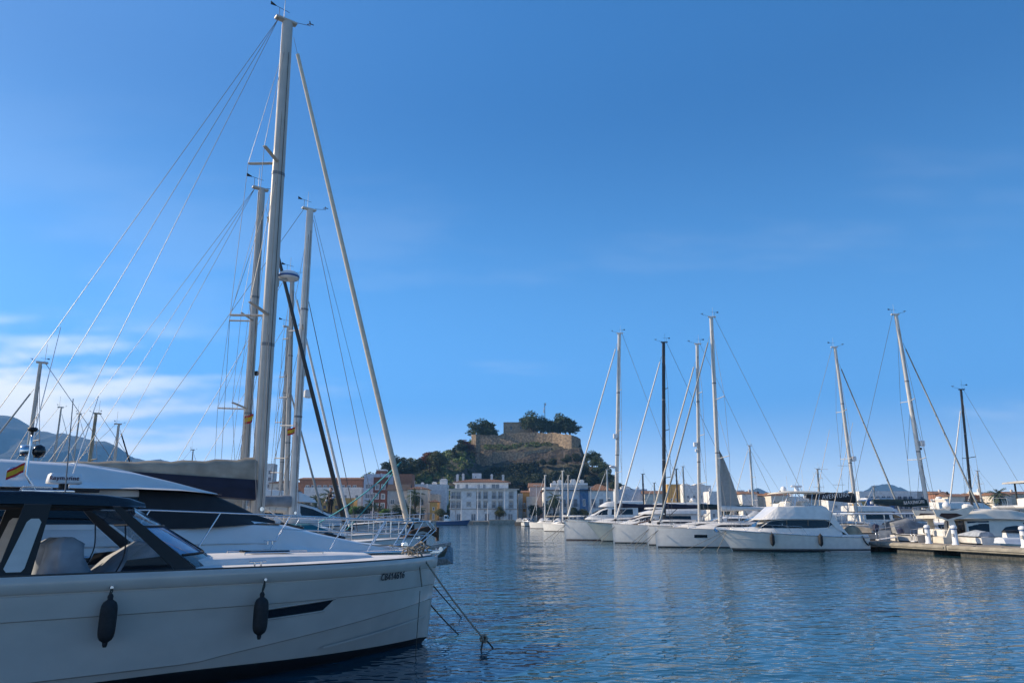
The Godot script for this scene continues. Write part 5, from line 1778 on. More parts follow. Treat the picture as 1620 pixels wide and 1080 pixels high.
	box(st, Vector3(3.65, 2.545, 0.0), Vector3(0.62, 0.035, 0.5), Basis(), 0.012)
	box(st, Vector3(3.52, 2.60, 0.1), Vector3(0.34, 0.02, 0.22), Basis(), 0.008)
	for z in [-0.15, 0.0, 0.15]:
		rod(st, Vector3(3.35, 2.58, z), Vector3(3.7, 2.58, z), 0.014, 6)
	put(st, "roof_rack", M.steel, t)
	st = S()
	lathe(st, Vector3(3.84, 2.55, 0.0), [[0.09, 0.0], [0.06, 0.05], [0.06, 0.12]], 12)
	put(st, "radar_pedestal", M.black_matt, t)
	st = S()
	var rb := []
	for lv in [[2.652, 0.20, 0.16], [2.664, 0.21, 0.17], [2.70, 0.208, 0.168], [2.775, 0.196, 0.156], [2.79, 0.184, 0.144]]:
		var ring := []
		for k in 24:
			var a := TAU * k / 24
			ring.append(Vector3(3.84 + lv[1] * signf(cos(a)) * pow(absf(cos(a)), 0.25), lv[0], lv[2] * signf(sin(a)) * pow(absf(sin(a)), 0.25)))
		rb.append(ring)
	loft(st, rb, 1, true, true)
	var rad := put(st, "radar", M.white_plastic, t)
	lettering("Raymarine", 0.05, M.letter_red, rad, Transform3D(Basis(Vector3(1, 0, 0), Vector3(0, 1, -0.14), Vector3(0, 0, 1)), Vector3(3.82, 2.725, 0.172)), 1)
	st = S()
	for z in [0.05, 0.16]:
		tube(st, [Vector3(3.50, 2.56, z), Vector3(3.37, 2.76, z), Vector3(3.37, 3.14, z)], 0.015, 6)
	tube(st, curve([Vector3(3.37, 3.14, 0.05), Vector3(3.37, 3.24, 0.06), Vector3(3.37, 3.29, 0.105), Vector3(3.37, 3.24, 0.15), Vector3(3.37, 3.14, 0.16)], 3), 0.014, 6)
	rod(st, Vector3(3.37, 3.0, 0.05), Vector3(3.37, 3.0, 0.16), 0.014, 6)
	put(st, "light_mast", M.steel, t)
	st = S()
	lathe(st, Vector3(3.40, 3.08, 0.1), [[0.02, 0.0], [0.085, 0.03], [0.095, 0.09], [0.07, 0.14], [0.02, 0.16]], 14, Basis(Vector3.BACK, -PI / 2))
	put(st, "searchlight", M.black_gloss, t)
	st = S()
	lathe(st, Vector3(3.26, 3.08, 0.1), [[0.02, 0.0], [0.075, 0.0], [0.08, 0.08], [0.06, 0.12]], 12, Basis(Vector3.BACK, -PI / 2))
	put(st, "horn", M.steel, t)
	st = S()
	rod(st, Vector3(3.37, 3.29, 0.105), Vector3(3.37, 3.36, 0.105), 0.02, 6)
	lathe(st, Vector3(3.37, 3.34, 0.105), [[0.03, 0.0], [0.06, 0.015], [0.06, 0.05], [0.03, 0.06]], 10)
	put(st, "masthead_lamp", M.black_matt, t)
	flag(t, Vector3(3.34, 2.92, 0.13), Vector3(-0.9, -0.25, 0.25).normalized(), 0.2, 0.13, [["flag_red", 1], ["flag_yellow", 2], ["flag_red", 1]])
	st = S()
	rod(st, Vector3(3.95, 2.52, -0.5), Vector3(4.2, 4.0, -0.55), 0.011, 6, 0.006)
	put(st, "antenna", M.white_plastic, t)
	st = S()
	rod(st, Vector3(3.78, 2.52, 0.75), Vector3(3.72, 3.75, 0.75), 0.010, 6, 0.006)
	put(st, "antenna", M.wire, t)
	# bow fittings
	for z in [0.22, -0.22]: cleat(t, Vector3(9.5, 1.53, z), 0.2)
	for z in [1.30, -1.30]: cleat(t, Vector3(6.2, 1.53, z))
	for x in [4.32, 6.23]:
		st = S()
		lathe(st, Vector3(x, 1.36, 1.56), [[0.02, -0.02], [0.028, 0.0], [0.02, 0.02]], 8, Basis(Vector3.RIGHT, PI / 2))
		put(st, "fairlead", M.steel, t)
	# its fenders and lines
	var tf := t.transform
	fender(tf * Vector3(4.31, 0.73, 1.62), tf * Vector3(4.32, 1.36, 1.565), 0.50, 0.098, M.rubber, "black fender on the day boat hull below the leaning side frame", "", turn)
	fender(tf * Vector3(6.19, 0.64, 1.60), tf * Vector3(6.23, 1.36, 1.56), 0.50, 0.098, M.rubber, "black fender on the day boat hull beside the dark hull window", "", turn)
	var cl := tf * Vector3(9.5, 1.60, 0.22)
	var kn := on_level(765, 1010, 0.16)
	var rope := thing("mooring_rope", "tan mooring rope from the day boat bow down to a floating knot", "rope", Vector3.ZERO)
	st = S()
	tube(st, sagged(cl, kn, 0.05, 10), 0.016, 7)
	put(st, "line", M.rope, rope)
	st = S()
	for k in 3:
		var ring := []
		for a in 9: ring.append(kn + Basis(Vector3(0.3 * k, 1, 0.6 - 0.5 * k).normalized(), k * 1.3) * Vector3(0.06 * cos(TAU * a / 8), 0.055 * sin(TAU * a / 8), 0.02 * sin(a * 2.0)))
		tube(st, ring, 0.018, 6)
	put(st, "knot", M.rope, rope)
	for q in [[760, 1034], [783, 1029]]:
		st = S()
		var e := on_level(q[0], q[1], -0.05)
		tube(st, curve([kn, kn.lerp(e, 0.4) + Vector3(0, 0.02, 0), e], 4), 0.015, 6)
		put(st, "tail", M.rope_dark, rope)
	var r2 := thing("mooring_rope", "thin dark mooring rope from the day boat stem into the water", "rope", Vector3.ZERO)
	st = S()
	tube(st, sagged(tf * Vector3(9.75, 0.85, -0.1), on_level(729, 1007, -0.05), 0.03, 6), 0.012, 6)
	put(st, "line", M.rope_dark, r2)
	var r3 := thing("mooring_rope", "second dark mooring rope crossing behind the tan rope", "rope", Vector3.ZERO)
	st = S()
	tube(st, sagged(tf * Vector3(9.6, 1.45, -0.2), on_level(732, 979, -0.05), 0.03, 6), 0.012, 6)
	put(st, "line", M.rope_dark, r3)
	st = S()
	tube(st, [tf * Vector3(9.1, 1.0, 0.95), tf * Vector3(9.1, 0.4, 0.9), tf * Vector3(9.08, -0.05, 0.9)], 0.006, 5)
	single(st, "cord", M.rope_dark, "thin dark cord hanging down the day boat bow into the water", "rope")
	# coiled rope on the bow
	var co := thing("rope_coil", "bundle of knotted white rope on the day boat bow", "rope", tf * Vector3(9.42, 1.56, 0.18), turn)
	st = S()
	for k in 7:
		var ring := []
		var rr := rng.randf_range(0.07, 0.13)
		var bb := Basis(Vector3(rng.randfn() * 0.5, 1, rng.randfn() * 0.5).normalized(), rng.randf() * TAU)
		for a in 13: ring.append(Vector3(rng.randfn() * 0.02 - 0.12 + 0.05 * k, 0.04 + 0.012 * k, rng.randfn() * 0.02) + bb * Vector3(rr * cos(TAU * a / 12), 0.04 * sin(TAU * a / 12 * 2.0), rr * 0.8 * sin(TAU * a / 12)))
		tube(st, curve(ring, 2), 0.014, 6)
	put(st, "coil", M.rope, co)
	st = S()
	tube(st, curve([Vector3(0.0, 0.08, 0.05), Vector3(-0.05, -0.02, 0.22), Vector3(-0.04, -0.2, 0.27), Vector3(0.0, -0.38, 0.25), Vector3(0.06, -0.55, 0.2)], 4), 0.013, 6)
	put(st, "loose_end", M.rope, co)

func seat_cover(t: Node3D, p: Vector3, w: float, d: float, h: float, seed_: int):
	# canvas pulled over a helm seat: soft, creased, wider at the foot
	var n := FastNoiseLite.new()
	n.seed = seed_; n.frequency = 3.2
	var st := S()
	var rings := []
	for k in 15:
		var f := k / 14.0
		var ring := []
		for a in 28:
			var th := TAU * a / 28
			var c := signf(cos(th)) * pow(absf(cos(th)), 0.6); var s := signf(sin(th)) * pow(absf(sin(th)), 0.6)
			var sx := lerpf(1.08, 0.62, smoothstep(0.2, 0.95, f)) * (1.0 - 0.6 * smoothstep(0.93, 1.0, f))
			var back := -0.22 * smoothstep(0.35, 0.7, f) if c > 0.0 else 0.0
			var q := Vector3(w * 0.5 * c * (sx + back * c) - 0.06 * f, h * f, d * 0.5 * s * lerpf(1.05, 0.85, f) * (1.0 - 0.35 * smoothstep(0.93, 1.0, f)))
			q += Vector3(c, 0.2, s) * 0.07 * n.get_noise_3d(q.x * 1.5, q.y * 0.45, q.z * 1.5)
			ring.append(p + q)
		rings.append(ring)
	loft(st, rings, 1, true, true)
	put(st, "seat_cover", M.blue_canvas, t)

# ---------------------------------------------------------------- the white express cruiser behind it
func express_cruiser():
	var turn := deg_to_rad(HEAD)
	var fwd := Vector3(cos(turn), 0, -sin(turn))
	var L := 13.0
	var H := {"L": L, "B": 4.1, "fs": 1.62, "fb": 1.42, "tm": 0.5, "tw": 0.92, "full": 2.0, "stem": 0.04, "f0": 0.06, "f1": 0.55, "rake": 1.0, "draft": 0.6}
	var t := thing("motor_yacht", "white express cruiser with swept roof and black windscreen cover behind the day boat", "motor yacht", Vector3(-1.9, 0, -18.7) - fwd * L, turn)
	put(hull_mesh(H), "hull", M.gelcoat, t)
	put(band(H, 0.0, 0.995, func(_q): return -0.08, func(_q): return 0.12, 0.006), "boot_stripe", M.antifoul, t)
	put(deck_mesh(H, 0.0, 0.99, 0.02, 0.05), "deck", M.deck_white, t)
	for s in [1, -1]:
		rail_part(t, sheer_line(H, 0.0, 0.985, s, -0.02, -0.02, 30), 0.035, "rub_rail", M.steel)
	var dh := [[0.5, 1.5, 2.05, 1.95, 1.85], [4.0, 1.5, 2.06, 1.93, 1.78], [6.6, 1.5, 2.07, 1.88, 1.68], [8.0, 1.5, 2.13, 1.76, 1.42], [8.8, 1.48, 2.04, 1.6, 1.2], [9.6, 1.45, 1.86, 1.38, 1.0], [10.8, 1.4, 1.63, 0.95, 0.65], [12.2, 1.38, 1.46, 0.4, 0.24]]
	put(cabin_mesh(dh, 0.3, 5), "deck_moulding", M.gelcoat, t)
	# crease lines of the moulding
	for s in [1, -1]:
		var st := S()
		var l := []
		for k in 25:
			var x := lerpf(1.0, 10.5, k / 24.0)
			l.append(Vector3(x, 1.72 - 0.012 * maxf(x - 8.0, 0.0) * 9.0, (cab_z(dh, x, 1.7, 0.3) + 0.002) * s))
		tube(st, l, 0.012, 4)
		put(st, "moulding_line", M.hull_grey, t)
	# saloon sides with dark glass, then the black windscreen cover
	var sal := [[1.0, 2.0, 2.68, 1.62, 1.5], [4.0, 2.0, 2.68, 1.62, 1.48], [6.0, 2.0, 2.68, 1.58, 1.42]]
	put(cabin_mesh(sal, 0.1, 2), "saloon", M.gelcoat, t)
	for s in [1, -1]:
		put(pane_strip(sal, [[1.2, 2.52], [5.9, 2.55]], [[1.2, 2.10], [5.9, 2.08]], 0.008, s, 0.1), "saloon_window", M.tint_glass, t)
	var cov := [[5.88, 2.0, 2.69, 1.64, 1.48], [6.8, 2.0, 2.66, 1.6, 1.38], [7.25, 2.02, 2.62, 1.53, 1.26], [7.75, 2.05, 2.44, 1.40, 1.1], [8.25, 2.07, 2.24, 1.2, 0.9], [8.65, 2.06, 2.13, 1.0, 0.7]]
	put(cabin_mesh(cov, 0.16, 4), "windscreen_cover", M.black_mesh, t)
	# swept hardtop
	var roof := [[0.3, 2.66, 2.98, 1.75, 1.5], [2.0, 2.67, 3.08, 1.78, 1.5], [3.8, 2.67, 3.13, 1.78, 1.48], [5.0, 2.67, 3.10, 1.76, 1.42], [5.8, 2.68, 2.99, 1.70, 1.32], [6.55, 2.67, 2.83, 1.58, 1.18], [6.95, 2.65, 2.74, 1.42, 1.05], [7.4, 2.62, 2.65, 1.15, 0.85]]
	put(cabin_mesh(roof, 0.26, 5), "hardtop", M.gelcoat, t)
	var st := S()
	var sr := [[4.9, 3.0, 3.15, 0.85, 0.8], [5.6, 2.9, 3.08, 0.8, 0.74], [6.4, 2.75, 2.91, 0.62, 0.56]]
	put(cabin_mesh(sr, 0.05, 3), "sunroof", M.hull_grey, t)
	for s in [1, -1]:
		st = S()
		lathe(st, Vector3(3.95, 2.90, 1.66 * s), [[0.085, -0.02], [0.09, 0.02], [0.065, 0.03]], 18, Basis(Vector3.RIGHT, PI / 2 * s))
		var pl := put(st, "portlight", M.steel, t)
		st = S()
		lathe(st, Vector3(3.95, 2.90, 1.672 * s), [[0.058, 0.0], [0.058, 0.022]], 18, Basis(Vector3.RIGHT, PI / 2 * s))
		put(st, "pane", M.tint_glass, pl)
		st = S()
		rod(st, Vector3(0.6, 2.62, 1.72 * s), Vector3(5.2, 2.63, 1.72 * s), 0.03, 6)
		put(st, "roof_rail", M.black_matt, t)
		# guard rail: top bar, mid bar forward, raked stanchions
		var rl := []
		for k in 25:
			var x := lerpf(3.2, 12.75, k / 24.0)
			var q := x / L
			rl.append(Vector3(x, 2.32 - 0.035 * maxf(x - 6.0, 0.0), (hp(H, q, sheer(H, q)).z * 0.93 - 0.06) * s))
		rail_part(t, rl, 0.016, "guard_rail", M.steel)
		var ml := []
		for k in 13:
			var x := lerpf(8.4, 12.7, k / 12.0)
			var q := x / L
			ml.append(Vector3(x, 1.98 - 0.05 * (x - 8.4), (hp(H, q, sheer(H, q)).z * 0.94 - 0.05) * s))
		rail_part(t, ml, 0.011, "mid_rail", M.steel)
		for x in [4.4, 6.0, 7.2, 8.6, 10.0, 11.1, 11.9, 12.5]:
			var q: float = x / L
			var z: float = hp(H, q, sheer(H, q)).z
			st = S()
			rod(st, Vector3(x - 0.42, sheer(H, q) + 0.02, (z - 0.12) * s), Vector3(x, 2.32 - 0.035 * maxf(x - 6.0, 0.0), (z * 0.93 - 0.06) * s), 0.014, 6)
			put(st, "stanchion", M.steel, t)
		cleat(t, Vector3(11.6, 1.46, 0.55 * s))
		cleat(t, Vector3(8.2, 1.70, 1.72 * s))
	st = S()
	rod(st, Vector3(12.75, 2.09, 0.12), Vector3(12.75, 2.09, -0.12), 0.016, 6)
	for s in [1, -1]:
		rod(st, Vector3(12.35, 1.45, 0.1 * s), Vector3(12.95, 1.9, 0.1 * s), 0.014, 6); rod(st, Vector3(12.95, 1.9, 0.1 * s), Vector3(12.75, 2.09, 0.1 * s), 0.014, 6)
	put(st, "pulpit", M.steel, t)
	anchor(t, Vector3(13.2, 1.46, 0), 1.25, M.galvanised)
	st = S()
	box(st, Vector3(12.0, 1.52, 0), Vector3(0.32, 0.12, 0.26), Basis(), 0.03)
	lathe(st, Vector3(12.0, 1.56, 0.2), [[0.07, -0.05], [0.09, 0.0], [0.07, 0.06]], 12, Basis(Vector3.RIGHT, PI / 2))
	put(st, "windlass", M.steel, t)
	for x in [9.2, 10.2]:
		st = S()
		box(st, Vector3(x, lerpf(2.02, 1.80, x - 9.2), 0.0), Vector3(0.55, 0.05, 0.55), Basis(Vector3.BACK, -0.2), 0.02)
		put(st, "deck_hatch", M.tint_glass, t)
	# steering console seen through the day boat, aerials
	st = S()
	rod(st, Vector3(4.2, 3.1, 0.6), Vector3(4.4, 5.6, 0.6), 0.014, 6, 0.006)
	put(st, "antenna", M.white_plastic, t)
	st = S()
	rod(st, Vector3(3.4, 3.1, -0.8), Vector3(3.35, 6.0, -0.8), 0.014, 6, 0.006)
	put(st, "antenna", M.wire, t)
	var tf := t.transform
	var rp := thing("mooring_rope", "tan rope lying along the express cruiser bow to its cleat", "rope", Vector3.ZERO)
	st = S()
	tube(st, curve([tf * Vector3(12.9, 1.44, 0.12), tf * Vector3(12.3, 1.50, 0.3), tf * Vector3(11.7, 1.55, 0.55), tf * Vector3(11.45, 1.56, 0.5), tf * Vector3(11.6, 1.57, 0.42), tf * Vector3(11.0, 1.58, 0.5), tf * Vector3(10.2, 1.66, 0.72)], 4), 0.016, 6)
	put(st, "line", M.rope, rp)

# ---------------------------------------------------------------- simpler motor boats
func motor_boat(o: Dictionary) -> Node3D:
	# o.at: stern at the waterline; cabin [x0, x1, height]; fly: height of the flying bridge
	var L: float = o.L
	var B: float = o.get("B", L * 0.31)
	var fb: float = o.get("fb", 1.2)
	var fs: float = o.get("fs", fb * 0.72)
	var turn := deg_to_rad(o.deg)
	var H := {"L": L, "B": B, "fs": fs, "fb": fb, "tm": 0.45, "tw": 0.9, "full": o.get("full", 2.0), "f0": 0.06, "f1": 0.55, "rake": o.get("rake", 0.09 * L), "draft": 0.45, "stem": 0.03}
	var t := thing(o.get("name", "motor_boat"), o.label, o.get("cat", "motorboat"), o.at, turn, o.get("group", ""))
	put(hull_mesh(H), "hull", M[o.get("hull", "gelcoat")], t)
	put(band(H, 0.0, 0.995, func(_q): return -0.06, func(_q): return 0.09, 0.006, 14), "boot_stripe", M[o.get("boot", "antifoul")], t)
	put(deck_mesh(H, 0.0, 0.99, 0.03, 0.06), "deck", M.deck_white, t)
	for s in [1, -1]:
		rail_part(t, sheer_line(H, 0.0, 0.985, s, 0.0, -0.01, 12), 0.03, "rub_rail", M[o.get("rub", "rubber")])
	var c: Array = o.get("cabin", [L * 0.18, L * 0.68, 1.1])
	var hw := B * 0.5
	var dk := lerpf(fs, fb, 0.4)
	if c[2] > 0.0:
		var top: float = dk + c[2]
		var m: float = (c[1] - c[0])
		var stn := [[c[0], dk - 0.1, top, hw * 0.78, hw * 0.68], [c[0] + m * 0.55, dk - 0.1, top, hw * 0.76, hw * 0.66], [c[0] + m * 0.72, dk - 0.05, top - 0.25 * c[2], hw * 0.7, hw * 0.55], [c[1], dk, dk + 0.12 * c[2], hw * 0.5, hw * 0.38]]
		put(cabin_mesh(stn, 0.15, 3), "cabin", M[o.get("house", "gelcoat")], t)
		for s in [1, -1]:
			put(pane_strip(stn, [[c[0] + 0.1 * m, dk + c[2] * 0.82], [c[0] + 0.58 * m, dk + c[2] * 0.82], [c[0] + 0.68 * m, dk + c[2] * 0.7]], [[c[0] + 0.1 * m, dk + c[2] * 0.42], [c[0] + 0.6 * m, dk + c[2] * 0.40], [c[0] + 0.84 * m, dk + c[2] * 0.36]], 0.008, s, 0.15, 10), "cabin_window", M.tint_glass, t)
		var sc := S()
		quad(sc, Vector3(c[0] + m * 0.60, top - 0.03 * c[2], hw * 0.5), Vector3(c[0] + m * 0.60, top - 0.03 * c[2], -hw * 0.5), Vector3(c[0] + m * 0.86, dk + c[2] * 0.52, -hw * 0.42), Vector3(c[0] + m * 0.86, dk + c[2] * 0.52, hw * 0.42))
		put(sc, "windscreen", M[o.get("screen", "tint_glass")], t)
		if o.has("fly"):
			var f: float = o.fly
			var fl := [[c[0] - 0.1 * m, top - 0.02, top + f, hw * 0.75, hw * 0.72], [c[0] + 0.35 * m, top - 0.02, top + f, hw * 0.75, hw * 0.7], [c[0] + 0.58 * m, top - 0.02, top + f * 0.85, hw * 0.68, hw * 0.6], [c[0] + 0.72 * m, top - 0.04, top + 0.1, hw * 0.5, hw * 0.4]]
			put(cabin_mesh(fl, 0.1, 3), "flying_bridge", M[o.get("house", "gelcoat")], t)
			var fw := S()
			quad(fw, Vector3(c[0] + 0.5 * m, top + f * 1.3, hw * 0.55), Vector3(c[0] + 0.5 * m, top + f * 1.3, -hw * 0.55), Vector3(c[0] + 0.6 * m, top + f * 0.86, -hw * 0.55), Vector3(c[0] + 0.6 * m, top + f * 0.86, hw * 0.55))
			put(fw, "fly_screen", M.tint_glass, t)
		if o.has("arch"):
			var ar := S()
			var ax: float = c[0] + 0.1 * m
			for s in [1, -1]: loft(ar, [[Vector3(ax - 0.1, top, hw * 0.7 * s), Vector3(ax + 0.3, top, hw * 0.7 * s), Vector3(ax + 0.3, top, hw * 0.62 * s), Vector3(ax - 0.1, top, hw * 0.62 * s)], [Vector3(ax - 0.5, top + o.arch, hw * 0.6 * s), Vector3(ax - 0.2, top + o.arch, hw * 0.6 * s), Vector3(ax - 0.2, top + o.arch, hw * 0.52 * s), Vector3(ax - 0.5, top + o.arch, hw * 0.52 * s)]], -1, true, true)
			box(ar, Vector3(ax - 0.35, top + o.arch + 0.05, 0), Vector3(0.4, 0.12, hw * 1.2), Basis(), 0.03)
			put(ar, "radar_arch", M[o.get("house", "gelcoat")], t)
			var rd := S()
			lathe(rd, Vector3(ax - 0.35, top + o.arch + 0.12, 0), [[0.2, 0.0], [0.26, 0.06], [0.22, 0.18], [0.03, 0.22]], 12)
			put(rd, "radar_dome", M.white_plastic, t)
	if o.has("cover"):
		var cv: Array = o.cover    # [x0, x1, height, material]
		var stn := [[cv[0], dk, dk + cv[2] * 0.7, hw * 0.86, hw * 0.7], [lerpf(cv[0], cv[1], 0.4), dk, dk + cv[2], hw * 0.84, hw * 0.6], [cv[1], dk, dk + cv[2] * 0.3, hw * 0.7, hw * 0.45]]
		put(cabin_mesh(stn, 0.3, 3), "boat_cover", M[cv[3]], t)
	if o.get("rail", true):
		for s in [1, -1]:
			var l := sheer_line(H, 0.42, 0.985, s, 0.5, 0.08, 10)
			var st := S()
			tube(st, l, 0.014, 5)
			for k in [0, 2, 4, 6, 8]:
				rod(st, l[k], sheer_line(H, lerpf(0.42, 0.985, k / 10.0), 1.0, s, 0.0, 0.06, 1)[0], 0.012, 5)
			put(st, "bow_rail", M.steel, t)
	if o.has("outboard"):
		var st := S()
		box(st, Vector3(-0.2, fs + 0.35, 0), Vector3(0.36, 0.55, 0.34), Basis(Vector3.BACK, 0.15), 0.08)
		var ob := put(st, "outboard", M[o.outboard], t)
		st = S()
		box(st, Vector3(-0.22, fs - 0.2, 0), Vector3(0.16, 0.7, 0.12), Basis(Vector3.BACK, 0.1), 0.03)
		put(st, "leg", M.wall_grey, ob)
	return t

# ---------------------------------------------------------------- the row of boats on the left
func left_boats():
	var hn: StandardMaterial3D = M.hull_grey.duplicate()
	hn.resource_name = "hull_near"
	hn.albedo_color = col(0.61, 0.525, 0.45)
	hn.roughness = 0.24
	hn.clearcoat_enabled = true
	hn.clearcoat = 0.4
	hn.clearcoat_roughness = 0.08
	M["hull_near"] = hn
	var ws: StandardMaterial3D = M.clear_pane.duplicate()
	ws.resource_name = "windscreen"
	ws.albedo_color = Color(0.32, 0.50, 0.68, 0.62)
	M["windscreen"] = ws
	day_boat()
	express_cruiser()
	var row := "yachts moored side by side on the left"
	var big := sailboat({"label": "big sloop with tall grey mast, taupe boom cover and cream furled genoa", "mast": Vector3(-7.16, 0, -21.0), "deg": HEAD, "J": 5.0, "E": 8.0, "fb": 1.55, "B": 4.1, "top": 18.05, "rake": 0.30, "chord": 0.205, "thick": 0.13, "spreaders": [8.05, 13.0], "sweep": 45.0, "slen": 1.25, "sthick": 0.13, "wire": 0.007, "backstays": [0.0, 1.0, 2.0], "roll": 0.085, "sail": "sail_cream", "stay_at": 0.972, "boom": {"y": 2.80, "rise": 0.32, "len": 5.4, "h": 1.16, "w": 0.24, "end": 0.42, "cover": "taupe", "skirt": "navy", "skirt_h": 0.46}, "radar": 9.3, "halyards": true, "anchor": "rust", "sprayhood": "navy", "group": row})
	var arm := S()
	var al := curve([Vector3(12.6, 1.42, 0.0), Vector3(13.1, 1.76, 0.0), Vector3(13.6, 1.84, 0.0), Vector3(13.95, 1.62, 0.0)], 4)
	var ar := []
	for k in al.size():
		var q: Vector3 = al[k]
		var hh := 0.09 + 0.03 * sin(k * 0.9)
		ar.append([q + Vector3(0, -hh, 0.09), q + Vector3(0, hh * 0.6, 0.09), q + Vector3(0, hh * 0.6, -0.09), q + Vector3(0, -hh, -0.09)])
	loft(arm, ar, -1, true, true)
	put(arm, "anchor_arm", M.rust, big)
	arm = S()
	rod(arm, Vector3(13.98, 1.45, 0), Vector3(13.98, 1.88, 0), 0.05, 8)
	put(arm, "anchor_pin", M.rust, big)
	sailboat({"label": "sloop with grey mast and black furled genoa behind the big sloop", "mast": Vector3(-9.21, 0, -25.5), "deg": HEAD, "J": 4.0, "E": 7.4, "fb": 1.4, "top": 14.2, "rake": 0.3, "chord": 0.15, "thick": 0.10, "spreaders": [5.9, 9.1], "sweep": 45.0, "slen": 1.15, "wire": 0.0065, "backstays": [0.0, 0.9, 1.8], "roll": 0.085, "sail": "mast_black", "stay_at": 0.955, "boom": {"y": 2.6, "len": 4.2, "h": 0.5, "cover": "taupe"}, "halyards": true, "flag": [5.55, -0.3, 1.5, Vector3(-0.8, 0, 0.6)], "boxes": [[7.2, 0.06, 0.14, "black_matt"]], "sprayhood": "taupe", "group": row})
	sailboat({"label": "sloop with thick pale mast and paired thin forestays", "mast": Vector3(-9.12, 0, -31.0), "deg": HEAD, "J": 4.87, "E": 8.2, "fb": 1.5, "B": 4.0, "top": 15.85, "rake": 0.15, "chord": 0.18, "thick": 0.12, "mast_mat": "mast_white", "spreaders": [6.0, 10.2], "sweep": 25.0, "slen": 1.0, "wire": 0.009, "wire_mat": "wire_dark", "roll": 0.0, "stay_at": 0.985, "inner_stays": [[4.0, 0.97, 0.012, "wire"], [3.0, 0.70, 0.016, "wire_dark"]], "boxes": [[7.4, 0.2, 0.28], [8.3, 0.08, 0.2]], "flag": [5.9, -0.2, 0.3, Vector3(-0.9, 0, 0.4)], "boom": {"y": 2.7, "len": 5.0, "h": 0.5, "cover": "grey_canvas"}, "anchor": "galvanised", "group": row})
	sailboat({"label": "sloop with slim grey mast and pale grey furled genoa", "mast": Vector3(-10.86, 0, -36.0), "deg": HEAD, "J": 3.5, "E": 7.0, "fb": 1.3, "top": 14.4, "rake": 0.6, "chord": 0.13, "thick": 0.09, "spreaders": [5.0, 8.0, 11.0], "sweep": 20.0, "slen": 0.9, "roll": 0.075, "sail": "sail_white", "stay_at": 0.93, "boom": {"y": 2.5, "len": 4.0, "h": 0.4, "cover": "sail_cream"}, "group": row})
	sailboat({"label": "small sloop with lowest grey mast and dark furled genoa in the left row", "mast": Vector3(-12.74, 0, -41.0), "deg": HEAD, "J": 2.9, "E": 6.4, "fb": 1.2, "top": 12.9, "rake": 0.3, "chord": 0.12, "thick": 0.085, "spreaders": [4.6, 7.4, 10.0], "sweep": 20.0, "slen": 0.9, "roll": 0.07, "sail": "sail_grey", "stay_at": 0.72, "boom": {"y": 2.4, "len": 3.8, "h": 0.4, "cover": "navy"}, "group": row})
	# yachts further off on the left, only their rigs show over the cruiser
	var lone := "yachts whose masts stand against the mountain"
	sailboat({"label": "yacht whose grey mast stands beside the day boat searchlight", "mast": Vector3(-19.78, 0, -30.0), "deg": 218.0, "J": 3.2, "E": 6.0, "fb": 1.2, "top": 8.5, "rake": -0.1, "chord": 0.075, "thick": 0.06, "spreaders": [5.2], "slen": 0.8, "roll": 0.045, "sail": "sail_grey", "stay_at": 0.85, "boom": {"y": 2.3, "len": 3.0, "h": 0.3, "cover": "navy"}, "bare": true, "group": lone})
	sailboat({"label": "yacht with tan wooden looking mast against the mountain", "mast": Vector3(-25.9, 0, -45.0), "deg": 218.0, "J": 3.2, "E": 6.0, "fb": 1.2, "top": 8.45, "rake": 0.0, "chord": 0.10, "thick": 0.08, "mast_mat": "tan_canvas", "spreaders": [5.6], "slen": 0.8, "roll": 0.04, "sail": "sail_white", "stay_at": 0.98, "boom": {"y": 2.3, "len": 3.0, "h": 0.3, "cover": "taupe"}, "bare": true, "group": lone})
	sailboat({"label": "yacht with short grey mast and navy furled genoa against the mountain", "mast": Vector3(-25.9, 0, -48.0), "deg": HEAD, "J": 2.6, "E": 6.0, "fb": 1.2, "top": 8.15, "rake": 0.1, "chord": 0.085, "thick": 0.07, "spreaders": [5.4], "slen": 0.8, "roll": 0.06, "sail": "navy", "stay_at": 0.95, "boom": {"y": 2.3, "len": 3.0, "h": 0.3, "cover": "navy"}, "bare": true, "group": lone})
	# motor yachts among them
	motor_boat({"name": "motor_yacht", "cat": "motor yacht", "label": "white flybridge yacht behind the sloop masts with grey windscreen cover", "at": Vector3(-17.6, 0, -38.5), "deg": HEAD, "L": 13.5, "fb": 2.0, "fs": 1.5, "cabin": [2.0, 9.6, 1.35], "fly": 0.6, "arch": 0.8, "screen": "grey_canvas", "full": 2.4})
	motor_boat({"name": "motor_yacht", "cat": "motor yacht", "label": "grey hulled motor yacht whose foredeck carries the standing person", "at": at(455, 828, 44.0) * Vector3(1, 0, 1), "deg": 24.0, "L": 9.0, "fb": 1.95, "fs": 1.6, "hull": "hull_grey", "cabin": [0.6, 3.4, 0.7], "full": 2.5})
	motor_boat({"label": "white cruiser moored beyond the left sloops, its bow rail showing", "at": at(425, 842, 34.0) * Vector3(1, 0, 1), "deg": 30.0, "L": 7.0, "fb": 1.25, "cabin": [0.5, 4.2, 0.7]})
	motor_boat({"label": "low white launch between the left sloops and the quay", "at": at(490, 836, 52.0) * Vector3(1, 0, 1), "deg": 30.0, "L": 7.5, "fb": 1.2, "cabin": [0.5, 4.0, 0.8]})
	# teal dinghy cover and ropes near the black genoa
	var dg := thing("covered_dinghy", "dinghy under a teal cover on the deck behind the cruiser rail", "dinghy", Vector3(-7.5, 1.5, -26.3), deg_to_rad(HEAD))
	put(cabin_mesh([[-1.4, 0.0, 0.12, 0.25, 0.15], [-0.9, 0.0, 0.42, 0.6, 0.4], [0.4, 0.0, 0.46, 0.62, 0.4], [1.3, 0.0, 0.16, 0.25, 0.12]], 0.2, 4), "cover", M.teal_canvas, dg)
	var st := S()
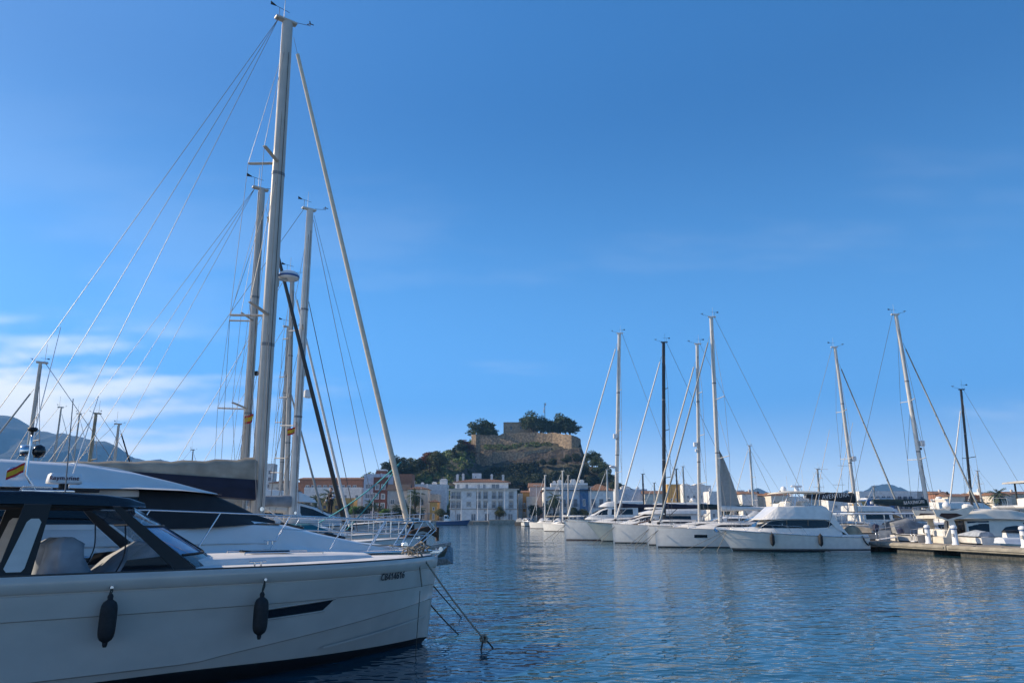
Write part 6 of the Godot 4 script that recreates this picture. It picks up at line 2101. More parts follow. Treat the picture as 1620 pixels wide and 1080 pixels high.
	tube(st, sagged(at(634, 731, 23.6), at(505, 826, 27.5), 0.15, 8), 0.022, 6)
	single(st, "rope", M.rope_teal, "teal rope running from the cream forestay down to the left", "rope", "teal ropes at the cream forestay")
	st = S()
	tube(st, sagged(at(631, 735, 23.6), at(548, 838, 27.0), 0.10, 8), 0.022, 6)
	single(st, "rope", M.rope_teal, "steeper teal rope running from the cream forestay down to the deck", "rope", "teal ropes at the cream forestay")
	person(at(521, 818, 46.0))

# ---------------------------------------------------------------- one standing person
func blend(a: float, b: float, k: float) -> float:
	var h := maxf(k - absf(a - b), 0.0) / k
	return minf(a, b) - h * h * k * 0.25

func capsule(p: Vector3, b: Array) -> float:
	var pa: Vector3 = p - b[0]
	var ba: Vector3 = b[2] - b[0]
	var h := clampf(pa.dot(ba) / maxf(ba.length_squared(), 1e-6), 0.0, 1.0)
	return (pa - ba * h).length() - lerpf(b[1], b[3], h)

func body_mesh(bones: Array, cell: float, k := 0.05) -> ArrayMesh:
	var lo := Vector3.INF
	var hi_ := -Vector3.INF
	for b in bones:
		for q in [[b[0], b[1]], [b[2], b[3]]]:
			lo = lo.min(q[0] - Vector3.ONE * q[1]); hi_ = hi_.max(q[0] + Vector3.ONE * q[1])
	lo -= Vector3.ONE * cell * 2.0
	hi_ += Vector3.ONE * cell * 2.0
	var n := Vector3i(((hi_ - lo) / cell).ceil()) + Vector3i.ONE
	var f := PackedFloat32Array()
	f.resize(n.x * n.y * n.z)
	for z in n.z:
		for y in n.y:
			for x in n.x:
				var p := lo + Vector3(x, y, z) * cell
				var d := 1.0
				for b in bones: d = blend(d, capsule(p, b), k)
				f[(z * n.y + y) * n.x + x] = d
	var id := PackedInt32Array()
	id.resize(f.size()); id.fill(-1)
	var verts := PackedVector3Array()
	var corner := [Vector3i(0, 0, 0), Vector3i(1, 0, 0), Vector3i(0, 1, 0), Vector3i(1, 1, 0), Vector3i(0, 0, 1), Vector3i(1, 0, 1), Vector3i(0, 1, 1), Vector3i(1, 1, 1)]
	var edges := [[0, 1], [2, 3], [4, 5], [6, 7], [0, 2], [1, 3], [4, 6], [5, 7], [0, 4], [1, 5], [2, 6], [3, 7]]
	for z in n.z - 1:
		for y in n.y - 1:
			for x in n.x - 1:
				var v := []
				var inside := 0
				for c in corner:
					var q: float = f[((z + c.z) * n.y + y + c.y) * n.x + x + c.x]
					v.append(q)
					if q < 0.0: inside += 1
				if inside == 0 or inside == 8: continue
				var s := Vector3.ZERO
				var m := 0
				for e in edges:
					var a: float = v[e[0]]; var b: float = v[e[1]]
					if (a < 0.0) != (b < 0.0):
						s += Vector3(corner[e[0]]).lerp(Vector3(corner[e[1]]), a / (a - b))
						m += 1
				id[(z * n.y + y) * n.x + x] = verts.size()
				verts.append(lo + (Vector3(x, y, z) + s / m) * cell)
	var st := S()
	st.set_smooth_group(0)
	var step := [1, n.x, n.x * n.y]
	for z in range(1, n.z - 1):
		for y in range(1, n.y - 1):
			for x in range(1, n.x - 1):
				var i := (z * n.y + y) * n.x + x
				for a in 3:
					if (f[i] < 0.0) == (f[i + step[a]] < 0.0): continue
					var u: int = step[(a + 1) % 3]; var w: int = step[(a + 2) % 3]
					var q := [id[i], id[i - u], id[i - u - w], id[i - w]]
					if q.min() < 0: continue
					if f[i] < 0.0: quad(st, verts[q[0]], verts[q[3]], verts[q[2]], verts[q[1]])
					else: quad(st, verts[q[0]], verts[q[1]], verts[q[2]], verts[q[3]])
	st.generate_normals()
	return st.commit()

func person(p: Vector3):
	var t := thing("person", "person in dark clothes with pale sleeves standing on a boat behind the black furled sail", "person", p, deg_to_rad(150.0))
	var body := [
		[Vector3(0.1, 0.05, 0.06), 0.05, Vector3(0.1, 0.04, -0.12), 0.04], [Vector3(-0.1, 0.05, 0.04), 0.05, Vector3(-0.1, 0.04, -0.14), 0.04],
		[Vector3(0.1, 0.08, 0.05), 0.05, Vector3(0.1, 0.48, 0.0), 0.065], [Vector3(0.1, 0.48, 0.0), 0.065, Vector3(0.09, 0.9, 0.0), 0.095],
		[Vector3(-0.1, 0.08, 0.03), 0.05, Vector3(-0.1, 0.48, 0.0), 0.065], [Vector3(-0.1, 0.48, 0.0), 0.065, Vector3(-0.09, 0.9, 0.0), 0.095],
		[Vector3(-0.07, 0.96, 0), 0.12, Vector3(0.07, 0.96, 0), 0.12], [Vector3(0, 1.0, 0), 0.14, Vector3(0, 1.3, 0.01), 0.15], [Vector3(-0.12, 1.38, 0), 0.085, Vector3(0.12, 1.38, 0), 0.085],
		[Vector3(0, 1.4, 0), 0.06, Vector3(0, 1.53, -0.01), 0.055],
		[Vector3(0.19, 1.4, 0), 0.065, Vector3(0.27, 1.12, -0.02), 0.05], [Vector3(0.27, 1.12, -0.02), 0.05, Vector3(0.2, 0.93, -0.2), 0.038],
		[Vector3(-0.19, 1.4, 0), 0.065, Vector3(-0.36, 1.2, -0.12), 0.05], [Vector3(-0.36, 1.2, -0.12), 0.05, Vector3(-0.42, 1.12, -0.36), 0.036]]
	mesh_node(body_mesh(body, 0.024), "body", M.cloth_black, t)
	var head := [[Vector3(0, 1.60, -0.01), 0.082, Vector3(0, 1.69, 0.0), 0.095], [Vector3(0, 1.57, -0.05), 0.05, Vector3(0, 1.62, -0.07), 0.05], [Vector3(0, 1.64, -0.1), 0.014, Vector3(0, 1.61, -0.115), 0.017], [Vector3(0.088, 1.63, 0), 0.018, Vector3(0.09, 1.66, 0.01), 0.018], [Vector3(-0.088, 1.63, 0), 0.018, Vector3(-0.09, 1.66, 0.01), 0.018]]
	mesh_node(body_mesh(head, 0.012, 0.02), "head", M.skin, t)
	mesh_node(body_mesh([[Vector3(0, 1.70, 0.012), 0.098, Vector3(0, 1.67, 0.04), 0.09], [Vector3(0, 1.66, 0.05), 0.07, Vector3(0, 1.6, 0.06), 0.05]], 0.012, 0.02), "hair", M.cloth_black, t)
	for s in [1, -1]:
		var a := Vector3(0.2, 0.93, -0.2) if s > 0 else Vector3(-0.42, 1.12, -0.36)
		var d := Vector3(-0.2, -0.3, -0.9).normalized() if s > 0 else Vector3(-0.1, 0.1, -1).normalized()
		var side := d.cross(Vector3.UP).normalized()
		var hand := [[a, 0.034, a + d * 0.09, 0.036]]
		for k in 4: hand.append([a + d * 0.09 + side * (k - 1.5) * 0.02, 0.011, a + d * (0.155 - 0.012 * absf(k - 1.5)) + side * (k - 1.5) * 0.024 - Vector3(0, 0.025, 0), 0.008])
		hand.append([a + d * 0.03 - side * 0.03 * s, 0.013, a + d * 0.09 - side * 0.06 * s, 0.009])
		mesh_node(body_mesh(hand, 0.007, 0.008), "hand", M.skin, t)
		var sl := S()
		var sh := Vector3(0.19 * s, 1.4, 0)
		var el := Vector3(0.27, 1.12, -0.02) if s > 0 else Vector3(-0.36, 1.2, -0.12)
		tube(sl, curve([sh.lerp(el, 0.25), el, el.lerp(a, 0.9)], 4), 0.068, 10, 0.05)
		put(sl, "sleeve", M.cloth_pale, t)

# ---------------------------------------------------------------- the pontoon on the right
func edge_x(z: float) -> float:
	return 27.0 - 0.205 * (-z - 37.0)

func pontoon():
	var t := thing("pontoon", "tan concrete floating pontoon with boats on both sides", "pontoon", Vector3.ZERO)
	var a := Vector3(edge_x(-33.0), 0, -33.0)
	var b := Vector3(edge_x(-84.0), 0, -84.0)
	var dirn := (b - a).normalized()
	var bs := Basis(Vector3(-dirn.z, 0, dirn.x), Vector3.UP, -dirn)
	var n := 9
	var len_ := (b - a).length() / n
	for k in n:
		var c := a + dirn * len_ * (k + 0.5) + bs.x * 1.3
		var st := S()
		box(st, c + Vector3(0, 0.44, 0), Vector3(2.6, 0.30, len_ - 0.05), bs, 0.03)
		var d := put(st, "deck_slab", M.concrete, t)
		st = S()
		for q in 3:
			box(st, c + dirn * (q - 1) * len_ * 0.33 + Vector3(0, 0.607, 0), Vector3(2.3, 0.03, len_ * 0.30), bs, 0.008)
		put(st, "deck_panel", M.quay_stone, d)
		st = S()
		box(st, c + Vector3(0, 0.02, 0), Vector3(2.1, 0.56, len_ * (0.75 if k % 2 else 0.55)), bs, 0.04)
		put(st, "float", M.float_grey, t)
		st = S()
		box(st, c - bs.x * 1.33 + Vector3(0, 0.46, 0), Vector3(0.06, 0.12, len_ - 0.3), bs, 0.015)
		put(st, "fender_strip", M.concrete, t)

func pedestal(u: float, z: float, label: String):
	var x := (u - 810.0) / 1150.0 * (-z * 0.9726)
	var t := thing("service_pedestal", label, "pedestal", Vector3(x + 0.05, 0.622, z), 0.2, "service pedestals on the pontoon")
	var st := S()
	lathe(st, Vector3.ZERO, [[0.20, 0.0], [0.20, 0.06], [0.16, 0.08], [0.15, 0.86]], 14)
	put(st, "post", M.white_plastic, t)
	st = S()
	lathe(st, Vector3(0, 0.86, 0), [[0.155, 0.0], [0.165, 0.03], [0.155, 0.06]], 14)
	put(st, "band", M.blue_paint, t)
	st = S()
	lathe(st, Vector3(0, 0.92, 0), [[0.16, 0.0], [0.19, 0.03], [0.17, 0.14], [0.08, 0.2], [0.01, 0.21]], 14)
	put(st, "cap", M.white_plastic, t)
	st = S()
	box(st, Vector3(-0.145, 0.55, 0.03), Vector3(0.06, 0.2, 0.14), Basis(), 0.015)
	put(st, "socket_box", M.wall_grey, t)

# ---------------------------------------------------------------- the sport fishing yacht
func sport_yacht():
	var L := 9.6
	var o := Vector3(23.5, 0, -51.0)
	var H := {"L": L, "B": 3.5, "fs": 0.92, "fb": 1.42, "tm": 0.42, "tw": 0.92, "full": 2.0, "f0": 0.05, "f1": 0.62, "rake": 1.0, "draft": 0.5, "stem": 0.03, "sp": 1.5}
	var t := thing("motor_yacht", "white flybridge sport yacht with black windows and two black fenders", "motor yacht", o, PI)
	put(hull_mesh(H), "hull", M.gelcoat, t)
	put(band(H, 0.0, 0.995, func(_q): return -0.1, func(_q): return 0.13, 0.006), "boot_stripe", M.antifoul, t)
	put(band(H, 0.0, 0.995, func(_q): return 0.15, func(_q): return 0.19, 0.006), "boot_line", M.black_gloss, t)
	put(band(H, 0.0, 0.97, func(q): return sheer(H, q) * 0.62 - 0.012, func(q): return sheer(H, q) * 0.62 + 0.012, 0.01), "knuckle", M.gelcoat, t)
	put(deck_mesh(H, 0.0, 0.99, 0.03, 0.08), "deck", M.deck_white, t)
	for s in [1, -1]:
		rail_part(t, sheer_line(H, 0.0, 0.985, s, -0.01, -0.015, 24), 0.03, "rub_rail", M.steel)
	var st := S()
	# foredeck trunk, house with wrap-round glass
	put(cabin_mesh([[4.8, 1.1, 1.52, 1.45, 1.3], [7.2, 1.2, 1.54, 1.2, 1.0], [8.6, 1.3, 1.47, 0.6, 0.4]], 0.12), "foredeck_trunk", M.gelcoat, t)
	var hs := [[1.7, 0.9, 1.3, 1.5, 1.45], [2.6, 0.95, 2.1, 1.5, 1.42], [5.6, 1.1, 2.12, 1.48, 1.36], [6.2, 1.2, 2.05, 1.42, 1.25], [7.1, 1.3, 1.52, 1.2, 1.0]]
	put(cabin_mesh(hs, 0.12, 4), "deckhouse", M.gelcoat, t)
	for s in [1, -1]:
		put(pane_strip(hs, [[2.35, 1.80], [2.7, 2.0], [3.6, 2.02], [5.0, 2.02], [6.1, 1.98], [6.35, 1.9]], [[2.3, 1.74], [2.6, 1.55], [3.6, 1.50], [5.0, 1.50], [6.4, 1.50], [7.0, 1.50]], 0.012, s, 0.12, 18), "side_window", M.tint_glass, t)
		for x in [3.9, 5.3]:
			st = S()
			box(st, Vector3(x, 1.76, s * (cab_z(hs, x, 1.76, 0.12) + 0.016)), Vector3(0.06, 0.5, 0.012))
			put(st, "window_bar", M.black_gloss, t)
	st = S()
	quad(st, Vector3(6.18, 2.04, 1.15), Vector3(6.18, 2.04, -1.15), Vector3(7.12, 1.56, -1.0), Vector3(7.12, 1.56, 1.0))
	put(st, "windscreen", M.tint_glass, t)
	# flying bridge with raked front, moulded tail to the cockpit
	var fl := [[1.25, 1.0, 1.06, 1.46, 1.42], [2.1, 1.5, 2.2, 1.48, 1.42], [2.55, 2.02, 2.84, 1.5, 1.42], [2.8, 2.06, 2.95, 1.52, 1.42], [4.7, 2.08, 2.92, 1.52, 1.40], [5.75, 2.08, 2.90, 1.46, 1.25], [6.3, 2.06, 2.48, 1.38, 1.14], [6.85, 2.03, 2.08, 1.25, 1.0]]
	put(cabin_mesh(fl, 0.07, 2, -1), "flying_bridge", M.gelcoat, t)
	st = S()
	box(st, Vector3(5.45, 3.0, -0.1), Vector3(0.08, 0.22, 1.1), Basis(Vector3.BACK, 0.3), 0.02)
	put(st, "towel", M.sail_white, t)
	st = S()
	box(st, Vector3(3.6, 3.02, 0), Vector3(0.6, 0.5, 1.4), Basis(), 0.12)
	put(st, "bridge_seat", M.deck_white, t)
	st = S()
	box(st, Vector3(4.8, 3.0, 0), Vector3(0.5, 0.5, 1.2), Basis(), 0.1)
	put(st, "helm_console", M.gelcoat, t)
	put(cabin_mesh([[2.5, 3.76, 3.84, 1.25, 1.2], [3.2, 3.80, 3.90, 1.3, 1.25], [4.8, 3.82, 3.92, 1.3, 1.25], [5.55, 3.76, 3.82, 1.15, 1.1]], 0.04, 3), "hardtop", M.gel_cream, t)
	for s in [1, -1]:
		for q in [[5.3, 2.86, 4.95, 3.80], [4.6, 2.88, 4.4, 3.82], [3.5, 2.9, 3.3, 3.82], [3.1, 2.9, 2.8, 3.80], [3.5, 2.9, 4.4, 3.8]]:
			st = S()
			rod(st, Vector3(q[0], q[1], 1.25 * s), Vector3(q[2], q[3], 1.12 * s), 0.022, 6)
			put(st, "hardtop_post", M.steel, t)
	st = S()
	lathe(st, Vector3(4.7, 3.93, 0.3), [[0.16, 0.0], [0.2, 0.1], [0.17, 0.26], [0.08, 0.34], [0.01, 0.36]], 14)
	put(st, "satellite_dome", M.white_plastic, t)
	st = S()
	lathe(st, Vector3(3.9, 3.9, 0), [[0.2, 0.0], [0.17, 0.12], [0.13, 0.3]], 12)
	box(st, Vector3(3.9, 4.27, 0), Vector3(0.9, 0.14, 0.18), Basis(Vector3.UP, 0.3), 0.05)
	put(st, "radar_scanner", M.white_plastic, t)
	for q in [[3.2, 0.6, 5.5], [2.9, -0.6, 5.2], [4.2, 0.9, 5.0]]:
		st = S()
		rod(st, Vector3(q[0], 3.88, q[1]), Vector3(q[0], q[2], q[1]), 0.012, 5)
		put(st, "antenna", M.white_plastic, t)
	for s in [1, -1]:       # outriggers
		st = S()
		rod(st, Vector3(2.6, 1.5, 1.5 * s), Vector3(0.4 - 0.1 * s, 8.4, 2.1 * s), 0.026, 6, 0.012)
		for f in [0.42, 0.6]:
			var p := Vector3(2.6, 1.5, 1.5 * s).lerp(Vector3(0.4 - 0.1 * s, 8.4, 2.1 * s), f)
			rod(st, p - Vector3(0.4, 0.1, 0), p + Vector3(0.4, -0.1, 0), 0.012, 5)
		put(st, "outrigger", M.mast_alu, t)
	# cockpit corner, tan life ring cushion, stern details
	for s in [1, -1]:
		st = S()
		box(st, Vector3(0.9, 1.0, 1.45 * s), Vector3(1.8, 0.18, 0.2), Basis(), 0.05)
		put(st, "cockpit_coaming", M.gelcoat, t)
	st = S()
	box(st, Vector3(0.1, 0.95, 0), Vector3(0.2, 0.24, 2.68), Basis(), 0.05)
	put(st, "transom", M.gelcoat, t)
	st = S()
	box(st, Vector3(-0.25, 0.32, 0), Vector3(0.6, 0.08, 2.8), Basis(), 0.03)
	put(st, "swim_platform", M.teak, t)
	for s in [1, -1]:
		var rl := sheer_line(H, 0.46, 0.985, s, 0.52, 0.1, 16)
		rail_part(t, rl, 0.014, "guard_rail", M.steel)
		for k in [0, 3, 6, 9, 12]:
			st = S()
			var q := lerpf(0.46, 0.985, k / 16.0)
			rod(st, sheer_line(H, q - 0.035, 1.0, s, 0.0, 0.08, 1)[0], rl[k], 0.012, 5)
			put(st, "stanchion", M.steel, t)
	anchor(t, Vector3(9.55, 1.46, 0), 0.85, M.steel)
	for q in [[6.4, "black fender amidships on the white sport yacht"], [3.35, "black fender near the stern quarter of the white sport yacht"]]:
		var p := hp(H, q[0] / L, 0.9)
		var e := hp(H, q[0] / L, sheer(H, q[0] / L))
		fender(t.transform * Vector3(p.x, 0.38, -p.z - 0.17), t.transform * Vector3(e.x, e.y + 0.1, -e.z - 0.03), 0.74, 0.14, M.rubber, q[1])
	st = S()
	tube(st, curve([Vector3(0.5, 1.0, -1.62), Vector3(0.35, 0.6, -1.72), Vector3(0.15, 0.42, -1.7), Vector3(0.05, 0.62, -1.62)], 4), 0.045, 6)
	put(st, "hose", M.rubber, t)
	var cu := thing("cushion_cover", "round tan cover standing in the cockpit behind the sport yacht bridge", "cover", o + Vector3(-0.6, 0.9, 0.5), 0.0)
	st = S()
	var prof := []
	for k in 9: prof.append([0.62 * cos(PI * 0.5 * k / 8.0) + 0.02, 0.78 * sin(PI * 0.5 * k / 8.0)])
	lathe(st, Vector3.ZERO, prof, 18)
	put(st, "cover", M.tan_canvas, cu)
	st = S()
	lathe(st, Vector3.ZERO, [[0.64, 0.0], [0.66, 0.05], [0.64, 0.1]], 18)
	put(st, "hem", M.taupe, cu)

# ---------------------------------------------------------------- the cream flybridge yacht beyond the pontoon
func cream_yacht():
	var L := 10.5
	var o := Vector3(26.9, 0, -48.2)
	var H := {"L": L, "B": 3.6, "fs": 1.0, "fb": 1.5, "tm": 0.42, "tw": 0.95, "full": 2.1, "f0": 0.05, "f1": 0.55, "rake": 0.9, "draft": 0.5}
	var t := thing("motor_yacht", "cream flybridge yacht with curved dark windows lying stern to the pontoon", "motor yacht", o, deg_to_rad(-6.0))
	put(hull_mesh(H), "hull", M.gel_cream, t)
	put(band(H, 0.0, 0.99, func(_q): return -0.06, func(_q): return 0.1, 0.006), "boot_stripe", M.antifoul, t)
	put(deck_mesh(H, 0.0, 0.99, 0.03, 0.06), "deck", M.deck_white, t)
	var hs := [[1.5, 0.95, 2.0, 1.55, 1.45], [2.2, 0.95, 2.12, 1.6, 1.45], [4.6, 1.0, 2.14, 1.58, 1.4], [6.0, 1.1, 1.95, 1.4, 1.1], [7.6, 1.2, 1.55, 1.05, 0.7]]
	put(cabin_mesh(hs, 0.25, 4), "deckhouse", M.gel_cream, t)
	var st := S()
	box(st, Vector3(1.46, 1.5, 0.2), Vector3(0.06, 0.98, 2.2), Basis(), 0.02)
	put(st, "saloon_door", M.tint_glass, t)
	for s in [1, -1]:
		put(pane_strip(hs, [[1.62, 1.96], [2.9, 1.98]], [[1.62, 1.05], [2.75, 1.05]], 0.012, s, 0.25, 6), "aft_window", M.tint_glass, t)
		put(pane_strip(hs, [[3.5, 1.36], [3.8, 1.62], [4.4, 1.7], [5.0, 1.60]], [[3.45, 1.32], [3.9, 1.31], [4.5, 1.31], [5.3, 1.31]], 0.012, s, 0.25, 10), "side_window", M.tint_glass, t)
		put(pane_strip(hs, [[4.9, 1.86], [5.4, 1.97], [6.0, 1.82], [6.6, 1.68]], [[4.95, 1.78], [5.5, 1.72], [6.1, 1.64], [6.8, 1.58]], 0.012, s, 0.25, 10), "front_window", M.tint_glass, t)
	# flying bridge with long overhang and wing supports
	var fl := [[-0.2, 2.12, 2.3, 1.5, 1.45], [1.6, 2.10, 2.42, 1.6, 1.5], [3.2, 2.10, 2.70, 1.58, 1.42], [4.4, 2.08, 2.66, 1.5, 1.3], [5.8, 1.98, 2.38, 1.3, 1.0], [6.9, 1.8, 1.95, 1.0, 0.7]]
	put(cabin_mesh(fl, 0.14, 4), "flying_bridge", M.gel_cream, t)
	st = S()
	for s in [1, -1]:
		prism(st, PackedVector2Array([Vector2(-0.2, 2.25), Vector2(0.5, 1.95), Vector2(1.6, 2.3), Vector2(2.1, 2.78), Vector2(1.8, 2.84), Vector2(0.9, 2.60), Vector2(-0.35, 2.66)]), -0.05, 0.05, Transform3D(Basis(), Vector3(0, 0, 1.5 * s)))
	put(st, "bridge_wing", M.gel_cream, t)
	st = S()
	for s in [1, -1]:
		prism(st, PackedVector2Array([Vector2(-0.05, 2.28), Vector2(0.45, 2.08), Vector2(1.35, 2.32), Vector2(1.0, 2.44), Vector2(0.1, 2.45)]), -0.055, 0.055, Transform3D(Basis(), Vector3(0, 0, 1.5 * s)))
	put(st, "wing_panel", M.brown_canvas, t)
	st = S()
	quad(st, Vector3(4.6, 2.95, 1.05), Vector3(4.6, 2.95, -1.05), Vector3(5.0, 2.58, -1.1), Vector3(5.0, 2.58, 1.1))
	put(st, "fly_screen", M.clear_film, t)
	st = S()
	box(st, Vector3(2.3, 2.75, 0.3), Vector3(0.5, 0.55, 0.6), Basis(), 0.1)
	put(st, "bridge_seat", M.sail_white, t)
	st = S()
	lathe(st, Vector3(0.75, 2.72, 0.9), [[0.1, 0.0], [0.22, 0.1], [0.24, 0.22], [0.16, 0.38], [0.01, 0.44]], 14)
	put(st, "satellite_dome", M.white_plastic, t)
	for s in [1, -1]:
		st = S()
		loft(st, [[Vector3(0.2, 1.0, 1.55 * s), Vector3(0.75, 1.0, 1.55 * s), Vector3(0.75, 1.0, 1.42 * s), Vector3(0.2, 1.0, 1.42 * s)], [Vector3(0.5, 1.6, 1.55 * s), Vector3(0.9, 1.6, 1.55 * s), Vector3(0.9, 1.6, 1.42 * s), Vector3(0.5, 1.6, 1.42 * s)], [Vector3(0.5, 2.1, 1.5 * s), Vector3(0.8, 2.1, 1.5 * s), Vector3(0.8, 2.1, 1.4 * s), Vector3(0.5, 2.1, 1.4 * s)]], -1, true, true)
		put(st, "roof_pillar", M.gel_cream, t)
	st = S()
	box(st, Vector3(0.5, 1.2, 0), Vector3(0.5, 0.5, 2.2), Basis(), 0.1)
	put(st, "cockpit_sofa", M.sail_white, t)
	rail_part(t, [Vector3(-0.3, 2.66, 1.5), Vector3(-0.35, 2.86, 1.4), Vector3(-0.35, 2.86, -1.4), Vector3(-0.3, 2.66, -1.5)], 0.016, "bridge_rail", M.steel)
	fender(o + Vector3(1.35, 0.55, 1.9), o + Vector3(1.35, 1.1, 1.75), 0.4, 0.16, M.fender_blue, "navy ball fender on the quarter of the cream yacht")

func water_scooter():
	var t := thing("jet_ski", "white and pale blue water scooter on the pontoon edge", "jet ski", Vector3(28.9, 0.72, -42.6), deg_to_rad(2.0))
	put(cabin_mesh([[-1.35, 0.05, 0.35, 0.5, 0.42], [-0.5, 0.0, 0.36, 0.58, 0.46], [0.5, 0.0, 0.40, 0.55, 0.42], [1.1, 0.05, 0.45, 0.36, 0.24], [1.55, 0.25, 0.42, 0.1, 0.05]], 0.14, 4), "hull", M.wall_paleblue, t)
	put(cabin_mesh([[-1.0, 0.33, 0.66, 0.22, 0.16], [-0.1, 0.33, 0.64, 0.22, 0.15], [0.3, 0.36, 0.74, 0.24, 0.16], [0.9, 0.4, 0.62, 0.3, 0.16], [1.3, 0.4, 0.46, 0.12, 0.06]], 0.1, 4), "body", M.sail_white, t)
	put(cabin_mesh([[-1.02, 0.64, 0.73, 0.18, 0.14], [-0.4, 0.62, 0.76, 0.18, 0.14], [0.1, 0.62, 0.68, 0.15, 0.1]], 0.05, 3), "seat", M.rubber, t)
	var st := S()
	tube(st, curve([Vector3(0.22, 0.98, -0.38), Vector3(0.3, 0.95, -0.1), Vector3(0.3, 0.95, 0.1), Vector3(0.22, 0.98, 0.38)], 4), 0.025, 6)
	rod(st, Vector3(0.4, 0.7, 0), Vector3(0.3, 0.95, 0), 0.05, 6)
	put(st, "handlebar", M.rubber, t)

func hardtop_yacht():
	var t := motor_boat({"name": "motor_yacht", "cat": "motor yacht", "label": "large white yacht with dark hardtop and an Italian flag at the frame edge", "at": Vector3(33.2, 0, -49.5), "deg": -4.0, "L": 14.0, "B": 4.6, "fb": 2.1, "fs": 1.5, "cabin": [2.2, 10.5, 1.25], "fly": 0.45})
	var st := S()
	box(st, Vector3(2.2, 2.86, 0), Vector3(4.6, 0.22, 4.4), Basis(), 0.08)
	put(st, "bridge_deck", M.gelcoat, t)
	put(cabin_mesh([[0.6, 4.42, 4.52, 1.8, 1.7], [2.5, 4.46, 4.60, 1.95, 1.85], [6.0, 4.46, 4.58, 1.9, 1.8], [7.4, 4.36, 4.44, 1.5, 1.4]], 0.05, 3), "hardtop", M.wall_grey, t)
	for s in [1, -1]:
		st = S()
		rod(st, Vector3(1.4, 2.95, 1.7 * s), Vector3(1.4, 4.45, 1.65 * s), 0.06, 8)
		put(st, "hardtop_post", M.black_matt, t)
		st = S()
		prism(st, PackedVector2Array([Vector2(3.9, 2.95), Vector2(4.5, 2.95), Vector2(4.2, 4.46), Vector2(3.6, 4.46)]), -0.05, 0.05, Transform3D(Basis(), Vector3(0, 0, 1.7 * s)))
		put(st, "hardtop_panel", M.black_matt, t)
		for k in 5:
			st = S()
			rod(st, Vector3(0.1 + k * 0.9, 2.97, 2.15 * s), Vector3(0.1 + k * 0.9, 3.5, 2.15 * s), 0.016, 5)
			put(st, "stanchion", M.steel, t)
		rail_part(t, [Vector3(0.0, 3.5, 2.15 * s), Vector3(4.4, 3.5, 2.15 * s)], 0.018, "bridge_rail", M.steel)
	st = S()
	for k in 7: box(st, Vector3(0.4 + k * 0.2, 1.65 + 0.17 * k, 1.6), Vector3(0.22, 0.04, 0.7))
	put(st, "bridge_stairs", M.steel, t)
	st = S()
	box(st, Vector3(1.0, 1.9, -0.4), Vector3(0.9, 0.7, 1.2), Basis(), 0.1)
	put(st, "cockpit_cushion", M.blue_paint, t)
	flag(t, Vector3(0.9, 3.9, 2.3), Vector3(0.45, 0, 0.5).normalized(), 0.75, 0.62, [["flag_green", 1], ["flag_white", 1], ["flag_red", 1]], 1.3, true)

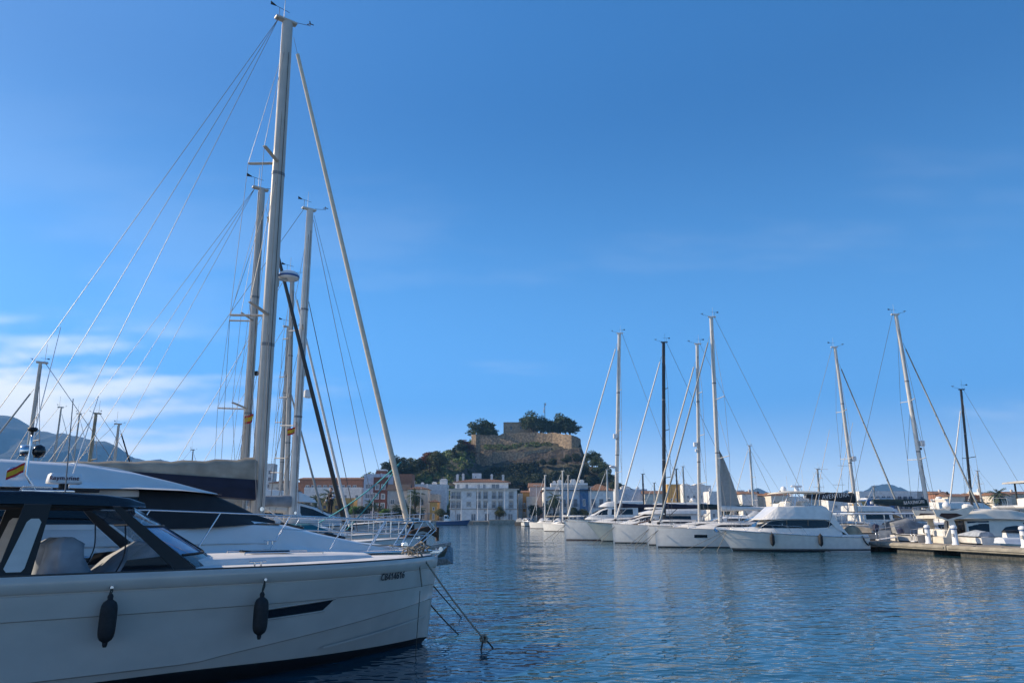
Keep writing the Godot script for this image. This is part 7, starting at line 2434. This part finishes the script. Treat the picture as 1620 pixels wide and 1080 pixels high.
# ---------------------------------------------------------------- all boats on the right
func right_boats():
	mat("float_grey", col(0.10, 0.10, 0.09), 0.9, 0, speckle(41, 0.03, 0.5, 1.0), 0.7)
	pontoon()
	pedestal(1463, -46.6, "white service pedestal beside the stern of the cream yacht")
	pedestal(1505, -44.4, "white service pedestal in front of the cream yacht saloon door")
	pedestal(1613, -40.2, "white service pedestal right of the water scooter")
	sport_yacht()
	cream_yacht()
	water_scooter()
	hardtop_yacht()
	var row := "yachts moored bow out along the pontoon"
	var R1 := {"label": "white sloop with tall pale mast and stem farthest from the pontoon", "mast": Vector3(10.43, 0, -75.0), "deg": 180.0, "J": 5.0, "E": 8.0, "fb": 1.78, "fs": 1.45, "B": 4.0, "top": 21.2, "rake": 1.0, "chord": 0.19, "thick": 0.13, "mast_mat": "mast_white", "spreaders": [6.6, 10.8, 15.0], "slen": 1.25, "sweep": 15.0, "wire": 0.016, "roll": 0.085, "sail": "sail_white", "stay_at": 0.945, "boom": {"y": 3.2, "len": 5.0, "h": 0.5, "cover": "navy"}, "radar": 7.1, "boxes": [[10.3, 0.05, 0.4]], "boot": "antifoul_red", "rake_bow": 0.1, "anchor": "galvanised", "group": row}
	var R3 := {"label": "white racing sloop with black carbon mast and white furled genoa", "mast": Vector3(13.41, 0, -66.0), "deg": 180.0, "J": 4.35, "E": 8.0, "fb": 1.62, "fs": 1.3, "B": 3.9, "top": 18.05, "rake": 0.75, "chord": 0.17, "thick": 0.12, "mast_mat": "mast_black", "track": "mast_black", "spreaders": [5.6, 9.8, 13.6], "slen": 1.2, "sweep": 18.0, "wire": 0.014, "wire_mat": "wire_dark", "roll": 0.075, "sail": "sail_white", "stay_at": 0.92, "boom": {"y": 3.0, "len": 5.0, "h": 0.5, "cover": "navy"}, "rake_bow": 0.08, "group": row}
	var R4 := {"label": "white sloop with grey mast squeezed between the black masted sloop and the long windowed sloop", "mast": Vector3(15.28, 0, -61.0), "deg": 180.0, "J": 4.1, "E": 7.4, "fb": 1.48, "fs": 1.2, "B": 3.6, "top": 16.7, "rake": 0.7, "chord": 0.145, "thick": 0.1, "mast_mat": "mast_white", "spreaders": [4.9, 8.8, 12.4], "slen": 1.1, "sweep": 18.0, "wire": 0.013, "roll": 0.075, "sail": "sail_cream", "stay_at": 0.90, "boom": {"y": 2.9, "len": 4.6, "h": 0.5, "cover": "dark_teal"}, "boxes": [[8.1, 0.12, 0.3], [7.6, 0.05, 0.2]], "rake_bow": 0.05, "group": row}
	var R5 := {"label": "white sloop with one dark hull window and a grey sail hanging behind its mast", "mast": Vector3(15.86, 0, -57.0), "deg": 180.0, "J": 4.75, "E": 7.9, "fb": 1.42, "fs": 1.2, "B": 3.9, "top": 18.0, "rake": 0.35, "chord": 0.165, "thick": 0.12, "mast_mat": "mast_white", "spreaders": [6.6, 11.2], "slen": 1.9, "sweep": 12.0, "wire": 0.013, "roll": 0.07, "sail": "sail_grey", "stay_at": 0.905, "boom": {"y": 2.75, "len": 5.2, "h": 0.42, "cover": "sail_white"}, "ports": [[0.72, 0.79, 0.72, 0.94]], "rake_bow": 0.05, "toe": "mast_alu", "group": row}
	mat("awning", col(0.50, 0.57, 0.66), 0.8)
	mat("boom_dark", col(0.016, 0.02, 0.024), 0.85)
	for r in [R1, R3, R4]: sailboat(r)
	var t5 := sailboat(R5)
	var st := S()
	var rings := []
	for k in 9:
		var f := k / 8.0
		var y := lerpf(2.95, 7.3, f)
		var ring := []
		for q in 7:
			var e := q / 6.0
			ring.append(Vector3(7.7 - 0.1 * f - e * 1.4 * pow(1.0 - f, 0.8), y + 0.15 * e * (1.0 - f), 0.14 * sin(e * PI) + 0.05 * sin(e * 9.0 + f * 5.0)))
		rings.append(ring)
	loft(st, rings, 0)
	put(st, "hanging_sail", M.sail_grey, t5)
	motor_boat({"name": "motor_yacht", "cat": "motor yacht", "label": "motor yacht with greenish white flared bow between the two bow-out sloops", "at": Vector3(19.6, 0, -71.0), "deg": 180.0, "L": 12.6, "B": 4.0, "fb": 1.78, "fs": 1.25, "hull": "gel_greenish", "cabin": [2.2, 9.5, 1.05], "fly": 0.4, "screen": "brown_canvas", "cover": [5.2, 8.6, 1.15, "brown_canvas"], "rake": 1.5, "group": row})
	motor_boat({"name": "motor_yacht", "cat": "motor yacht", "label": "tall white flybridge yacht with dark blue saloon behind the black mast", "at": Vector3(23.4, 0, -88.0), "deg": 176.0, "L": 14.0, "B": 4.3, "fb": 1.9, "fs": 1.5, "cabin": [1.5, 10.0, 1.5], "fly": 0.7, "arch": 0.9, "rake": 1.5})
	motor_boat({"name": "motor_yacht", "cat": "motor yacht", "label": "white yacht with small brown side window and open bridge behind the greenish bow", "at": Vector3(18.0, 0, -96.0), "deg": 180.0, "L": 11.0, "B": 4.0, "fb": 2.0, "fs": 1.7, "cabin": [2.0, 8.6, 1.7], "fly": 0.7, "cover": [0.6, 3.4, 1.9, "navy"]})
	# across the pontoon
	var R7 := {"label": "sloop with white mast and dark boom cover lettered AVENTURA", "mast": Vector3(28.66, 0, -62.0), "deg": 0.0, "J": 4.0, "E": 6.4, "fb": 1.5, "B": 4.0, "top": 16.65, "rake": 0.35, "chord": 0.15, "thick": 0.11, "mast_mat": "mast_white", "spreaders": [7.0, 11.0], "slen": 1.25, "sweep": 10.0, "wire": 0.014, "roll": 0.075, "sail": "sail_grey", "stay_at": 0.905, "boom": {"y": 3.45, "len": 4.3, "rise": 0.4, "h": 0.85, "w": 0.24, "end": 0.62, "cover": "boom_dark", "text": "AVENTURA", "th": 0.34, "tx": 1.75, "ty": 0.47, "side": 1, "tilt": -0.1}, "boxes": [[7.0, 0.2, 0.34]], "group": "yachts across the pontoon"}
	var t7 := sailboat(R7)
	var R8 := {"label": "tall sloop with grey mast and dark teal boom cover lettered MAXIMON", "mast": Vector3(30.73, 0, -55.0), "deg": 0.0, "J": 4.2, "E": 6.6, "fb": 1.5, "B": 4.0, "top": 17.65, "rake": 0.55, "chord": 0.165, "thick": 0.12, "mast_mat": "mast_white", "spreaders": [6.4, 10.8], "slen": 1.3, "sweep": 10.0, "wire": 0.014, "wire_mat": "wire_dark", "roll": 0.07, "sail": "sail_grey", "stay_at": 0.86, "boom": {"y": 2.95, "len": 4.2, "rise": 0.3, "h": 0.7, "w": 0.24, "end": 0.5, "cover": "dark_teal", "text": "MAXIMON", "th": 0.24, "tx": 1.15, "ty": 0.32, "side": 1, "tilt": -0.07}, "boxes": [[7.6, 0.2, 0.34], [7.2, 0.05, 0.15, "black_matt"]], "group": "yachts across the pontoon"}
	var t8 := sailboat(R8)
	for q in [[t7, 0.2, 4.6, 2.62], [t8, 0.2, 4.8, 2.45]]:
		st = S()
		box(st, Vector3((q[1] + q[2]) / 2, q[3], 0), Vector3(q[2] - q[1], 0.1, 3.4), Basis(), 0.04)
		put(st, "bimini_roof", M.awning, q[0])
		for x in [q[1] + 0.2, (q[1] + q[2]) / 2, q[2] - 0.2]:
			for s in [1, -1]:
				st = S()
				rod(st, Vector3(x, 1.3, 1.55 * s), Vector3(x, q[3], 1.55 * s), 0.03, 6)
				put(st, "bimini_post", M.steel, q[0])
	sailboat({"label": "sloop with slim black mast and white furled genoa behind the cream yacht", "mast": Vector3(37.0, 0, -60.0), "deg": 180.0, "J": 2.2, "E": 6.0, "fb": 1.4, "top": 12.55, "rake": 0.55, "chord": 0.11, "thick": 0.08, "mast_mat": "mast_black", "track": "mast_black", "spreaders": [3.6, 6.9], "slen": 1.1, "sweep": 8.0, "wire": 0.013, "roll": 0.06, "sail": "sail_white", "stay_at": 0.87, "boom": {"y": 2.6, "len": 3.8, "h": 0.4, "cover": "boom_dark"}, "group": "yachts across the pontoon"})
	# tenders and small craft at the pontoon
	motor_boat({"label": "covered grey inflatable tender lying on the pontoon behind the sport yacht", "at": Vector3(25.6, 0.62, -53.2), "deg": 172.0, "L": 3.4, "B": 1.5, "fb": 0.55, "fs": 0.5, "hull": "wall_grey", "cabin": [0, 1, 0.0], "cover": [0.3, 3.0, 0.45, "taupe"], "rail": false, "outboard": "fender_blue", "name": "tender", "cat": "dinghy"})
	motor_boat({"label": "white cruiser with grey canvas cockpit tent left of the cream yacht", "at": Vector3(26.6, 0, -53.4), "deg": 2.0, "L": 8.0, "fb": 1.3, "fs": 1.0, "cabin": [3.0, 6.4, 0.7], "cover": [0.2, 3.4, 1.0, "grey_canvas"]})
	motor_boat({"label": "small white speedboat with blue outboard next to the covered tender", "at": Vector3(26.4, 0, -50.6), "deg": 4.0, "L": 4.6, "B": 1.8, "fb": 0.95, "fs": 0.85, "cabin": [1.4, 3.0, 0.6], "rail": false, "outboard": "fender_blue"})
	motor_boat({"label": "open grey dinghy on the pontoon left of the first service pedestal", "at": Vector3(26.6, 0.62, -48.4), "deg": 100.0, "L": 2.8, "B": 1.3, "fb": 0.5, "fs": 0.45, "hull": "wall_grey", "cabin": [0, 1, 0.0], "rail": false, "outboard": "rubber", "name": "tender", "cat": "dinghy"})
	motor_boat({"label": "white dinghy under a blue grey cover behind the service pedestals", "at": Vector3(28.0, 0.62, -44.0), "deg": 95.0, "L": 2.9, "B": 1.3, "fb": 0.5, "fs": 0.45, "cabin": [0, 1, 0.0], "cover": [0.3, 2.4, 0.35, "blue_canvas"], "rail": false, "name": "tender", "cat": "dinghy"})
	for q in [[26.2, -48.6, "narrow white gangway between the pontoon and the cream yacht"], [24.0, -54.2, "narrow white gangway behind the sport yacht stern"], [25.6, -52.0, "narrow white gangway beside the small speedboat"]]:
		var g := thing("gangway", q[2], "gangway", Vector3(q[0], 0.66, q[1]), 0.05)
		st = S()
		box(st, Vector3(0.6, 0.16, 0), Vector3(2.0, 0.06, 0.42), Basis(Vector3.BACK, 0.14), 0.015)
		put(st, "plank", M.white_plastic, g)
		for s in [1, -1]:
			st = S()
			tube(st, [Vector3(-0.3, 0.05, 0.2 * s), Vector3(-0.3, 0.75, 0.2 * s), Vector3(1.5, 1.0, 0.2 * s), Vector3(1.5, 0.3, 0.2 * s)], 0.015, 5)
			put(st, "handrail", M.steel, g)
	motor_boat({"label": "white sport boat with blue hood behind the long windowed sloop", "at": Vector3(26.0, 0, -75.0), "deg": 175.0, "L": 9.5, "fb": 1.5, "fs": 1.2, "cabin": [2.0, 7.0, 0.9], "cover": [0.4, 3.2, 1.5, "blue_canvas"]})
	motor_boat({"label": "white cruiser with clear canopy behind the sport yacht bow", "at": Vector3(26.6, 0, -66.0), "deg": 180.0, "L": 9.0, "fb": 1.5, "fs": 1.2, "cabin": [2.0, 7.0, 1.0], "cover": [0.4, 2.6, 1.9, "sail_white"]})
	motor_boat({"label": "white cruiser with long pale awning beyond the dark boom covers", "at": Vector3(31.0, 0, -72.0), "deg": 3.0, "L": 11.0, "fb": 1.7, "fs": 1.3, "cabin": [2.0, 7.6, 1.3], "fly": 0.5, "arch": 0.7})
	motor_boat({"label": "white motor yacht with arch beyond the tall grey masted sloop", "at": Vector3(38.0, 0, -70.0), "deg": 3.0, "L": 12.0, "fb": 1.8, "fs": 1.4, "cabin": [2.0, 8.6, 1.4], "fly": 0.6, "arch": 0.8})
	# far rigs behind the right row
	var far := "far yachts behind the right hand row"
	for q in [[1192, 705, 92, "far yacht with pale mast and white furled sail right of the hanging grey sail", "mast_white"], [1145, 733, 105, "far yacht with slim mast behind the hanging grey sail", "mast_alu"], [1083, 738, 130, "far yacht with thin mast before the stepped white block", "mast_alu"], [1072, 742, 125, "far yacht with dark mast before the bright ochre building", "wire_dark"], [1036, 764, 140, "far yacht with short mast left of the bright ochre building", "mast_alu"], [1018, 750, 120, "far yacht with dark thin mast right of the pale blue block", "wire_dark"], [961, 743, 115, "far yacht with pale mast before the white house with blue windows", "mast_white"], [899, 752, 140, "far yacht with thin mast before the deep blue house", "mast_alu"], [890, 745, 120, "far yacht with pale mast before the blue shutters", "mast_white"], [862, 752, 150, "far yacht with pale mast before the white corner house", "mast_white"], [1298, 742, 95, "far yacht with thin mast behind the sport yacht antennas", "mast_alu"], [1385, 770, 120, "far yacht with short mast below the flat blue mountain", "mast_alu"], [1554, 745, 110, "far yacht with thin mast left of the hardtop yacht", "mast_alu"]]:
		var p := at(q[0], 800, q[2])
		sailboat({"label": q[3], "mast": Vector3(p.x, 0, p.z), "deg": 180.0 if q[0] > 900 else 150.0, "J": 3.4, "E": 6.0, "fb": 1.2, "top": at(q[0], q[1], q[2]).y, "rake": 0.1, "chord": 0.11 + q[2] * 0.0003, "thick": 0.09, "mast_mat": q[4], "spreaders": [5.0] if q[2] > 110 else [4.2, 7.0], "slen": 0.9, "roll": 0.05, "sail": "sail_white", "stay_at": 0.97, "boom": {"y": 2.3, "len": 3.4, "h": 0.35, "cover": ["navy", "taupe", "sail_white"][int(q[0]) % 3]}, "bare": true, "group": far, "wire": 0.012})
	# mooring lines into the water
	for q in [[R1, 1.5, "pale mooring line from the bow of the sloop with the tall pale mast"], [R3, 1.4, "pale mooring line from the bow of the black masted sloop"], [R4, 1.3, "pale mooring line from the bow of the sloop with the cream genoa"], [R5, 1.25, "pale mooring line from the bow of the sloop with one hull window"]]:
		for k in 2:
			var b := bow_of(q[0], q[1]) + Vector3(0.1, 0, 0.25)
			st = S()
			rod(st, b, Vector3(b.x - 1.5 - 0.9 * k, -0.05, b.z + 1.2 + 1.8 * k), 0.02, 5)
			single(st, "mooring_rope", M.rope, q[2], "rope", q[2].replace("pale mooring line", "lines"))
	for k in 3:
		st = S()
		rod(st, Vector3(14.6, 1.35, -50.8), Vector3(13.6 - 1.4 * k, -0.05, -50.2 + 0.7 * k), 0.018, 5)
		single(st, "mooring_rope", M.rope, "pale mooring line from the sport yacht anchor into the water", "rope", "lines from the sport yacht bow")

func details():
	# small boats on the far side, in front of the white building
	var sm := "small boats at the far quay"
	for q in [[818, 200, -60, 5.5, "rubber", "grey inflatable boat with dark outboard at the left end of the far small boats"], [829, 196, -70, 6.0, "gelcoat", "white open boat with folded hood among the far small boats"], [842, 196, -110, 6.5, "gelcoat", "white cabin boat with dark screen among the far small boats"], [856, 192, -80, 6.2, "hull_grey", "grey white boat showing its stem among the far small boats"], [868, 190, -100, 6.0, "gelcoat", "white boat with tall stem among the far small boats"], [880, 190, -75, 6.0, "gelcoat", "white boat beside the bow of the first white sloop"]]:
		var p := at(q[0], 830, q[1])
		motor_boat({"label": q[5], "at": Vector3(p.x, 0, -q[1]), "deg": float(q[2]), "L": q[3], "fb": 1.15, "fs": 0.9, "hull": q[4], "cabin": [1.0, 4.0, 0.9] if q[0] % 2 else [0, 1, 0.0], "cover": [0.5, 3.6, 1.0, ["navy", "blue_canvas", "grey_canvas"][int(q[0]) % 3]], "rail": false, "group": sm})
	var wb := motor_boat({"name": "fishing_boat", "cat": "boat", "label": "old dark blue wooden boat with small pale wheelhouse at the far quay", "at": at(690, 829, 216.0) * Vector3(1, 0, 1), "deg": 4.0, "L": 9.8, "fb": 1.5, "fs": 1.0, "hull": "shutter_blue", "boot": "antifoul", "rub": "sail_white", "cabin": [2.2, 4.2, 1.6], "rail": false})
	var st := S()
	rod(st, Vector3(5.5, 1.0, 0), Vector3(5.5, 4.2, 0), 0.06, 6)
	put(st, "mast", M.teak, wb)
	for q in [[640, 150, "white launch with green lamp in the left background"], [612, 120, "low white motorboat in the left background behind the cruiser pulpit"], [588, 105, "white motorboat with dark windows in the left background"]]:
		motor_boat({"label": q[2], "at": at(q[0], 826, q[1]) * Vector3(1, 0, 1), "deg": 35.0, "L": 7.0, "fb": 1.2, "cabin": [0.8, 4.6, 1.0], "group": "motorboats in the left background"})
	# more slim masts behind the left row
	for q in [[113, 655, 60, "yacht with very thin mast left of the tan mast"], [82, 645, 55, "yacht with thin aerial mast between the grey and the tan masts"], [302, 712, 70, "yacht with short mast and little flag over the taupe boom cover"]]:
		var p := at(q[0], 760, q[2])
		sailboat({"label": q[3], "mast": Vector3(p.x, 0, p.z), "deg": HEAD, "J": 3.0, "E": 5.5, "fb": 1.2, "top": at(q[0], q[1], q[2]).y, "rake": 0.1, "chord": 0.06, "thick": 0.05, "spreaders": [4.0], "slen": 0.6, "roll": 0.03, "sail": "sail_white", "boom": {"y": 2.2, "len": 3.0, "h": 0.3, "cover": "navy"}, "bare": true, "group": "far yachts behind the left row"})
